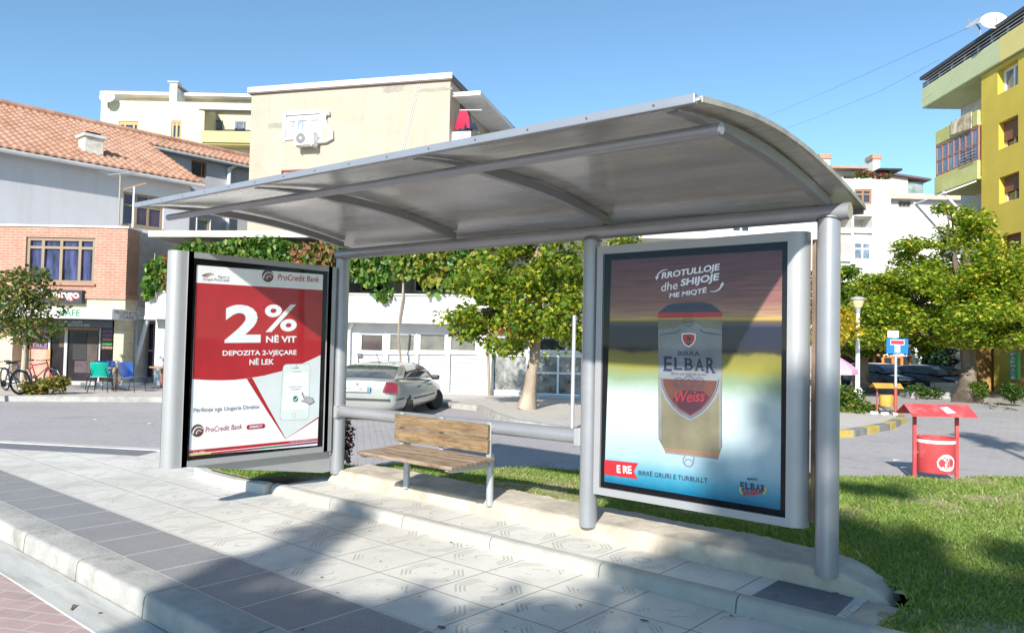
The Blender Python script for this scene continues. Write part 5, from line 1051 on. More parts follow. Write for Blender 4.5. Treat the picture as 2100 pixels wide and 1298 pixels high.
# roof terrace glazing with thin rails
b = MB(); zr1 = YB.uz(1930, 137, yo)[1]; 
M_prl = mat('pale_rail', (.55, .56, .58), .4, .3)
for k in range(3): MB().tube([(ub, yo+.05, zt1+.12+k*.14), (ue, yo+.05, zt1+.12+k*.14)], .02, 5).build('terrace_rail', M_prl, yb_)
for i in range(16): u = ub+.1+i*1.0; MB().box(u-.05, u+.05, yo+.25, yo+.35, zt1, zr1).build('terrace_post', M_prl, yb_)
MB().box(ub-.5, ue, yo+.30, yo+.32, zt1, zr1).build('terrace_glazing', glass_dark('terrace_dark_glass', (.05, .06, .08), .08, .7, .6), yb_)
MB().box(ub-.1, ue, yo-.05, 3, zr1, zr1+.14).build('terrace_roof', mat('dark_roof_edge', (.06, .055, .06), .6), yb_)
rg = thing('rug', 'patterned rug hung over the green balcony parapet', 'rug', YB.w(YB.uz(1965, 255, yo)[0], yo-.02, z21)); rc = YB.rect(1951, 232, 1993, 268, yo-.03)
q = [YB.w(a, yo-.03, z) for a, z in ((rc[0], YB.uz(1951, 278, yo)[1]), (rc[1], YB.uz(1993, 252, yo)[1]-.25), (rc[1], z21+.04), (rc[0], z21+.04))]; rl = Vector(rg.location)
b = MB(); b.add([tuple(Vector(p)-rl) for p in q] + [tuple(Vector(p)-rl-Vector(tuple(YB.y))*.03) for p in q], [(0, 1, 2, 3), (7, 6, 5, 4), (0, 4, 5, 1), (1, 5, 6, 2), (2, 6, 7, 3), (3, 7, 4, 0)]); b.build('cloth', mat('rug_pattern', (.50, .40, .26), .95, 0, .6, 4, dirt=(.75, .72, .66), dirt_scale=3, dirt_amt=.9), rg)
# awning over the lower balcony
aw = thing('awning', 'white folding awning slanting below the lower green balcony', 'awning', YB.w(u2+1, yo, z30)); al = Vector(aw.location)
p = [Vector(YB.w(u2+.6, yo-.05, z30-.05))-al, Vector(YB.w(ua, yo-.05, z30-.05))-al, Vector(YB.w(ua, yo-1.3, z30-.55))-al, Vector(YB.w(u2+.6, yo-1.3, z30-.55))-al]
MB().add([tuple(v) for v in p] + [tuple(v-Vector((0, 0, .05))) for v in p], [(0, 1, 2, 3), (7, 6, 5, 4), (0, 4, 5, 1), (1, 5, 6, 2), (2, 6, 7, 3), (3, 7, 4, 0)]).build('fabric', M_wfr, aw)
for u in (u2+.7, ua-.2): MB().tube([Vector(YB.w(u, yo-1.28, z30-.5))-al, Vector(YB.w(u, yo-.02, z30-1.9))-al], .05, 6).build('arm', M_wfr, aw)
MB().box(ub+2.4, ua, 1.55, 1.6, -.2, z30-.3).build('lower_glazing', M_pane2, yb_)
MB().box(u2+.4, ua, yo, yo+.08, z30-2.9, z30-1.9).build('lower_balcony_panel', mat('violet_grey_panel', (.42, .42, .55), .6), yb_)

# ---- (8) low shop behind the parked cars
LS = Fac(cw(18.2, 42.0), 40.5)
ls = thing('corner_shop', 'low white shop with orange framed doors behind the parked dark cars', 'building', LS.w(0, 0, 0), 40.5)
b = MB().box(LS.uz(1690, 760)[0], LS.uz(1990, 760)[0], 0, 6, -.2, LS.uz(1850, 700)[1]); b.build('wall', M_wa, ls)
b = MB().box(LS.uz(1690, 760)[0], LS.uz(1790, 760)[0], -.06, -.003, 0, LS.uz(1750, 722)[1]); b.box(LS.uz(1792, 760)[0], LS.uz(1868, 760)[0], -.06, -.003, 0, LS.uz(1830, 730)[1]); b.build('shop_window', M_dark, ls)
b = MB()
for x in (1791, 1808, 1829, 1847, 1866): u = LS.uz(x, 750)[0]; b.box(u-.07, u+.07, -.14, -.062, 0, LS.uz(1830, 732)[1])
b.box(LS.uz(1808, 750)[0], LS.uz(1848, 750)[0], -.14, -.062, LS.uz(1830, 734)[1], LS.uz(1830, 731)[1]); b.build('door_frame', mat('orange_timber', (.55, .20, .05), .6), ls)
MB().box(LS.uz(1680, 720)[0], LS.uz(1795, 720)[0], -1.0, 0, LS.uz(1740, 727)[1], LS.uz(1740, 719)[1]).build('awning', mat('red_awning', (.5, .14, .10), .8), ls)
# ------------------------------------------------------------------ vegetation
M_leaf = leaf_mat('leaf', .38, .42)
M_bark = mat('grey_bark', (.30, .24, .18), .95, 0, .3, 3, .8, 18, (1, 1, .35), dirt=(.52, .47, .40), dirt_scale=2.2, dirt_amt=.8, bdist=.03)  # pale blotches: flaking bark, with sun dapple painted into the colour
M_bark2 = mat('dark_bark', (.13, .10, .075), .95, 0, .3, 3, .8, 18, (1, 1, .35), dirt=(.30, .27, .22), dirt_scale=2, dirt_amt=.6, bdist=.03)
def leaves(P, size, rng, pal, upb=.5, droop=.35, var=.45, ratio=.62):
    """leaf blades at the points P; pal = [(weight, colour)]; returns V, F, cols"""
    n = len(P); nm = rng.normal(size=(n, 3)); nm /= np.linalg.norm(nm, axis=1, keepdims=True); nm[:, 2] = np.abs(nm[:, 2])*.6+upb; nm /= np.linalg.norm(nm, axis=1, keepdims=True)
    a = rng.normal(size=(n, 3)); a[:, 2] -= droop; a -= nm*(a*nm).sum(1, keepdims=True); a /= np.linalg.norm(a, axis=1, keepdims=True); s = np.cross(nm, a)
    L = size*(.6+.8*rng.random((n, 1))); W = L*ratio*.5; up = nm*L*.13
    V = np.stack([P, P+a*L*.22+s*W*.85+up*.7, P+a*L*.62+s*W*.8+up*.6, P+a*L-up*.9, P+a*L*.62-s*W*.8+up*.6, P+a*L*.22-s*W*.85+up*.7], 1).reshape(-1, 3)
    b = np.arange(n)[:, None]*6; F = np.concatenate([b+np.array([[0, 1, 2, 3]]), b+np.array([[0, 3, 4, 5]])], 0)
    w_ = np.array([p[0] for p in pal], float); w_ /= w_.sum(); ci = rng.choice(len(pal), n, p=w_); c = np.array([p[1] for p in pal])[ci]; c = c*(1-var/2+var*rng.random((n, 1)))
    return V, F, np.repeat(c, 6, 0)
def blob_points(blobs, n, rng, gap=.0, gf=1.1, shell=.45, seed=0):
    vol = np.array([b[3]*b[4]*b[5] for b in blobs])**.75; k = rng.choice(len(blobs), int(n*1.6), p=vol/vol.sum()); B = np.array([b[:6] for b in blobs])[k]
    d = rng.normal(size=(len(k), 3)); d /= np.linalg.norm(d, axis=1, keepdims=True); r = rng.random((len(k), 1))**shell*1.02; P = B[:, :3] + d*r*B[:, 3:]
    keep = np.array([mnoise.noise(Vector((p[0]*gf+seed, p[1]*gf, p[2]*gf*1.5))) > gap - .25 for p in P]); return P[keep][:n]
GRN = [(4, (.05, .12, .015)), (5, (.11, .20, .022)), (4, (.20, .27, .03)), (1.3, (.34, .33, .04)), (.2, (.34, .16, .03))]
LIND = [(3, (.07, .14, .016)), (5, (.14, .22, .022)), (5, (.25, .31, .03)), (2.6, (.40, .38, .04)), (.3, (.46, .29, .04))]
def limbs(root, path, r0, r1, blobs, seed, m, nb=7, start=.35, name='trunk'):
    """tapered trunk along path plus limbs reaching into the blobs"""
    rng = random.Random(seed); b = MB(); k = len(path); pts = [Vector(p) for p in path]
    def along(t): x = t*(k-1); i = min(int(x), k-2); return pts[i].lerp(pts[i+1], x-i)
    P = [along(i/11) for i in range(12)]; P = [p + Vector((rng.uniform(-1, 1), rng.uniform(-1, 1), 0))*r0*.12*(1 if 0 < i < 11 else 0) for i, p in enumerate(P)]
    rs = [r0*(1-i/11)+r1*i/11 for i in range(12)]; rs[0] *= 1.55; rs[1] *= 1.15; b.tube(P, rs, 14)
    for i in range(nb):
        t = start+(1-start)*rng.random(); s_ = along(t); bl = rng.choice(blobs); e = Vector(bl[:3]) + Vector((rng.uniform(-.7, .7)*bl[3], rng.uniform(-.7, .7)*bl[4], rng.uniform(-.4, .6)*bl[5]))
        md = s_.lerp(e, .5) + Vector((0, 0, -.12*(e-s_).length)); r = (r0*(1-t)+r1*t)*.55; b.tube([s_, s_.lerp(md, .5), md, md.lerp(e, .6), e], [r, r*.85, r*.65, r*.4, r*.12], 7)
        for _ in range(3): q = md.lerp(e, rng.random()); f = q + Vector((rng.uniform(-1, 1), rng.uniform(-1, 1), rng.uniform(-.2, 1)))*.45*bl[5]; b.tube([q, q.lerp(f, .5)+Vector((0, 0, .04)), f], [r*.35, r*.22, r*.06], 5)
    return b.build(name, m, root, smooth=50, recalc=False)
def tree(name, label, cat, base, blobs, path, r0, r1, n, size, seed, pal, bark, group=None, gap=.0, gf=1.1, nb=8, upb=.5, droop=.35, shell=.45, start=.35, ratio=.75):
    base = Vector(base); t = thing(name, label, cat, base, 0, group); rng = np.random.default_rng(seed); B = [(b[0]-base.x, b[1]-base.y, b[2]-base.z, *b[3:]) for b in blobs]
    limbs(t, [tuple(Vector(p)-base) for p in path], r0, r1, B, seed, bark, nb, start)
    P = blob_points(B, n, rng, gap, gf, shell, seed*3.7); big_mesh('crown', *leaves(P, size, rng, pal, upb, droop, ratio=ratio), M_leaf, t); return t
def bl(px, py, d, rx, ry, rz): p = at(px, py, d); return (p[0], p[1], p[2], rx, ry, rz)
# the linden in front of the garages
b0 = onz(1080, 838, 0)
tree('linden_tree', 'yellowing linden tree in front of the white garage building, framed by the shelter', 'tree', b0,
     [bl(1080, 575, 18, 1.7, 1.5, 1.15), bl(1065, 655, 17.9, 1.55, 1.3, .62), bl(955, 655, 17.8, .75, .7, .40), bl(915, 640, 17.8, .35, .4, .14), bl(1000, 600, 18, 1.0, .9, .8), bl(1180, 610, 18.2, .75, .9, .95), bl(1090, 470, 18.2, 1.5, 1.4, .8), bl(1150, 690, 18, .75, .8, .38), bl(1040, 712, 17.6, .6, .6, .25), bl(1110, 706, 17.7, .75, .7, .26), bl(975, 690, 17.7, .45, .5, .16), bl(1185, 690, 17.9, .5, .5, .3), bl(1275, 495, 18.4, .5, .6, .3)],
     [b0, at(1090, 770, 18.1), at(1102, 690, 18.1), at(1108, 560, 18.2), at(1100, 460, 18.3)], .165, .05, 13500, .115, 11, LIND, M_bark, gap=.17, gf=1.5, nb=14, start=.5)
# street trees on the right
b1 = onz(1985, 820, RZ+.1)
tree('broad_tree', 'large layered green tree with a thick dark trunk before the yellow building', 'tree', b1,
     [bl(1985, 470, 26.5, 1.1, 1.1, .85), bl(1975, 545, 26.5, 2.4, 2.2, .85), bl(1900, 590, 26, 2.0, 2.0, .75), bl(2055, 590, 26, 2.2, 2, .8), bl(1930, 655, 26, 2.8, 2.4, .75), bl(2060, 665, 25.5, 2.2, 2, .65), bl(1830, 640, 26, 1.5, 1.5, .6), bl(1800, 580, 26.2, .9, .9, .35), bl(1985, 690, 25.5, 1.6, 1.6, .4), bl(1935, 430, 26.5, .4, .4, .25), bl(1800, 690, 26, 1.3, 1.3, .45), bl(2085, 700, 24.5, 1.0, 1, .35), bl(1875, 510, 26.3, .8, .8, .4)],
     [b1, at(1986, 760, 26.6), at(1982, 690, 26.6), at(1975, 590, 26.6), at(1985, 470, 26.6)], .30, .08, 44000, .125, 21, [(w_, sc3(c_, 1.2)) for w_, c_ in LIND], M_bark2, gap=.20, gf=1.05, nb=16, start=.45, upb=.9)
b2 = onz(1765, 800, RZ+.1)
tree('broad_tree', 'darker green tree behind the white lamp post', 'tree', b2,
     [bl(1740, 620, 30.5, 2.0, 2, 1.2), bl(1800, 640, 30.5, 2.0, 2, 1.0), bl(1720, 570, 30.5, 1.2, 1.2, .5), bl(1770, 700, 30, 1.8, 1.8, .6), bl(1850, 690, 30.5, 1.6, 1.6, .7), bl(1710, 680, 30, 1.2, 1.2, .8)],
     [b2, at(1766, 750, 30.8), at(1765, 690, 30.8), at(1770, 600, 30.8)], .33, .10, 24000, .14, 22, GRN, M_bark, gap=.15, gf=1.0, nb=12)
b3 = onz(1722, 822, RZ+.1)
tree('yellow_sapling', 'small tree with bright yellow leaves above the pink parasol', 'tree', b3, [bl(1722, 655, 24.5, .6, .6, .45), bl(1738, 680, 24.4, .45, .5, .3), bl(1708, 690, 24.4, .5, .5, .35)],
     [b3, at(1722, 760, 24.7), at(1722, 660, 24.7)], .05, .02, 900, .12, 23, [(4, (.46, .36, .03)), (3, (.50, .42, .04)), (1, (.30, .33, .03)), (1, (.42, .28, .02))], M_bark, nb=6)
b4 = onz(46, 806, 0)
tree('street_tree', 'small sparse tree with a slim pale trunk among the parked bicycles', 'tree', b4,
     [bl(40, 590, 19.6, .95, .9, .45), bl(70, 622, 19.5, .7, .8, .42), bl(20, 650, 19.5, .9, .9, .5), bl(88, 672, 19.4, .55, .6, .26), bl(60, 560, 19.7, .6, .6, .2), bl(-40, 620, 19.6, .8, .8, .6), bl(50, 690, 19.4, .7, .6, .22)],
     [b4, at(48, 760, 19.6), at(52, 700, 19.6), at(45, 640, 19.6), at(40, 580, 19.6)], .075, .03, 3000, .11, 31, [(4, (.05, .10, .025)), (4, (.10, .15, .04)), (3, (.19, .18, .05)), (1.2, (.30, .20, .07))], mat('pale_bark', (.42, .36, .28), .95, 0, .2, 3, .6, 20, (1, 1, .4), bdist=.02), gap=.10, gf=2.4, nb=16, start=.5)
# climbing vine along the terrace
rng = np.random.default_rng(41); P = []
while len(P) < 13500:
    px = 300+700*rng.random(); lo_ = 597+12*math.sin(px*.05)+8*math.sin(px*.13); hi_ = 492+9*math.sin(px*.031+1)
    if px < 400: hi_ = 492+ (400-px)*.55
    py = hi_+(lo_-hi_)*rng.random()
    if 350 < px < 395 and py < 490: hi_ = 470
    k_ = mnoise.noise(Vector((px*.018, py*.03, 0))) + .6*mnoise.noise(Vector((px*.06, py*.08, 5)))
    if px > 705 and py > 560 and k_ < -.22+(py-560)*.006: continue
    if k_ < -.62: continue
    yy = -.35-.45*rng.random() - .25*max(0, mnoise.noise(Vector((px*.03, py*.05, 9)))); u, z = GA.uz(px, py, yy); P.append((px, *GA.w(u, yy, z)))
P = np.array(P); o_ = Vector(GA.w(GA.uz(822, 700, -.6)[0], -.6, 0)); pal = [(4, (.05, .13, .025)), (5, (.09, .19, .03)), (3, (.17, .25, .05)), (.6, (.32, .30, .07))]
vt_ = thing('climbing_vine', 'leafy climbing vine draped along the terrace of the white garage building', 'vine', o_)
V_, F_, c_ = leaves(P[:, 1:]-np.array(o_), .17, rng, pal, .05, .9, .5, .85)
red = np.repeat((np.abs(P[:, 0]-645) < 45) & (rng.random(len(P)) < .45) | (np.abs(P[:, 0]-345) < 14) & (rng.random(len(P)) < .6), 6); c_[red] = np.array([.34, .17, .09])*(.6+.8*np.repeat(rng.random(len(P)), 6)[red][:, None]); yel = np.repeat((np.abs(P[:, 0]-870) < 70) & (rng.random(len(P)) < .3), 6); c_[yel] = np.array([.33, .30, .05])
big_mesh('foliage', V_, F_, c_, M_leaf, vt_)
def ga3(px, py, y): u, z = GA.uz(px, py, y); return Vector(GA.w(u, y, z))-o_
b = MB().tube([ga3(828, 560, -.62), ga3(826, 610, -.66), ga3(819, 650, -.66), ga3(817, 690, -.62), ga3(821, 730, -.5), ga3(823, 800, -.3)], [.028, .034, .034, .03, .034, .04], 7)
b.build('stem', M_bark, vt_, smooth=50); MB().tube([ga3(1003, 660, -.6), ga3(1001, 730, -.4), ga3(1004, 812, -.25)], [.04, .045, .05], 7).build('stem', M_bark, vt_, smooth=50)
MB().tube([ga3(318, 520, -.7), ga3(316, 570, -.72), ga3(322, 620, -.7)], [.02, .02, .012], 5).build('stem', M_bark, vt_)
# shrubs, hedges
def shrub(name, label, cat, base, blobs, n, size, seed, pal, gap=-.1, gf=2.5, stems=5, h=.3, upb=.4):
    base = Vector(base); t = thing(name, label, cat, base); rng = np.random.default_rng(seed); B = [(b[0]-base.x, b[1]-base.y, b[2]-base.z, *b[3:]) for b in blobs]; rr = random.Random(seed)
    b = MB()
    for i in range(stems): q = B[i % len(B)]; b.tube([(rr.uniform(-.08, .08)+q[0]*.5, rr.uniform(-.08, .08)+q[1]*.5, -.02), (q[0]*.8, q[1]*.8, q[2]*.6), (q[0]+rr.uniform(-.5, .5)*q[3], q[1]+rr.uniform(-.5, .5)*q[4], q[2]+q[5]*.5)], [.022, .016, .006], 5)
    b.build('stems', M_bark2, t, recalc=False); P = blob_points(B, n, rng, gap, gf, .35, seed); P = P[P[:, 2] > 0]; big_mesh('foliage', *leaves(P, size, rng, pal, upb, .1), M_leaf, t); return t
RED = [(4, (.085, .014, .02)), (4, (.14, .022, .03)), (1, (.22, .05, .05)), (1, (.05, .015, .015))]
p = onz(703, 948, .1); shrub('red_barberry', 'dark red leaved rounded shrub behind the left shelter post', 'shrub', (p[0], p[1], .1), [bl(701, 893, 9.3, .135, .16, .24), bl(700, 930, 9.3, .10, .14, .14)], 1500, .032, 51, RED, -.2, 6)
DG = [(4, (.03, .075, .012)), (4, (.06, .12, .02)), (2, (.11, .17, .03))]; MG = [(3, (.05, .11, .015)), (4, (.10, .17, .02)), (2, (.19, .24, .03))]; OL = [(3, (.10, .13, .03)), (4, (.20, .20, .04)), (3, (.32, .24, .06)), (1, (.20, .09, .04))]
p = onz(92, 803, 0); shrub('spreading_shrub', 'low straggly green and ochre shrub beside the bicycles', 'shrub', p, [bl(75, 795, 19.4, .35, .4, .20), bl(100, 792, 19.4, .4, .4, .20), bl(120, 782, 19.4, .22, .3, .12)], 1100, .10, 52, OL, 0, 3)
p = onz(2006, 820, RZ+.1); shrub('round_bush', 'round clipped bush at the foot of the large tree', 'shrub', p, [bl(2006, 802, 25.4, .30, .3, .22), bl(2006, 790, 25.4, .24, .25, .12)], 1300, .075, 53, MG, -.3, 3)
p = onz(2080, 826, RZ+.1); shrub('round_bush', 'darker round bush at the right picture edge before the pharmacy', 'shrub', p, [bl(2080, 806, 24.5, .36, .36, .26), bl(2076, 795, 24.5, .28, .28, .16)], 1300, .075, 54, DG, -.3, 3)
p = onz(1885, 815, RZ+.1); shrub('low_bush', 'low shaded bush before the parked black cars', 'shrub', p, [bl(1880, 803, 27.5, .45, .4, .25), bl(1912, 806, 27.3, .4, .4, .2)], 900, .09, 55, DG, -.1, 2.5)
p = onz(2045, 838, RZ+.1); shrub('low_weeds', 'patch of low weeds along the right-hand pavement edge', 'shrub', p, [bl(2030, 832, 24, .5, .3, .12), bl(2075, 840, 23.5, .55, .3, .13), bl(2100, 846, 23, .4, .3, .14)], 900, .08, 56, DG, 0, 3)
p = onz(1925, 790, RZ+.1); shrub('conifer', 'dark green conifer between the corner shop and the large tree', 'tree', p, [bl(1935, 735, 36, 1.2, 1, .55), bl(1925, 715, 36, .9, .8, .4), bl(1940, 758, 36, 1.0, .9, .4)], 2600, .16, 57, [(4, (.02, .06, .025)), (3, (.04, .095, .04))], -.1, 1.5, h=1)
p = onz(1735, 845, RZ+.12); shrub('flower_hedge', 'ragged hedge with yellow flowers around the pink parasol', 'hedge', p, [bl(1712, 820, 20, .35, .6, .28), bl(1738, 815, 20.4, .4, .7, .32), bl(1765, 836, 19.6, .32, .45, .20), bl(1784, 844, 19.3, .22, .35, .16), bl(1718, 848, 19.4, .30, .4, .18), bl(1750, 850, 19.0, .35, .35, .10)], 3600, .075, 58, DG+MG+[(1.5, (.62, .40, .02))], -.05, 2.5, 8)
rng = np.random.default_rng(5); FLW = [(4, (.05, .11, .02)), (3, (.12, .18, .03)), (2, (.50, .05, .08)), (1, (.5, .3, .3))]
for px0, px1, lab in ((1752, 1793, 'red and green flowers in the long rooftop box of the white apartments'), (1805, 1823, 'pink flowers on the small rooftop terrace of the white apartments')):
    rc = WA.rect(px0, 356, px1, 368, .3); base = WA.w((rc[0]+rc[1])/2, .3, zm); t = thing('flower_box', lab, 'flowers', base, 40.5); MB().box(-(rc[1]-rc[0])/2, (rc[1]-rc[0])/2, -.15, .15, .01, .16).build('box', M_conc, t)
    n = 500; P = np.stack([(rng.random(n)-.5)*(rc[1]-rc[0]), (rng.random(n)-.5)*.5, .15+rng.random(n)**1.5*.5], 1); big_mesh('flowers', *leaves(P, .2, rng, FLW, .3), M_leaf, t)
# trees that stand across the road behind the viewpoint and throw the dappled shade over the pavement
def shade_blob(px, py, z, r, h): p = onz(px, py, z); q = Vector(p) + SUN*((h-z)/SUN.z); return (q.x, q.y, q.z, r, r*.8, r*.62)
S = [(430, 1215, .30, 5.0), (560, 1160, .38, 5.2), (655, 1095, .34, 5.4), (700, 1040, .26, 5.6), (330, 1260, .32, 4.8), (760, 1270, .42, 4.6), (930, 1300, .45, 4.6), (1180, 1290, .42, 4.8), (1330, 1215, .36, 5.2), (1460, 1180, .40, 5.6), (1420, 1275, .45, 5.0), (1610, 1235, .5, 5.6), (1700, 1190, .5, 6.0), (1560, 1120, .4, 6.2), (1800, 1130, .46, 6.2),
     (1900, 1240, .55, 5.8), (2060, 1270, .6, 5.8), (1760, 1290, .55, 5.2), (1780, 1005, .40, 6.6), (1880, 1000, .30, 7.0), (1650, 1080, .4, 6.4), (1560, 1300, .5, 5.0), (1040, 1245, .22, 4.8), (2085, 1165, .35, 6.2), (500, 1290, .5, 4.6)]
SB = [shade_blob(x, y, 0 if y > 1040 else .1, r, h) for x, y, r, h in S]
cx_, cy_ = sum(b[0] for b in SB)/len(SB), sum(b[1] for b in SB)/len(SB)
tree('linden_tree', 'tall leafy linden across the road behind the viewpoint, shading the pavement', 'tree', (cx_, cy_-.3, RZ), SB, [(cx_, cy_-.3, RZ), (cx_+.1, cy_-.2, 2), (cx_, cy_, 3.8), (cx_, cy_+.1, 5.2)], .14, .05, 7000, .14, 61, LIND, M_bark, gap=-.02, gf=2.0, nb=12, start=.6, shell=.5)
tip = Vector(onz(1990, 892, RZ)); hgt = 5.2; base = tip + Vector((SUN.x, SUN.y, 0))/SUN.z*hgt; base.z = RZ
tree('young_tree', 'slim young tree standing beyond the right picture edge', 'tree', base, [(base.x, base.y, hgt-.35, .40, .40, .5), (base.x+.15, base.y+.2, hgt-1.1, .5, .5, .3)], [base, (base.x, base.y, 2.5), (base.x, base.y, hgt-.2)], .10, .03, 420, .16, 62, GRN, M_bark, gap=.05, gf=2, nb=6, start=.7)
# ------------------------------------------------------------------ vehicles
def paint(name, col, rough=.28, metal=.4):
    m, nt, p = new_mat(name); v = coords(nt); n = noise(nt, v, 2.5, 5); c = mixc(nt, ramp(nt, n, [(.35, (0,)*3), (.75, (.18,)*3)]), col, sc3(col, .8)); nt.links.new(c, p.inputs['Base Color'])
    p.inputs['Metallic'].default_value = metal; p.inputs['Roughness'].default_value = rough; p.inputs['Coat Weight'].default_value = .5; p.inputs['Coat Roughness'].default_value = .06; return m
M_tyre = mat('tyre_rubber', (.022, .022, .024), .85, 0, .2, 8); M_rim = mat('alloy_rim', (.42, .43, .45), .35, .7, .1, 6); M_cg = mat('car_glass', (.07, .085, .085), .05, 0, .6, 2.2, spec=.6)
M_tl = mat('tail_light', (.22, .012, .022), .15, 0, .15, 8, spec=.8); M_hl = mat('headlight_glass', (.62, .62, .60), .1, 0, .1, 8, spec=.8); M_bt = mat('black_plastic', (.025, .025, .03), .5)
def make_car(label, pm, loc, rz, zs, plate=None, group=None, steer=0, cat='car', name='parked_car'):
    t = thing(name, label, cat, loc, rz, group); t.scale = (1, 1, zs)
    S = [(-2.24, .34, .66, .74, .68, .62, .99, 1.03), (-2.16, .28, .76, .82, .78, .71, 1.07, 1.10), (-1.9, .24, .80, .855, .83, .73, 1.08, 1.12), (-1.45, .22, .82, .87, .84, .75, 1.04, 1.08), (-.7, .21, .83, .875, .84, .75, .99, 1.03), (.3, .21, .83, .875, .83, .74, .95, .99), (1.0, .21, .83, .87, .82, .72, .91, .955),
         (1.4, .22, .81, .86, .80, .66, .855, .92), (1.85, .24, .77, .82, .74, .58, .77, .83), (2.12, .28, .68, .72, .62, .48, .66, .72), (2.24, .36, .50, .54, .46, .34, .56, .60)]
    V = []; F = []
    for x, zb, wb, wm_, ws_, wt, zs_, zt_ in S:
        h = [(0, zb), (wb, zb), (wm_, zb+.16), (wm_, .60 if zs_ > .7 else zb+.2), (ws_, zs_-.02), (wt, zs_+.012), (wt*.5, zt_-.01), (0, zt_)]
        V += [(x, y, z) for y, z in h] + [(x, -y, z) for y, z in h[-2:0:-1]]
    n = 14
    for i in range(len(S)-1):
        for j in range(n): F.append((i*n+j, i*n+(j+1) % n, (i+1)*n+(j+1) % n, (i+1)*n+j))
    F += [tuple(range(n-1, -1, -1)), tuple(range((len(S)-1)*n, len(S)*n))]
    b = MB().add(V, F); o = b.build('body', pm, t, smooth=180); cut = MB()
    for x in (-1.32, 1.25): cut.lathe([(.345, -1.3), (.345, 1.3)], 28, (0, 0, 0)); 
    cut.v = [(v[0] + (-1.32 if i < 56 else 1.25), v[2], v[1]+.30) for i, v in enumerate(cut.v)]; co = cut.build('cut', pm)
    s_ = o.modifiers.new('s', 'SUBSURF'); s_.levels = 2; s_.render_levels = 2; bo = o.modifiers.new('b', 'BOOLEAN'); bo.operation = 'DIFFERENCE'; bo.object = co; bo.solver = 'EXACT'
    dg = bpy.context.evaluated_depsgraph_get(); me = bpy.data.meshes.new_from_object(o.evaluated_get(dg)); o.modifiers.clear(); old = o.data; o.data = me; bpy.data.meshes.remove(old); bpy.data.objects.remove(co)
    me.polygons.foreach_set('use_smooth', [True]*len(me.polygons)); me.set_sharp_from_angle(angle=R(35)); 
    if not me.materials: me.materials.append(pm)
    me.materials.append(M_bt); k_ = len(me.materials)-1
    for p_ in me.polygons:
        if all(any(math.hypot(me.vertices[v].co.x-x, me.vertices[v].co.z-.30) < .352 for x in (-1.32, 1.25)) for v in p_.vertices): p_.material_index = k_
    MB().box(-1.7, 1.65, -.62, .62, .19, .62).build('underbody', M_bt, t)
    # cabin: pillars and roof in body paint, glass panes slightly proud
    def sp(x, k, s): zb, zt = .935, 1.39+.035*(1-((x+.25)/.9)**2); y = .775+(.565-.775)*k; return (x, s*y, zb+(zt-zb)*k)
    base = [-2.0, -1.45, -.4, .6, 1.22]; top = [-1.05, -.84, -.25, .12, .36]
    V = []; F = []
    for xb, xt in zip(base, top):
        zt = 1.38+.05*(1-((xt+.28)/.75)**2); zb = 1.075-.05*(xb+1.98)*.8
        V += [(xb, .77, zb), ((xb+xt)/2, .70, (zb+zt)/2+.04), (xt, .57, zt), (xt, .28, zt+.028), (xt, -.28, zt+.028), (xt, -.57, zt), ((xb+xt)/2, -.70, (zb+zt)/2+.04), (xb, -.77, zb)]
    for i in range(4):
        for j in range(7): F.append((i*8+j, i*8+j+1, i*8+9+j, i*8+8+j))
    F += [(0, 1, 6, 7), (1, 2, 5, 6), (2, 3, 4, 5), (32, 39, 38, 33), (33, 38, 37, 34), (34, 37, 36, 35)]
    o = MB().add(V, F).build('cabin', pm, t, smooth=65)
    ST = [[Vector(V[i*8+j]) for j in range(8)] for i in range(5)]
    def side(f, t_, sgn):                                   # a point on the cabin side: f along the stations, t up
        i = min(3, int(f)); q = f-i; col = [ST[i][j].lerp(ST[i+1][j], q) for j in ((0, 1, 2) if sgn > 0 else (7, 6, 5))]
        return col[0].lerp(col[1], t_*2) if t_ < .5 else col[1].lerp(col[2], t_*2-1)
    def endp(i, x, t_): a = side(i, t_, 1); c = side(i, t_, -1); return a.lerp(c, x) + Vector((0, 0, .02*t_*(1-(2*x-1)**2)))
    def grid(nm, fn, n1, n2, off):
        b = MB(); b.add([tuple(fn(i/n1, j/n2)+Vector(off)) for i in range(n1+1) for j in range(n2+1)], [(i*(n2+1)+j, i*(n2+1)+j+1, (i+1)*(n2+1)+j+1, (i+1)*(n2+1)+j) for i in range(n1) for j in range(n2)]); return b.build(nm, M_cg, t, smooth=60, recalc=False)
    grid('rear_window', lambda x, y: endp(0, .05+.90*x, .06+.84*y), 8, 6, (-.012, 0, .016)); grid('windscreen', lambda x, y: endp(4, .05+.90*x, .06+.86*y), 8, 6, (.012, 0, .014))
    for s in (-1, 1):
        grid('side_window', lambda x, y: side(.85+.5*y*.35+(2.16-.85-.5*y*.35)*x, .10+.78*y, s), 6, 6, (0, s*.012, .004)); grid('side_window', lambda x, y: side(2.26+(3.78-2.26)*x, .10+.78*y, s), 6, 6, (0, s*.012, .004))
        MB().obox((.78, s*.90, 1.0), .12, .20, .13, (0, 0, 0)).build('mirror', M_bt, t, bevel=.04, seg=3)
        MB().box(-.95, .9, *sorted((s*.862, s*.884)), .50, .545).build('side_strip', M_bt, t, bevel=.008); MB().box(-2.15, -1.72, *sorted((s*.80, s*.862)), .56, .60).build('bumper_side_strip', M_bt, t, bevel=.008)
        for x in (-.62, .42): MB().box(x, x+.17, *sorted((s*.85, s*.882)), .80, .835).build('door_handle', M_bt, t, bevel=.01)
        P = [(-2.255, s*.57, .76), (-2.225, s*.72, .74), (-2.09, s*.80, .74), (-2.06, s*.79, .96), (-2.19, s*.70, 1.02), (-2.24, s*.62, 1.01)]
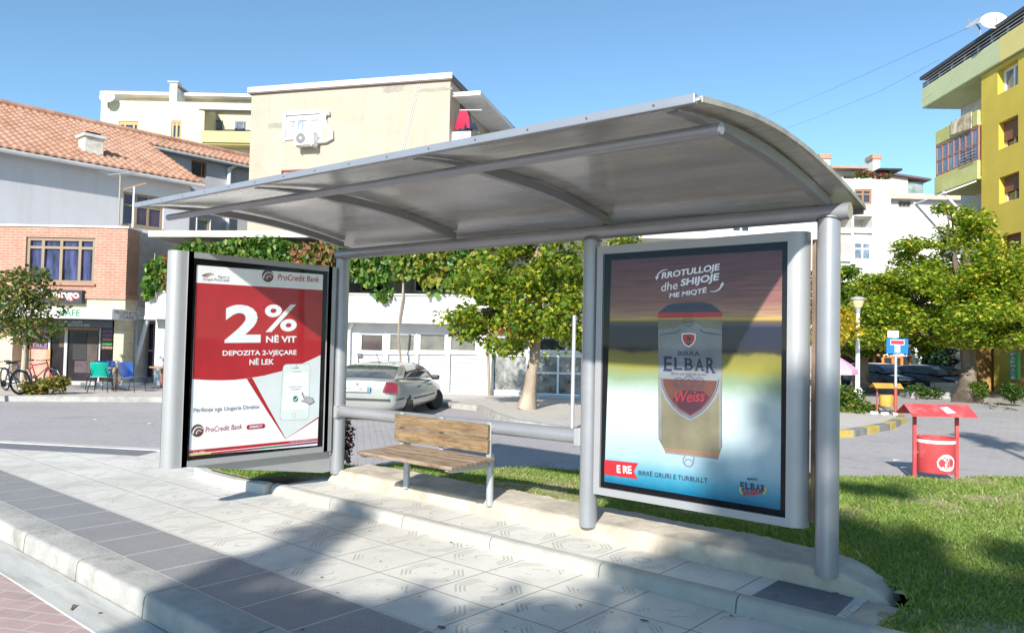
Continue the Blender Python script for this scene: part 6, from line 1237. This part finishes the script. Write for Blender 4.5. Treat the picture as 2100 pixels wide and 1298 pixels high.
        b = MB(); k = [Vector(p)+Vector((-.045, s*.035, 0)) for p in P]; b.add([tuple(v) for v in k] + [tuple(v+Vector((.12, -s*.1, 0))) for v in k], [tuple(range(6)), tuple(range(11, 5, -1))] + [(i, (i+1) % 6, 6+(i+1) % 6, 6+i) for i in range(6)]); tl = b.build('tail_light', M_tl, t, smooth=75)
        P = [(2.16, s*.36, .58), (2.02, s*.64, .60), (1.9, s*.74, .64), (1.92, s*.72, .72), (2.06, s*.60, .715), (2.17, s*.38, .67)]
        b = MB(); k = [Vector(p)+Vector((.035, s*.03, 0)) for p in P]; b.add([tuple(v) for v in k] + [tuple(v-Vector((.12, s*.08, 0))) for v in k], [tuple(range(6)), tuple(range(11, 5, -1))] + [(i, (i+1) % 6, 6+(i+1) % 6, 6+i) for i in range(6)]); b.build('headlight', M_hl, t)
        for x in (-1.32, 1.25):
            a = R(steer) if x > 0 else 0; b = MB().lathe([(.19, -.09), (.28, -.10), (.308, -.07), (.308, .07), (.28, .10), (.19, .09)], 28); M_ = Matrix.Translation((x, s*.77, .308)) @ Matrix.Rotation(a, 4, 'Z') @ Matrix.Rotation(-s*R(90), 4, 'X'); b.v = [tuple(M_ @ Vector(v)) for v in b.v]
            wo = b.build('wheel', M_tyre, t, smooth=40); b = MB().lathe([(0, .06), (.06, .075), (.17, .055), (.20, .09), (.205, .06), (.20, -.05), (0, -.05)], 24)
            for i in range(7): an = 2*math.pi*i/7; b.obox((.12*math.cos(an), .12*math.sin(an), .075), .14, .03, .02, (0, 0, an))
            b.v = [tuple(M_ @ Vector(v)) for v in b.v]; b.build('rim', M_rim, wo, smooth=40)
    MB().box(-2.292, -2.06, -.70, .70, .56, .60).build('bumper_strip', M_bt, t, bevel=.01); MB().box(2.1, 2.262, -.42, .42, .58, .66).build('grille', M_bt, t, bevel=.02)
    b = MB().box(-2.31, -2.28, -.30, .30, .765, .895); pl = b.build('number_plate', mat('plate_white', (.68, .70, .72), .4), t, bevel=.004)
    if plate:
        for y0, y1 in ((-.295, -.245), (.245, .295)): MB().box(-2.314, -2.3105, y0, y1, .767, .893).build('plate_band', mat('plate_blue', (.05, .22, .50), .4), pl)
        b = MB(); b.text(plate, 0, 0, .44, .075, lambda u, v: (-2.3125, .22-u, .79+v), 0, 0, .012); b.build('plate_lettering', mat('plate_ink', (.06, .06, .08), .5), pl, recalc=False)
        b = MB(); b.lathe([(0, 0), (.035, 0), (.035, .012), (0, .012)], 14); b.v = [(-2.275-z+.02, x, y+.975) for x, y, z in b.v]; b.build('badge', M_rim, t)
        MB().tube([(-.75, 0, 1.42), (-1.05, 0, 1.72)], .008, 5).build('aerial', M_bt, t)
    else: MB().box(2.262, 2.28, -.26, .26, .42, .53).build('front_plate', M_hl, t)
    return t
lat, dp = -3.12 + 2.25*math.sin(R(8)), 15.6 + 2.25*math.cos(R(8)); X_, Y_ = cw(lat, dp)
make_car('silver saloon car parked before the garages, seen from behind', paint('silver_car_paint', (.40, .41, .385), .3, .5), (X_, Y_, RZ), 122.5, .81, 'AA 010BD', None, -14)
for px, d, lab, c_, rz in ((1806, 33.5, 'black car nearest the lamp post, headlights towards the road', (.05, .055, .07), -34), (1912, 32.0, 'dark blue-black car between the first black car and the large tree trunk', (.06, .07, .10), -34), (1985, 36.0, 'sand coloured car mostly hidden behind the large tree trunk', (.30, .25, .19), -28)):
    x, y = cw((px-1050)/FOC*d, d); make_car(lab, paint('dark_car_paint_%d' % px, c_, .2, .2), (x, y, RZ), rz, .78, None, 'cars parked under the trees', 0)

# ------------------------------------------------------------------ street furniture
M_redp = mat('faded_red_paint', (.52, .06, .065), .55, 0, .12, 3, .1, 40, dirt=(.62, .26, .24), dirt_scale=4, dirt_amt=.6); M_orp = mat('orange_paint', (.60, .28, .05), .6, 0, .15, 4); M_rust = mat('rusty_red_frame', (.36, .08, .05), .7, 0, .2, 6)
def make_bin(label, loc, rz, k, mr, mb, mf, logo=True, group='litter bins with little roofs', rb=.225, zb=0):
    t = thing('litter_bin', label, 'litter bin', loc, rz, group); w2 = .265*k
    for s in (-1, 1): MB().box(s*w2-.02*k, s*w2+.02*k, -.02*k, .02*k, -.1, .80*k).build('post', mf, t, bevel=.004)
    ww, dd = .40*k, .24*k; b = MB()
    for s in (-1, 1): b.add([(-ww, s*dd, .775*k), (ww, s*dd, .775*k), (ww, 0, .905*k), (-ww, 0, .905*k), (-ww, s*dd, .787*k), (ww, s*dd, .787*k), (ww, 0, .919*k), (-ww, 0, .919*k)], [(0, 1, 2, 3), (4, 5, 6, 7), (0, 1, 5, 4), (1, 2, 6, 5), (2, 3, 7, 6), (3, 0, 4, 7)])
    rf = b.build('roof', mr, t)
    r = rb*k; b = MB().lathe([(r*.97, .06*k+zb), (r, .07*k+zb), (r, .485*k+zb*.4), (r*1.03, .49*k+zb*.4), (r*1.03, .505*k+zb*.4), (r*.95, .505*k+zb*.4), (r*.93, .12*k+zb), (0, .11*k+zb)], 36, cap=False).lathe([(0, .062*k+zb), (r*.97, .061*k+zb)], 36, cap=False); bo = b.build('barrel', mb, t, smooth=40)
    MB().tube([(-w2, 0, .30*k), (-r*.98, 0, .30*k)], .014*k, 8).build('pivot', mf, t); MB().tube([(r*.98, 0, .30*k), (w2, 0, .30*k)], .014*k, 8).build('pivot', mf, t)
    if logo:
        b = MB().lathe([(r+.0025, .435*k), (r+.0025, .475*k)], 36, cap=False); b.build('white_band', M_wfr, bo, smooth=60)
        def on(u, v, l=.003): a = -math.pi/2 + u/r; return ((r+l)*math.cos(a), (r+l)*math.sin(a), v)
        b = MB(); c0, c1 = .03*k, .20*k; n = 30; b.add([on(c0, c1)] + [on(c0+.118*k*math.cos(2*math.pi*i/n)*(1+.05*math.sin(9*i)), c1+.105*k*math.sin(2*math.pi*i/n)*(1+.05*math.cos(7*i))) for i in range(n)], [(0, 1+i, 1+(i+1) % n) for i in range(n)]); b.build('white_emblem', M_wfr, bo, recalc=False)
        b = MB()
        for st in ([(-.05, .05), (-.02, .07), (.0, .05), (-.02, .02), (-.06, .01)], [(.02, .07), (.04, .03), (.03, -.01), (.05, -.05)], [(.05, .065), (.07, .03), (.065, -.02)], [(-.06, -.02), (-.03, -.03), (-.04, -.07)], [(-.01, .01), (.01, -.03), (-.01, -.08)], [(.0, .06), (.02, .0), (.02, -.06)], [(-.08, .02), (-.085, -.02), (-.065, -.06)]):
            q = [Vector(p)*k for p in st]; vs = []
            for i in range(len(q)): tt = (q[min(i+1, len(q)-1)]-q[max(i-1, 0)]).normalized(); nn = Vector((-tt.y, tt.x))*.0075*k; vs += [on(c0+(q[i]+nn).x, c1+(q[i]+nn).y, .0042), on(c0+(q[i]-nn).x, c1+(q[i]-nn).y, .0042)]
            b.add(vs, [(2*i, 2*i+1, 2*i+3, 2*i+2) for i in range(len(q)-1)])
        b.build('emblem_marks', mb, bo, recalc=False)
        b = MB(); zz = lambda y: .787*k + (dd+y)/dd*.132*k + .002; b.sheet([(.05*k, -.19*k, zz(-.19*k)), (.17*k, -.17*k, zz(-.17*k)), (.12*k, -.05*k, zz(-.05*k)), (.02*k, -.07*k, zz(-.07*k))]); b.build('paper_sticker', mat('pink_paper', (.74, .60, .62), .7), rf, recalc=False)
    return t
x, y = cw((1920-1050)/FOC*9.9, 9.9); make_bin('red roofed litter bin with a white emblem at the edge of the lawn', (x, y, -.055), 38, 1.0, M_redp, M_redp, M_redp)
x, y = cw((1819-1050)/FOC*18.75, 18.75); make_bin('orange and yellow litter bin on red posts by the dead-end sign', (x, y, -.0), 36, .82, M_orp, mat('yellow_orange_barrel', (.52, .33, .06), .6, 0, .15, 5, dirt=(.55, .22, .06), dirt_scale=3, dirt_amt=.9), M_rust, False, rb=.19, zb=.15)
for i, (dx, dy) in enumerate(((-.22, -.18), (.02, -.2), (.22, -.1))): o = MB().obox((x+dx, y+dy, .03), .17, .10, .07, (0, 0, i)).build('loose_stone', M_conc, bevel=.015); tag(o, 'pale stones lying at the foot of the orange litter bin', 'stone', 'stones under the orange bin')
# dead-end sign
x, y = cw((1838-1050)/FOC*18.55, 18.55); sg_ = thing('road_sign', 'blue dead-end road sign with a red bar on a grey pole', 'road sign', (x, y, -.05), 37)
zs_ = lambda py: 1.53-(py-722.0)*18.55/FOC+.05
MB().tube([(0, 0, -.05), (0, 0, zs_(700))], .032, 10).build('pole', M_galv, sg_, smooth=40); MB().tube([(0, 0, -.04), (0, 0, zs_(795))], .036, 10).build('painted_pole_foot', M_rust, sg_, smooth=40)
u = 18.55/FOC; z0, z1 = zs_(727), zs_(696); MB().box(-20*u, 23*u, -.05, -.035, z0, z1).build('blue_plate', mat('sign_blue', (.01, .16, .55), .4, 0, .06, 3), sg_, bevel=.02)
MB().box(-4*u, 6.5*u, -.056, -.051, z0+.03, z1-.14).build('white_bar', M_wfr, sg_); o = MB().box(-13*u, 15*u, -.057, -.0505, z1-.15, z1-.03).build('white_bar', M_wfr, sg_); MB().box(-12*u, 14*u, -.061, -.0575, z1-.135, z1-.045).build('red_bar', mat('sign_red_bar', (.55, .03, .05), .4), o)
o = MB().box(-18*u, 4*u, -.05, -.035, z1+.02, z1+.19).build('white_plate', M_wfr, sg_, bevel=.006); b = MB(); b.text('RR', -9*u, z1+.125, 5*u, .03, lambda a, v: (a, -.052, v), 0, 0, .01); b.text('LIRIZOT', -13*u, z1+.045, 13*u, .045, lambda a, v: (a, -.052, v), 0, 0, .01); b.build('plate_lettering', mat('sign_ink', (.1, .1, .12), .5), o, recalc=False)
# lamp post, bare pole
x, y = cw((1760-1050)/FOC*25.0, 25.0); zl2 = lambda py: 1.53-(py-718.8)*25.0/FOC
lp_ = thing('lamp_post', 'white street lamp post with a cream cone lantern beside the hedge', 'street lamp', (x, y, -.05))
MB().tube([(0, 0, 0), (0, 0, zl2(634)+.05)], [.075, .055], 14).build('pole', M_wfr, lp_, smooth=40); MB().lathe([(.15, -.05), (.15, .30), (.12, .36), (.075, .38)], 16).build('base', M_wfr, lp_, smooth=40)
h0 = zl2(632)+.05; MB().lathe([(.09, h0), (.14, h0+.05), (.20, h0+.27), (0, h0+.275)], 20).build('lantern', mat('cream_lantern', (.72, .60, .33), .4), lp_, smooth=40); MB().lathe([(.245, h0+.278), (.25, h0+.30), (.12, h0+.37), (0, h0+.39)], 20).build('cap', mat('grey_cap', (.45, .45, .42), .5), lp_, smooth=40); MB().lathe([(.07, h0-.16), (.09, h0-.01)], 14).build('collar', M_galv, lp_, smooth=40)
p = onz(1173, 881, 0); q = at(1178, 648, 14.6); pp = thing('steel_pole', 'bare grey steel pole standing between the shelter and the linden', 'pole', p); MB().tube([(0, 0, -.05), (q[0]-p[0], q[1]-p[1], q[2])], .036, 12).build('shaft', M_galv, pp, smooth=40); MB().tube([(q[0]-p[0], q[1]-p[1], q[2]), (q[0]-p[0], q[1]-p[1], q[2]+.012)], .04, 12).build('cap', M_galv, pp)
# pink parasol
d = 21.5; x, y = cw((1712-1050)/FOC*d, d); zp_ = lambda py: 1.53-(py-717.8)*d/FOC+.1; um_ = thing('parasol', 'pink cafe parasol with white lettering on its valance', 'parasol', (x, y, -.1), 40)
M_pink = mat('faded_pink_canvas', (.66, .33, .45), .8, 0, .06, 3, .1, 30); n = 8; r = .62; b = MB(); V = [(0, 0, zp_(727))]
for k, (rr, py) in enumerate(((.33, 735), (.66, 745), (1.0, 757), (1.0, 767))):
    for i in range(n): a = 2*math.pi*(i+.5)/n; V.append((r*rr*math.cos(a), r*rr*math.sin(a), zp_(py)))
F = [(0, 1+i, 1+(i+1) % n) for i in range(n)] + [(1+k*n+i, 1+k*n+(i+1) % n, 1+(k+1)*n+(i+1) % n, 1+(k+1)*n+i) for k in range(3) for i in range(n)]
cn = b.add(V, F).build('canopy', M_pink, um_, recalc=False); MB().tube([(0, 0, -.05), (0, 0, zp_(730))], .022, 8).build('pole', mat('pale_wood_pole', (.50, .42, .33), .7), um_)
b = MB(); a0 = -math.pi/2; rr = r*math.cos(math.pi/n)+.004; b.text('Gold', -.10, zp_(766), .34, zp_(758)-zp_(767), lambda a, v: (a, -rr, v), 0, 0, .01); b.build('lettering', M_wfr, cn, recalc=False)
# cafe furniture
M_blue = mat('blue_plastic', (.06, .16, .55), .35, 0, .1, 4); M_teal = mat('green_plastic', (.0, .33, .24), .4, 0, .1, 4); M_leg = mat('dark_steel_leg', (.05, .05, .055), .4, .5); M_top = mat('orange_wood_top', (.48, .24, .10), .5, 0, .15, 5)
def make_chair(label, loc, rz, m, sq=False):
    t = thing('cafe_chair', label, 'chair', loc, rz, 'chairs outside the cafe'); n = 10
    def shell(f, th=.012):
        V = []; F = []
        for i in range(n+1):
            for j in range(n+1): V.append(f(i/n, j/n-.5))
        k = len(V); V += [(x, y+th*.3, z-th) for x, y, z in V]
        for i in range(n):
            for j in range(n): a = i*(n+1)+j; F += [(a, a+1, a+n+2, a+n+1), (k+a, k+a+n+1, k+a+n+2, k+a+1)]
        for i in range(n): F += [(i*(n+1), (i+1)*(n+1), k+(i+1)*(n+1), k+i*(n+1)), (i*(n+1)+n, k+i*(n+1)+n, k+(i+1)*(n+1)+n, (i+1)*(n+1)+n), (i, k+i, k+i+1, i+1), (n*(n+1)+i, n*(n+1)+i+1, k+n*(n+1)+i+1, k+n*(n+1)+i)]
        return MB().add(V, F)
    shell(lambda s, w_: (w_*(.50-.08*s), -.24+.48*s, .40+.02*math.cos(w_*3)-.03*math.sin(s*3)+.05*abs(w_)**2)).build('seat', m, t, smooth=50)
    wd = (lambda s: .44) if sq else (lambda s: .36+.24*math.sin(min(1, s*1.15)*math.pi*.62))
    shell(lambda s, w_: (w_*wd(s), .22+.10*s-.30*w_*w_, .43+.36*s)).build('backrest', m, t, smooth=50)
    for sx in (-1, 1): MB().tube([(sx*.24, -.26, 0), (sx*.21, -.20, .36), (sx*.19, .1, .385), (sx*.20, .24, .50), (sx*.17, .30, .62)], .012, 6).build('leg', M_leg, t); MB().tube([(sx*.25, .30, 0), (sx*.19, .16, .39)], .012, 6).build('leg', M_leg, t)
    return t
for px, py, rz, m, sq, lab in ((203, 799, 40, M_blue, False, 'dark blue plastic chair half hidden behind the green chair'), (207, 803, 232, M_teal, True, 'green plastic chair with its back to the road'), (270, 803, 120, M_blue, False, 'blue plastic chair on the right of the round table')):
    p = onz(px, py, 0); make_chair(lab, (p[0], p[1], 0), rz, m, sq)
def make_table(lab, px, py):
    p = onz(px, py, 0); t = thing('cafe_table', lab, 'table', (p[0], p[1], 0), 0, 'tables outside the cafe'); MB().lathe([(0, .60), (.34, .60), (.35, .615), (.35, .635), (0, .635)], 28).build('top', M_top, t, smooth=40); MB().tube([(0, 0, .02), (0, 0, .6)], .035, 10).build('pedestal', mat('rust_red_pedestal_%d' % px, (.30, .10, .05), .6), t)
    for i in range(4): a = R(45+90*i); MB().tube([(0, 0, .06), (.16*math.cos(a), .16*math.sin(a), .05), (.28*math.cos(a), .28*math.sin(a), .012)], .014, 6).build('foot', M_leg, t)
make_table('round wooden topped table between the green and blue chairs', 238, 800); make_table('small wooden topped table before the pale brick pier', 331, 797)
# bicycles
def make_bike(lab, loc, rz, col, lean=5):
    t = thing('bicycle', lab, 'bicycle', loc, rz, 'bicycles parked by the small tree'); t.rotation_euler = (R(lean), 0, R(rz)); m = mat('bike_paint_%d' % int(rz*10), col, .35, .3)
    def torus(cx, r, rr, n=30): return MB().tube([(cx+r*math.cos(2*math.pi*i/n), 0, .31+r*math.sin(2*math.pi*i/n)) for i in range(n+1)], rr, 7, cap=False)
    for cx in (-.50, .50):
        wo = torus(cx, .285, .024).build('wheel', M_tyre, t, smooth=60); torus(cx, .255, .010).build('rim', M_rim, wo, smooth=60); b = MB()
        for i in range(12): a = math.pi*i/6; b.tube([(cx, 0, .31), (cx+.25*math.cos(a), 0, .31+.25*math.sin(a))], .0035, 4)
        b.build('spokes', M_rim, wo)
    b = MB(); A_, B_, Cc, D_, E_ = (-.06, 0, .30), (-.20, 0, .70), (.34, 0, .72), (-.50, 0, .31), (.36, 0, .62)
    for p, q in ((A_, B_), (A_, E_), ((-.18, 0, .64), Cc), (D_, A_), (D_, (-.17, 0, .60)), (Cc, (.39, 0, .52)), ((.385, 0, .53), (.50, 0, .31))): b.tube([p, q], .017, 7)
    b.build('frame', m, t); MB().tube([(.34, 0, .70), (.31, 0, .80)], .014, 6).build('stem', M_bt, t); MB().tube([(.25, -.28, .82), (.33, -.14, .80), (.33, .14, .80), (.25, .28, .82)], .013, 6).build('handlebar', M_bt, t)
    MB().tube([(-.20, 0, .68), (-.22, 0, .77)], .013, 6).build('seat_post', M_rim, t); b = MB().obox((-.24, 0, .785), .26, .14, .05, (0, 0, 0)); b.v = [(x, y*(.35 if x > -.2 else 1), z) for x, y, z in b.v]; b.build('saddle', M_bt, t, bevel=.02)
    b = MB().lathe([(0, -.006), (.085, -.006), (.085, .006), (0, .006)], 18); b.v = [(x-.06, z-.03, y+.30) for x, y, z in b.v]; b.build('chainring', M_bt, t); MB().tube([(-.06, .0, .30), (-.06, -.08, .30), (.03, -.09, .18)], .01, 5).build('crank', M_rim, t); MB().tube([(.03, -.09, .18), (.03, -.17, .18)], .014, 5).build('pedal', M_bt, t)
    return t
for px, py, rz, c_, lab in ((6, 812, -62, (.10, .10, .11), 'dark bicycle at the left picture edge with its front wheel to the road'), (28, 803, 4, (.04, .05, .09), 'black bicycle leaning behind the small tree trunk'), (78, 797, 26, (.40, .03, .06), 'red framed bicycle behind the straggly shrub')):
    p = onz(px, py, 0); make_bike(lab, (p[0], p[1], 0), rz, c_)
# aerials and dishes
M_pole = mat('weathered_pole', (.30, .27, .24), .6, .3)
def yagi(lab, px0, py0, py1, d, m, n, L, rz, tilt, w2):
    p = at(px0, py0, d); q = at(px0+3, py1, d); t = thing('tv_aerial', lab, 'aerial', p, rz, 'aerials on the cafe roof'); h = q[2]-p[2]; MB().tube([(0, 0, -.1), (0, 0, h)], .03, 8).build('mast', M_pole if n > 9 else M_wfr, t); b = MB(); c_, s_ = math.cos(R(tilt)), math.sin(R(tilt)); b.tube([(-L/2*c_, 0, h-L/2*s_), (L/2*c_, 0, h+L/2*s_)], .015, 6)
    for i in range(n): a = -L/2+L*i/(n-1); b.tube([(a*c_, -w2*(1-.4*i/n), h+a*s_), (a*c_, w2*(1-.4*i/n), h+a*s_)], .009, 5)
    b.build('antenna', m, t); return t
yagi('grey grid aerial on a thin mast above the brick shop', 243, 466, 356, 25.0, mat('grey_aluminium', (.5, .52, .52), .4, .5), 11, .95, 30, 4, .48)
yagi('orange aerial on a white mast beside the grid aerial', 272, 466, 383, 25.2, mat('orange_aerial', (.55, .33, .10), .5), 9, .75, 60, 22, .26)
def dish(lab, p, r, nrm, m=M_wfr, group=None, rz=None):
    t = thing('satellite_dish', lab, 'satellite dish', p, 0, group); nv = Vector(nrm).normalized(); Q = nv.to_track_quat('Z', 'Y').to_matrix(); b = MB().lathe([(0, 0), (r*.5, r*.05), (r*.85, r*.16), (r, r*.22), (r*.99, r*.235), (r*.84, r*.18), (r*.5, r*.075), (0, r*.03)], 28, cap=False); b.v = [tuple(Q @ Vector(v)) for v in b.v]; b.build('reflector', m, t, smooth=60)
    MB().tube([tuple(Q @ Vector((0, -r*.9, r*.2))), tuple(Q @ Vector((0, -r*.5, r*1.0)))], .02, 6).build('feed_arm', M_pole, t); MB().tube([(0, 0, 0), tuple(Q @ Vector((0, 0, -.25))), tuple(Q @ Vector((0, 0, -.25)) + Vector((0, 0, -r*1.1)))], .035, 7).build('mount', M_pole, t); return t
back = -(MCAM @ np.array([0, 1.0, 0])); rt = MCAM @ np.array([1.0, 0, 0])
dish('white dish on the parapet of the pale yellow apartments', at(220, 201, 45.6), .42, back*1+rt*.25+np.array([0, 0, .45]))
p = YB.w(YB.uz(2037, 60, yo)[0], yo-.55, YB.uz(2037, 47, yo)[1]); dish('large white dish facing left on the roof of the yellow building', at(2037, 47, 30.0), .47, back*.9-rt*.3+np.array([0, 0, .55])); dish('second grey dish seen edge-on beside the large roof dish', at(2003, 50, 31.5), .42, back*.25-rt*.9+np.array([0, 0, 1.0]), M_galv)
MB().tube([at(2006, 60, 31.2), at(2007, 82, 31.2)], .05, 8).build('dish_pole', M_wfr, yb_) if False else None
# overhead wires
for pts, lab in (([(2004, 49, 30.5), (1957, 71, 31), (1660, 204, 44), (1500, 268, 56), (1380, 312, 70)], 'fainter upper overhead wire running to the yellow building'), ([(1927, 123, 33), (1800, 190, 38), (1660, 247, 45), (1590, 271, 50), (1400, 330, 66)], 'lower overhead wire running to the yellow building')):
    o = MB().tube([at(*p) for p in pts], .006, 5).build('overhead_wire', M_bt); tag(o, lab, 'wire', 'overhead wires')
# low stone kerb blocks by the large tree
p = onz(1950, 812, RZ+.1); t = thing('stone_planter', 'low grey stepped stone edging left of the large tree trunk', 'planter', p, 44)
for i, (dx, dz, L) in enumerate(((-.5, 0, 2.2), (-.3, .16, 1.8), (.2, .32, 1.2))): MB().box(dx-L/2, dx+L/2, -.2+i*.25, .1+i*.25, dz-.1, dz+.14).build('stone_course', mat('grey_stone_%d' % i, (.36, .36, .37), .9, 0, .15, 4, .3, 20), t, bevel=.015)
# fallen leaves and scraps on the pavement
rr = random.Random(9); M_fl = [mat('dry_leaf_%d' % i, c_, .8, 0, .2, 20) for i, c_ in enumerate(((.42, .30, .17), (.30, .18, .08), (.12, .09, .06)))]
spots = [(148, 1246, 2.6, 0), (230, 1027, 1, 0), (212, 990, .8, 2), (590, 1038, .7, 1), (620, 1290, .8, 2), (905, 1286, 1.3, 2), (1322, 1272, 1.2, 2), (1030, 1238, .8, 2), (1712, 1216, 1.2, 2), (1590, 1221, .9, 2), (925, 1112, .9, 2), (1330, 1180, .8, 2), (780, 1150, .7, 2), (1062, 1252, .7, 1), (660, 1183, .7, 2), (1190, 1240, .8, 2), (205, 1256, .7, 2), (860, 1222, .6, 1), (1500, 1262, .7, 2)]
for px, py, k, mi in spots:
    zz = .093 if px > 1580 and py < 1230 else (RZ+.016 if py > 1240 and px < 260 else .004); p = onz(px, py, zz); n = 9; a0 = rr.random()*6; V = [(0, 0, .006*k)] + [(.022*k*math.cos(a0+2*math.pi*i/n)*rr.uniform(.6, 1.2), .013*k*math.sin(a0*.3+2*math.pi*i/n)*rr.uniform(.6, 1.3), .004*k*rr.random()) for i in range(n)]
    o = MB().add(V, [(0, 1+i, 1+(i+1) % n) for i in range(n)]).build('fallen_leaf', M_fl[mi], loc=p, recalc=False); tag(o, 'small dry fallen leaf lying flat on the pale pavement' if k < 2 else 'large tan fallen leaf in the gutter at the lower left', 'leaf', 'fallen leaves on the pavement')
for px, py in ((189, 861), (300, 869), (1880, 932), (1832, 944)): p = onz(px, py, RZ+.006); o = MB().add([(0, 0, 0), (.12, .02, .01), (.10, .08, .004), (-.02, .06, .012)], [(0, 1, 2, 3)]).build('paper_scrap', M_wfr, loc=p, recalc=False); tag(o, 'scrap of white paper lying on the road', 'litter', 'paper scraps on the road')
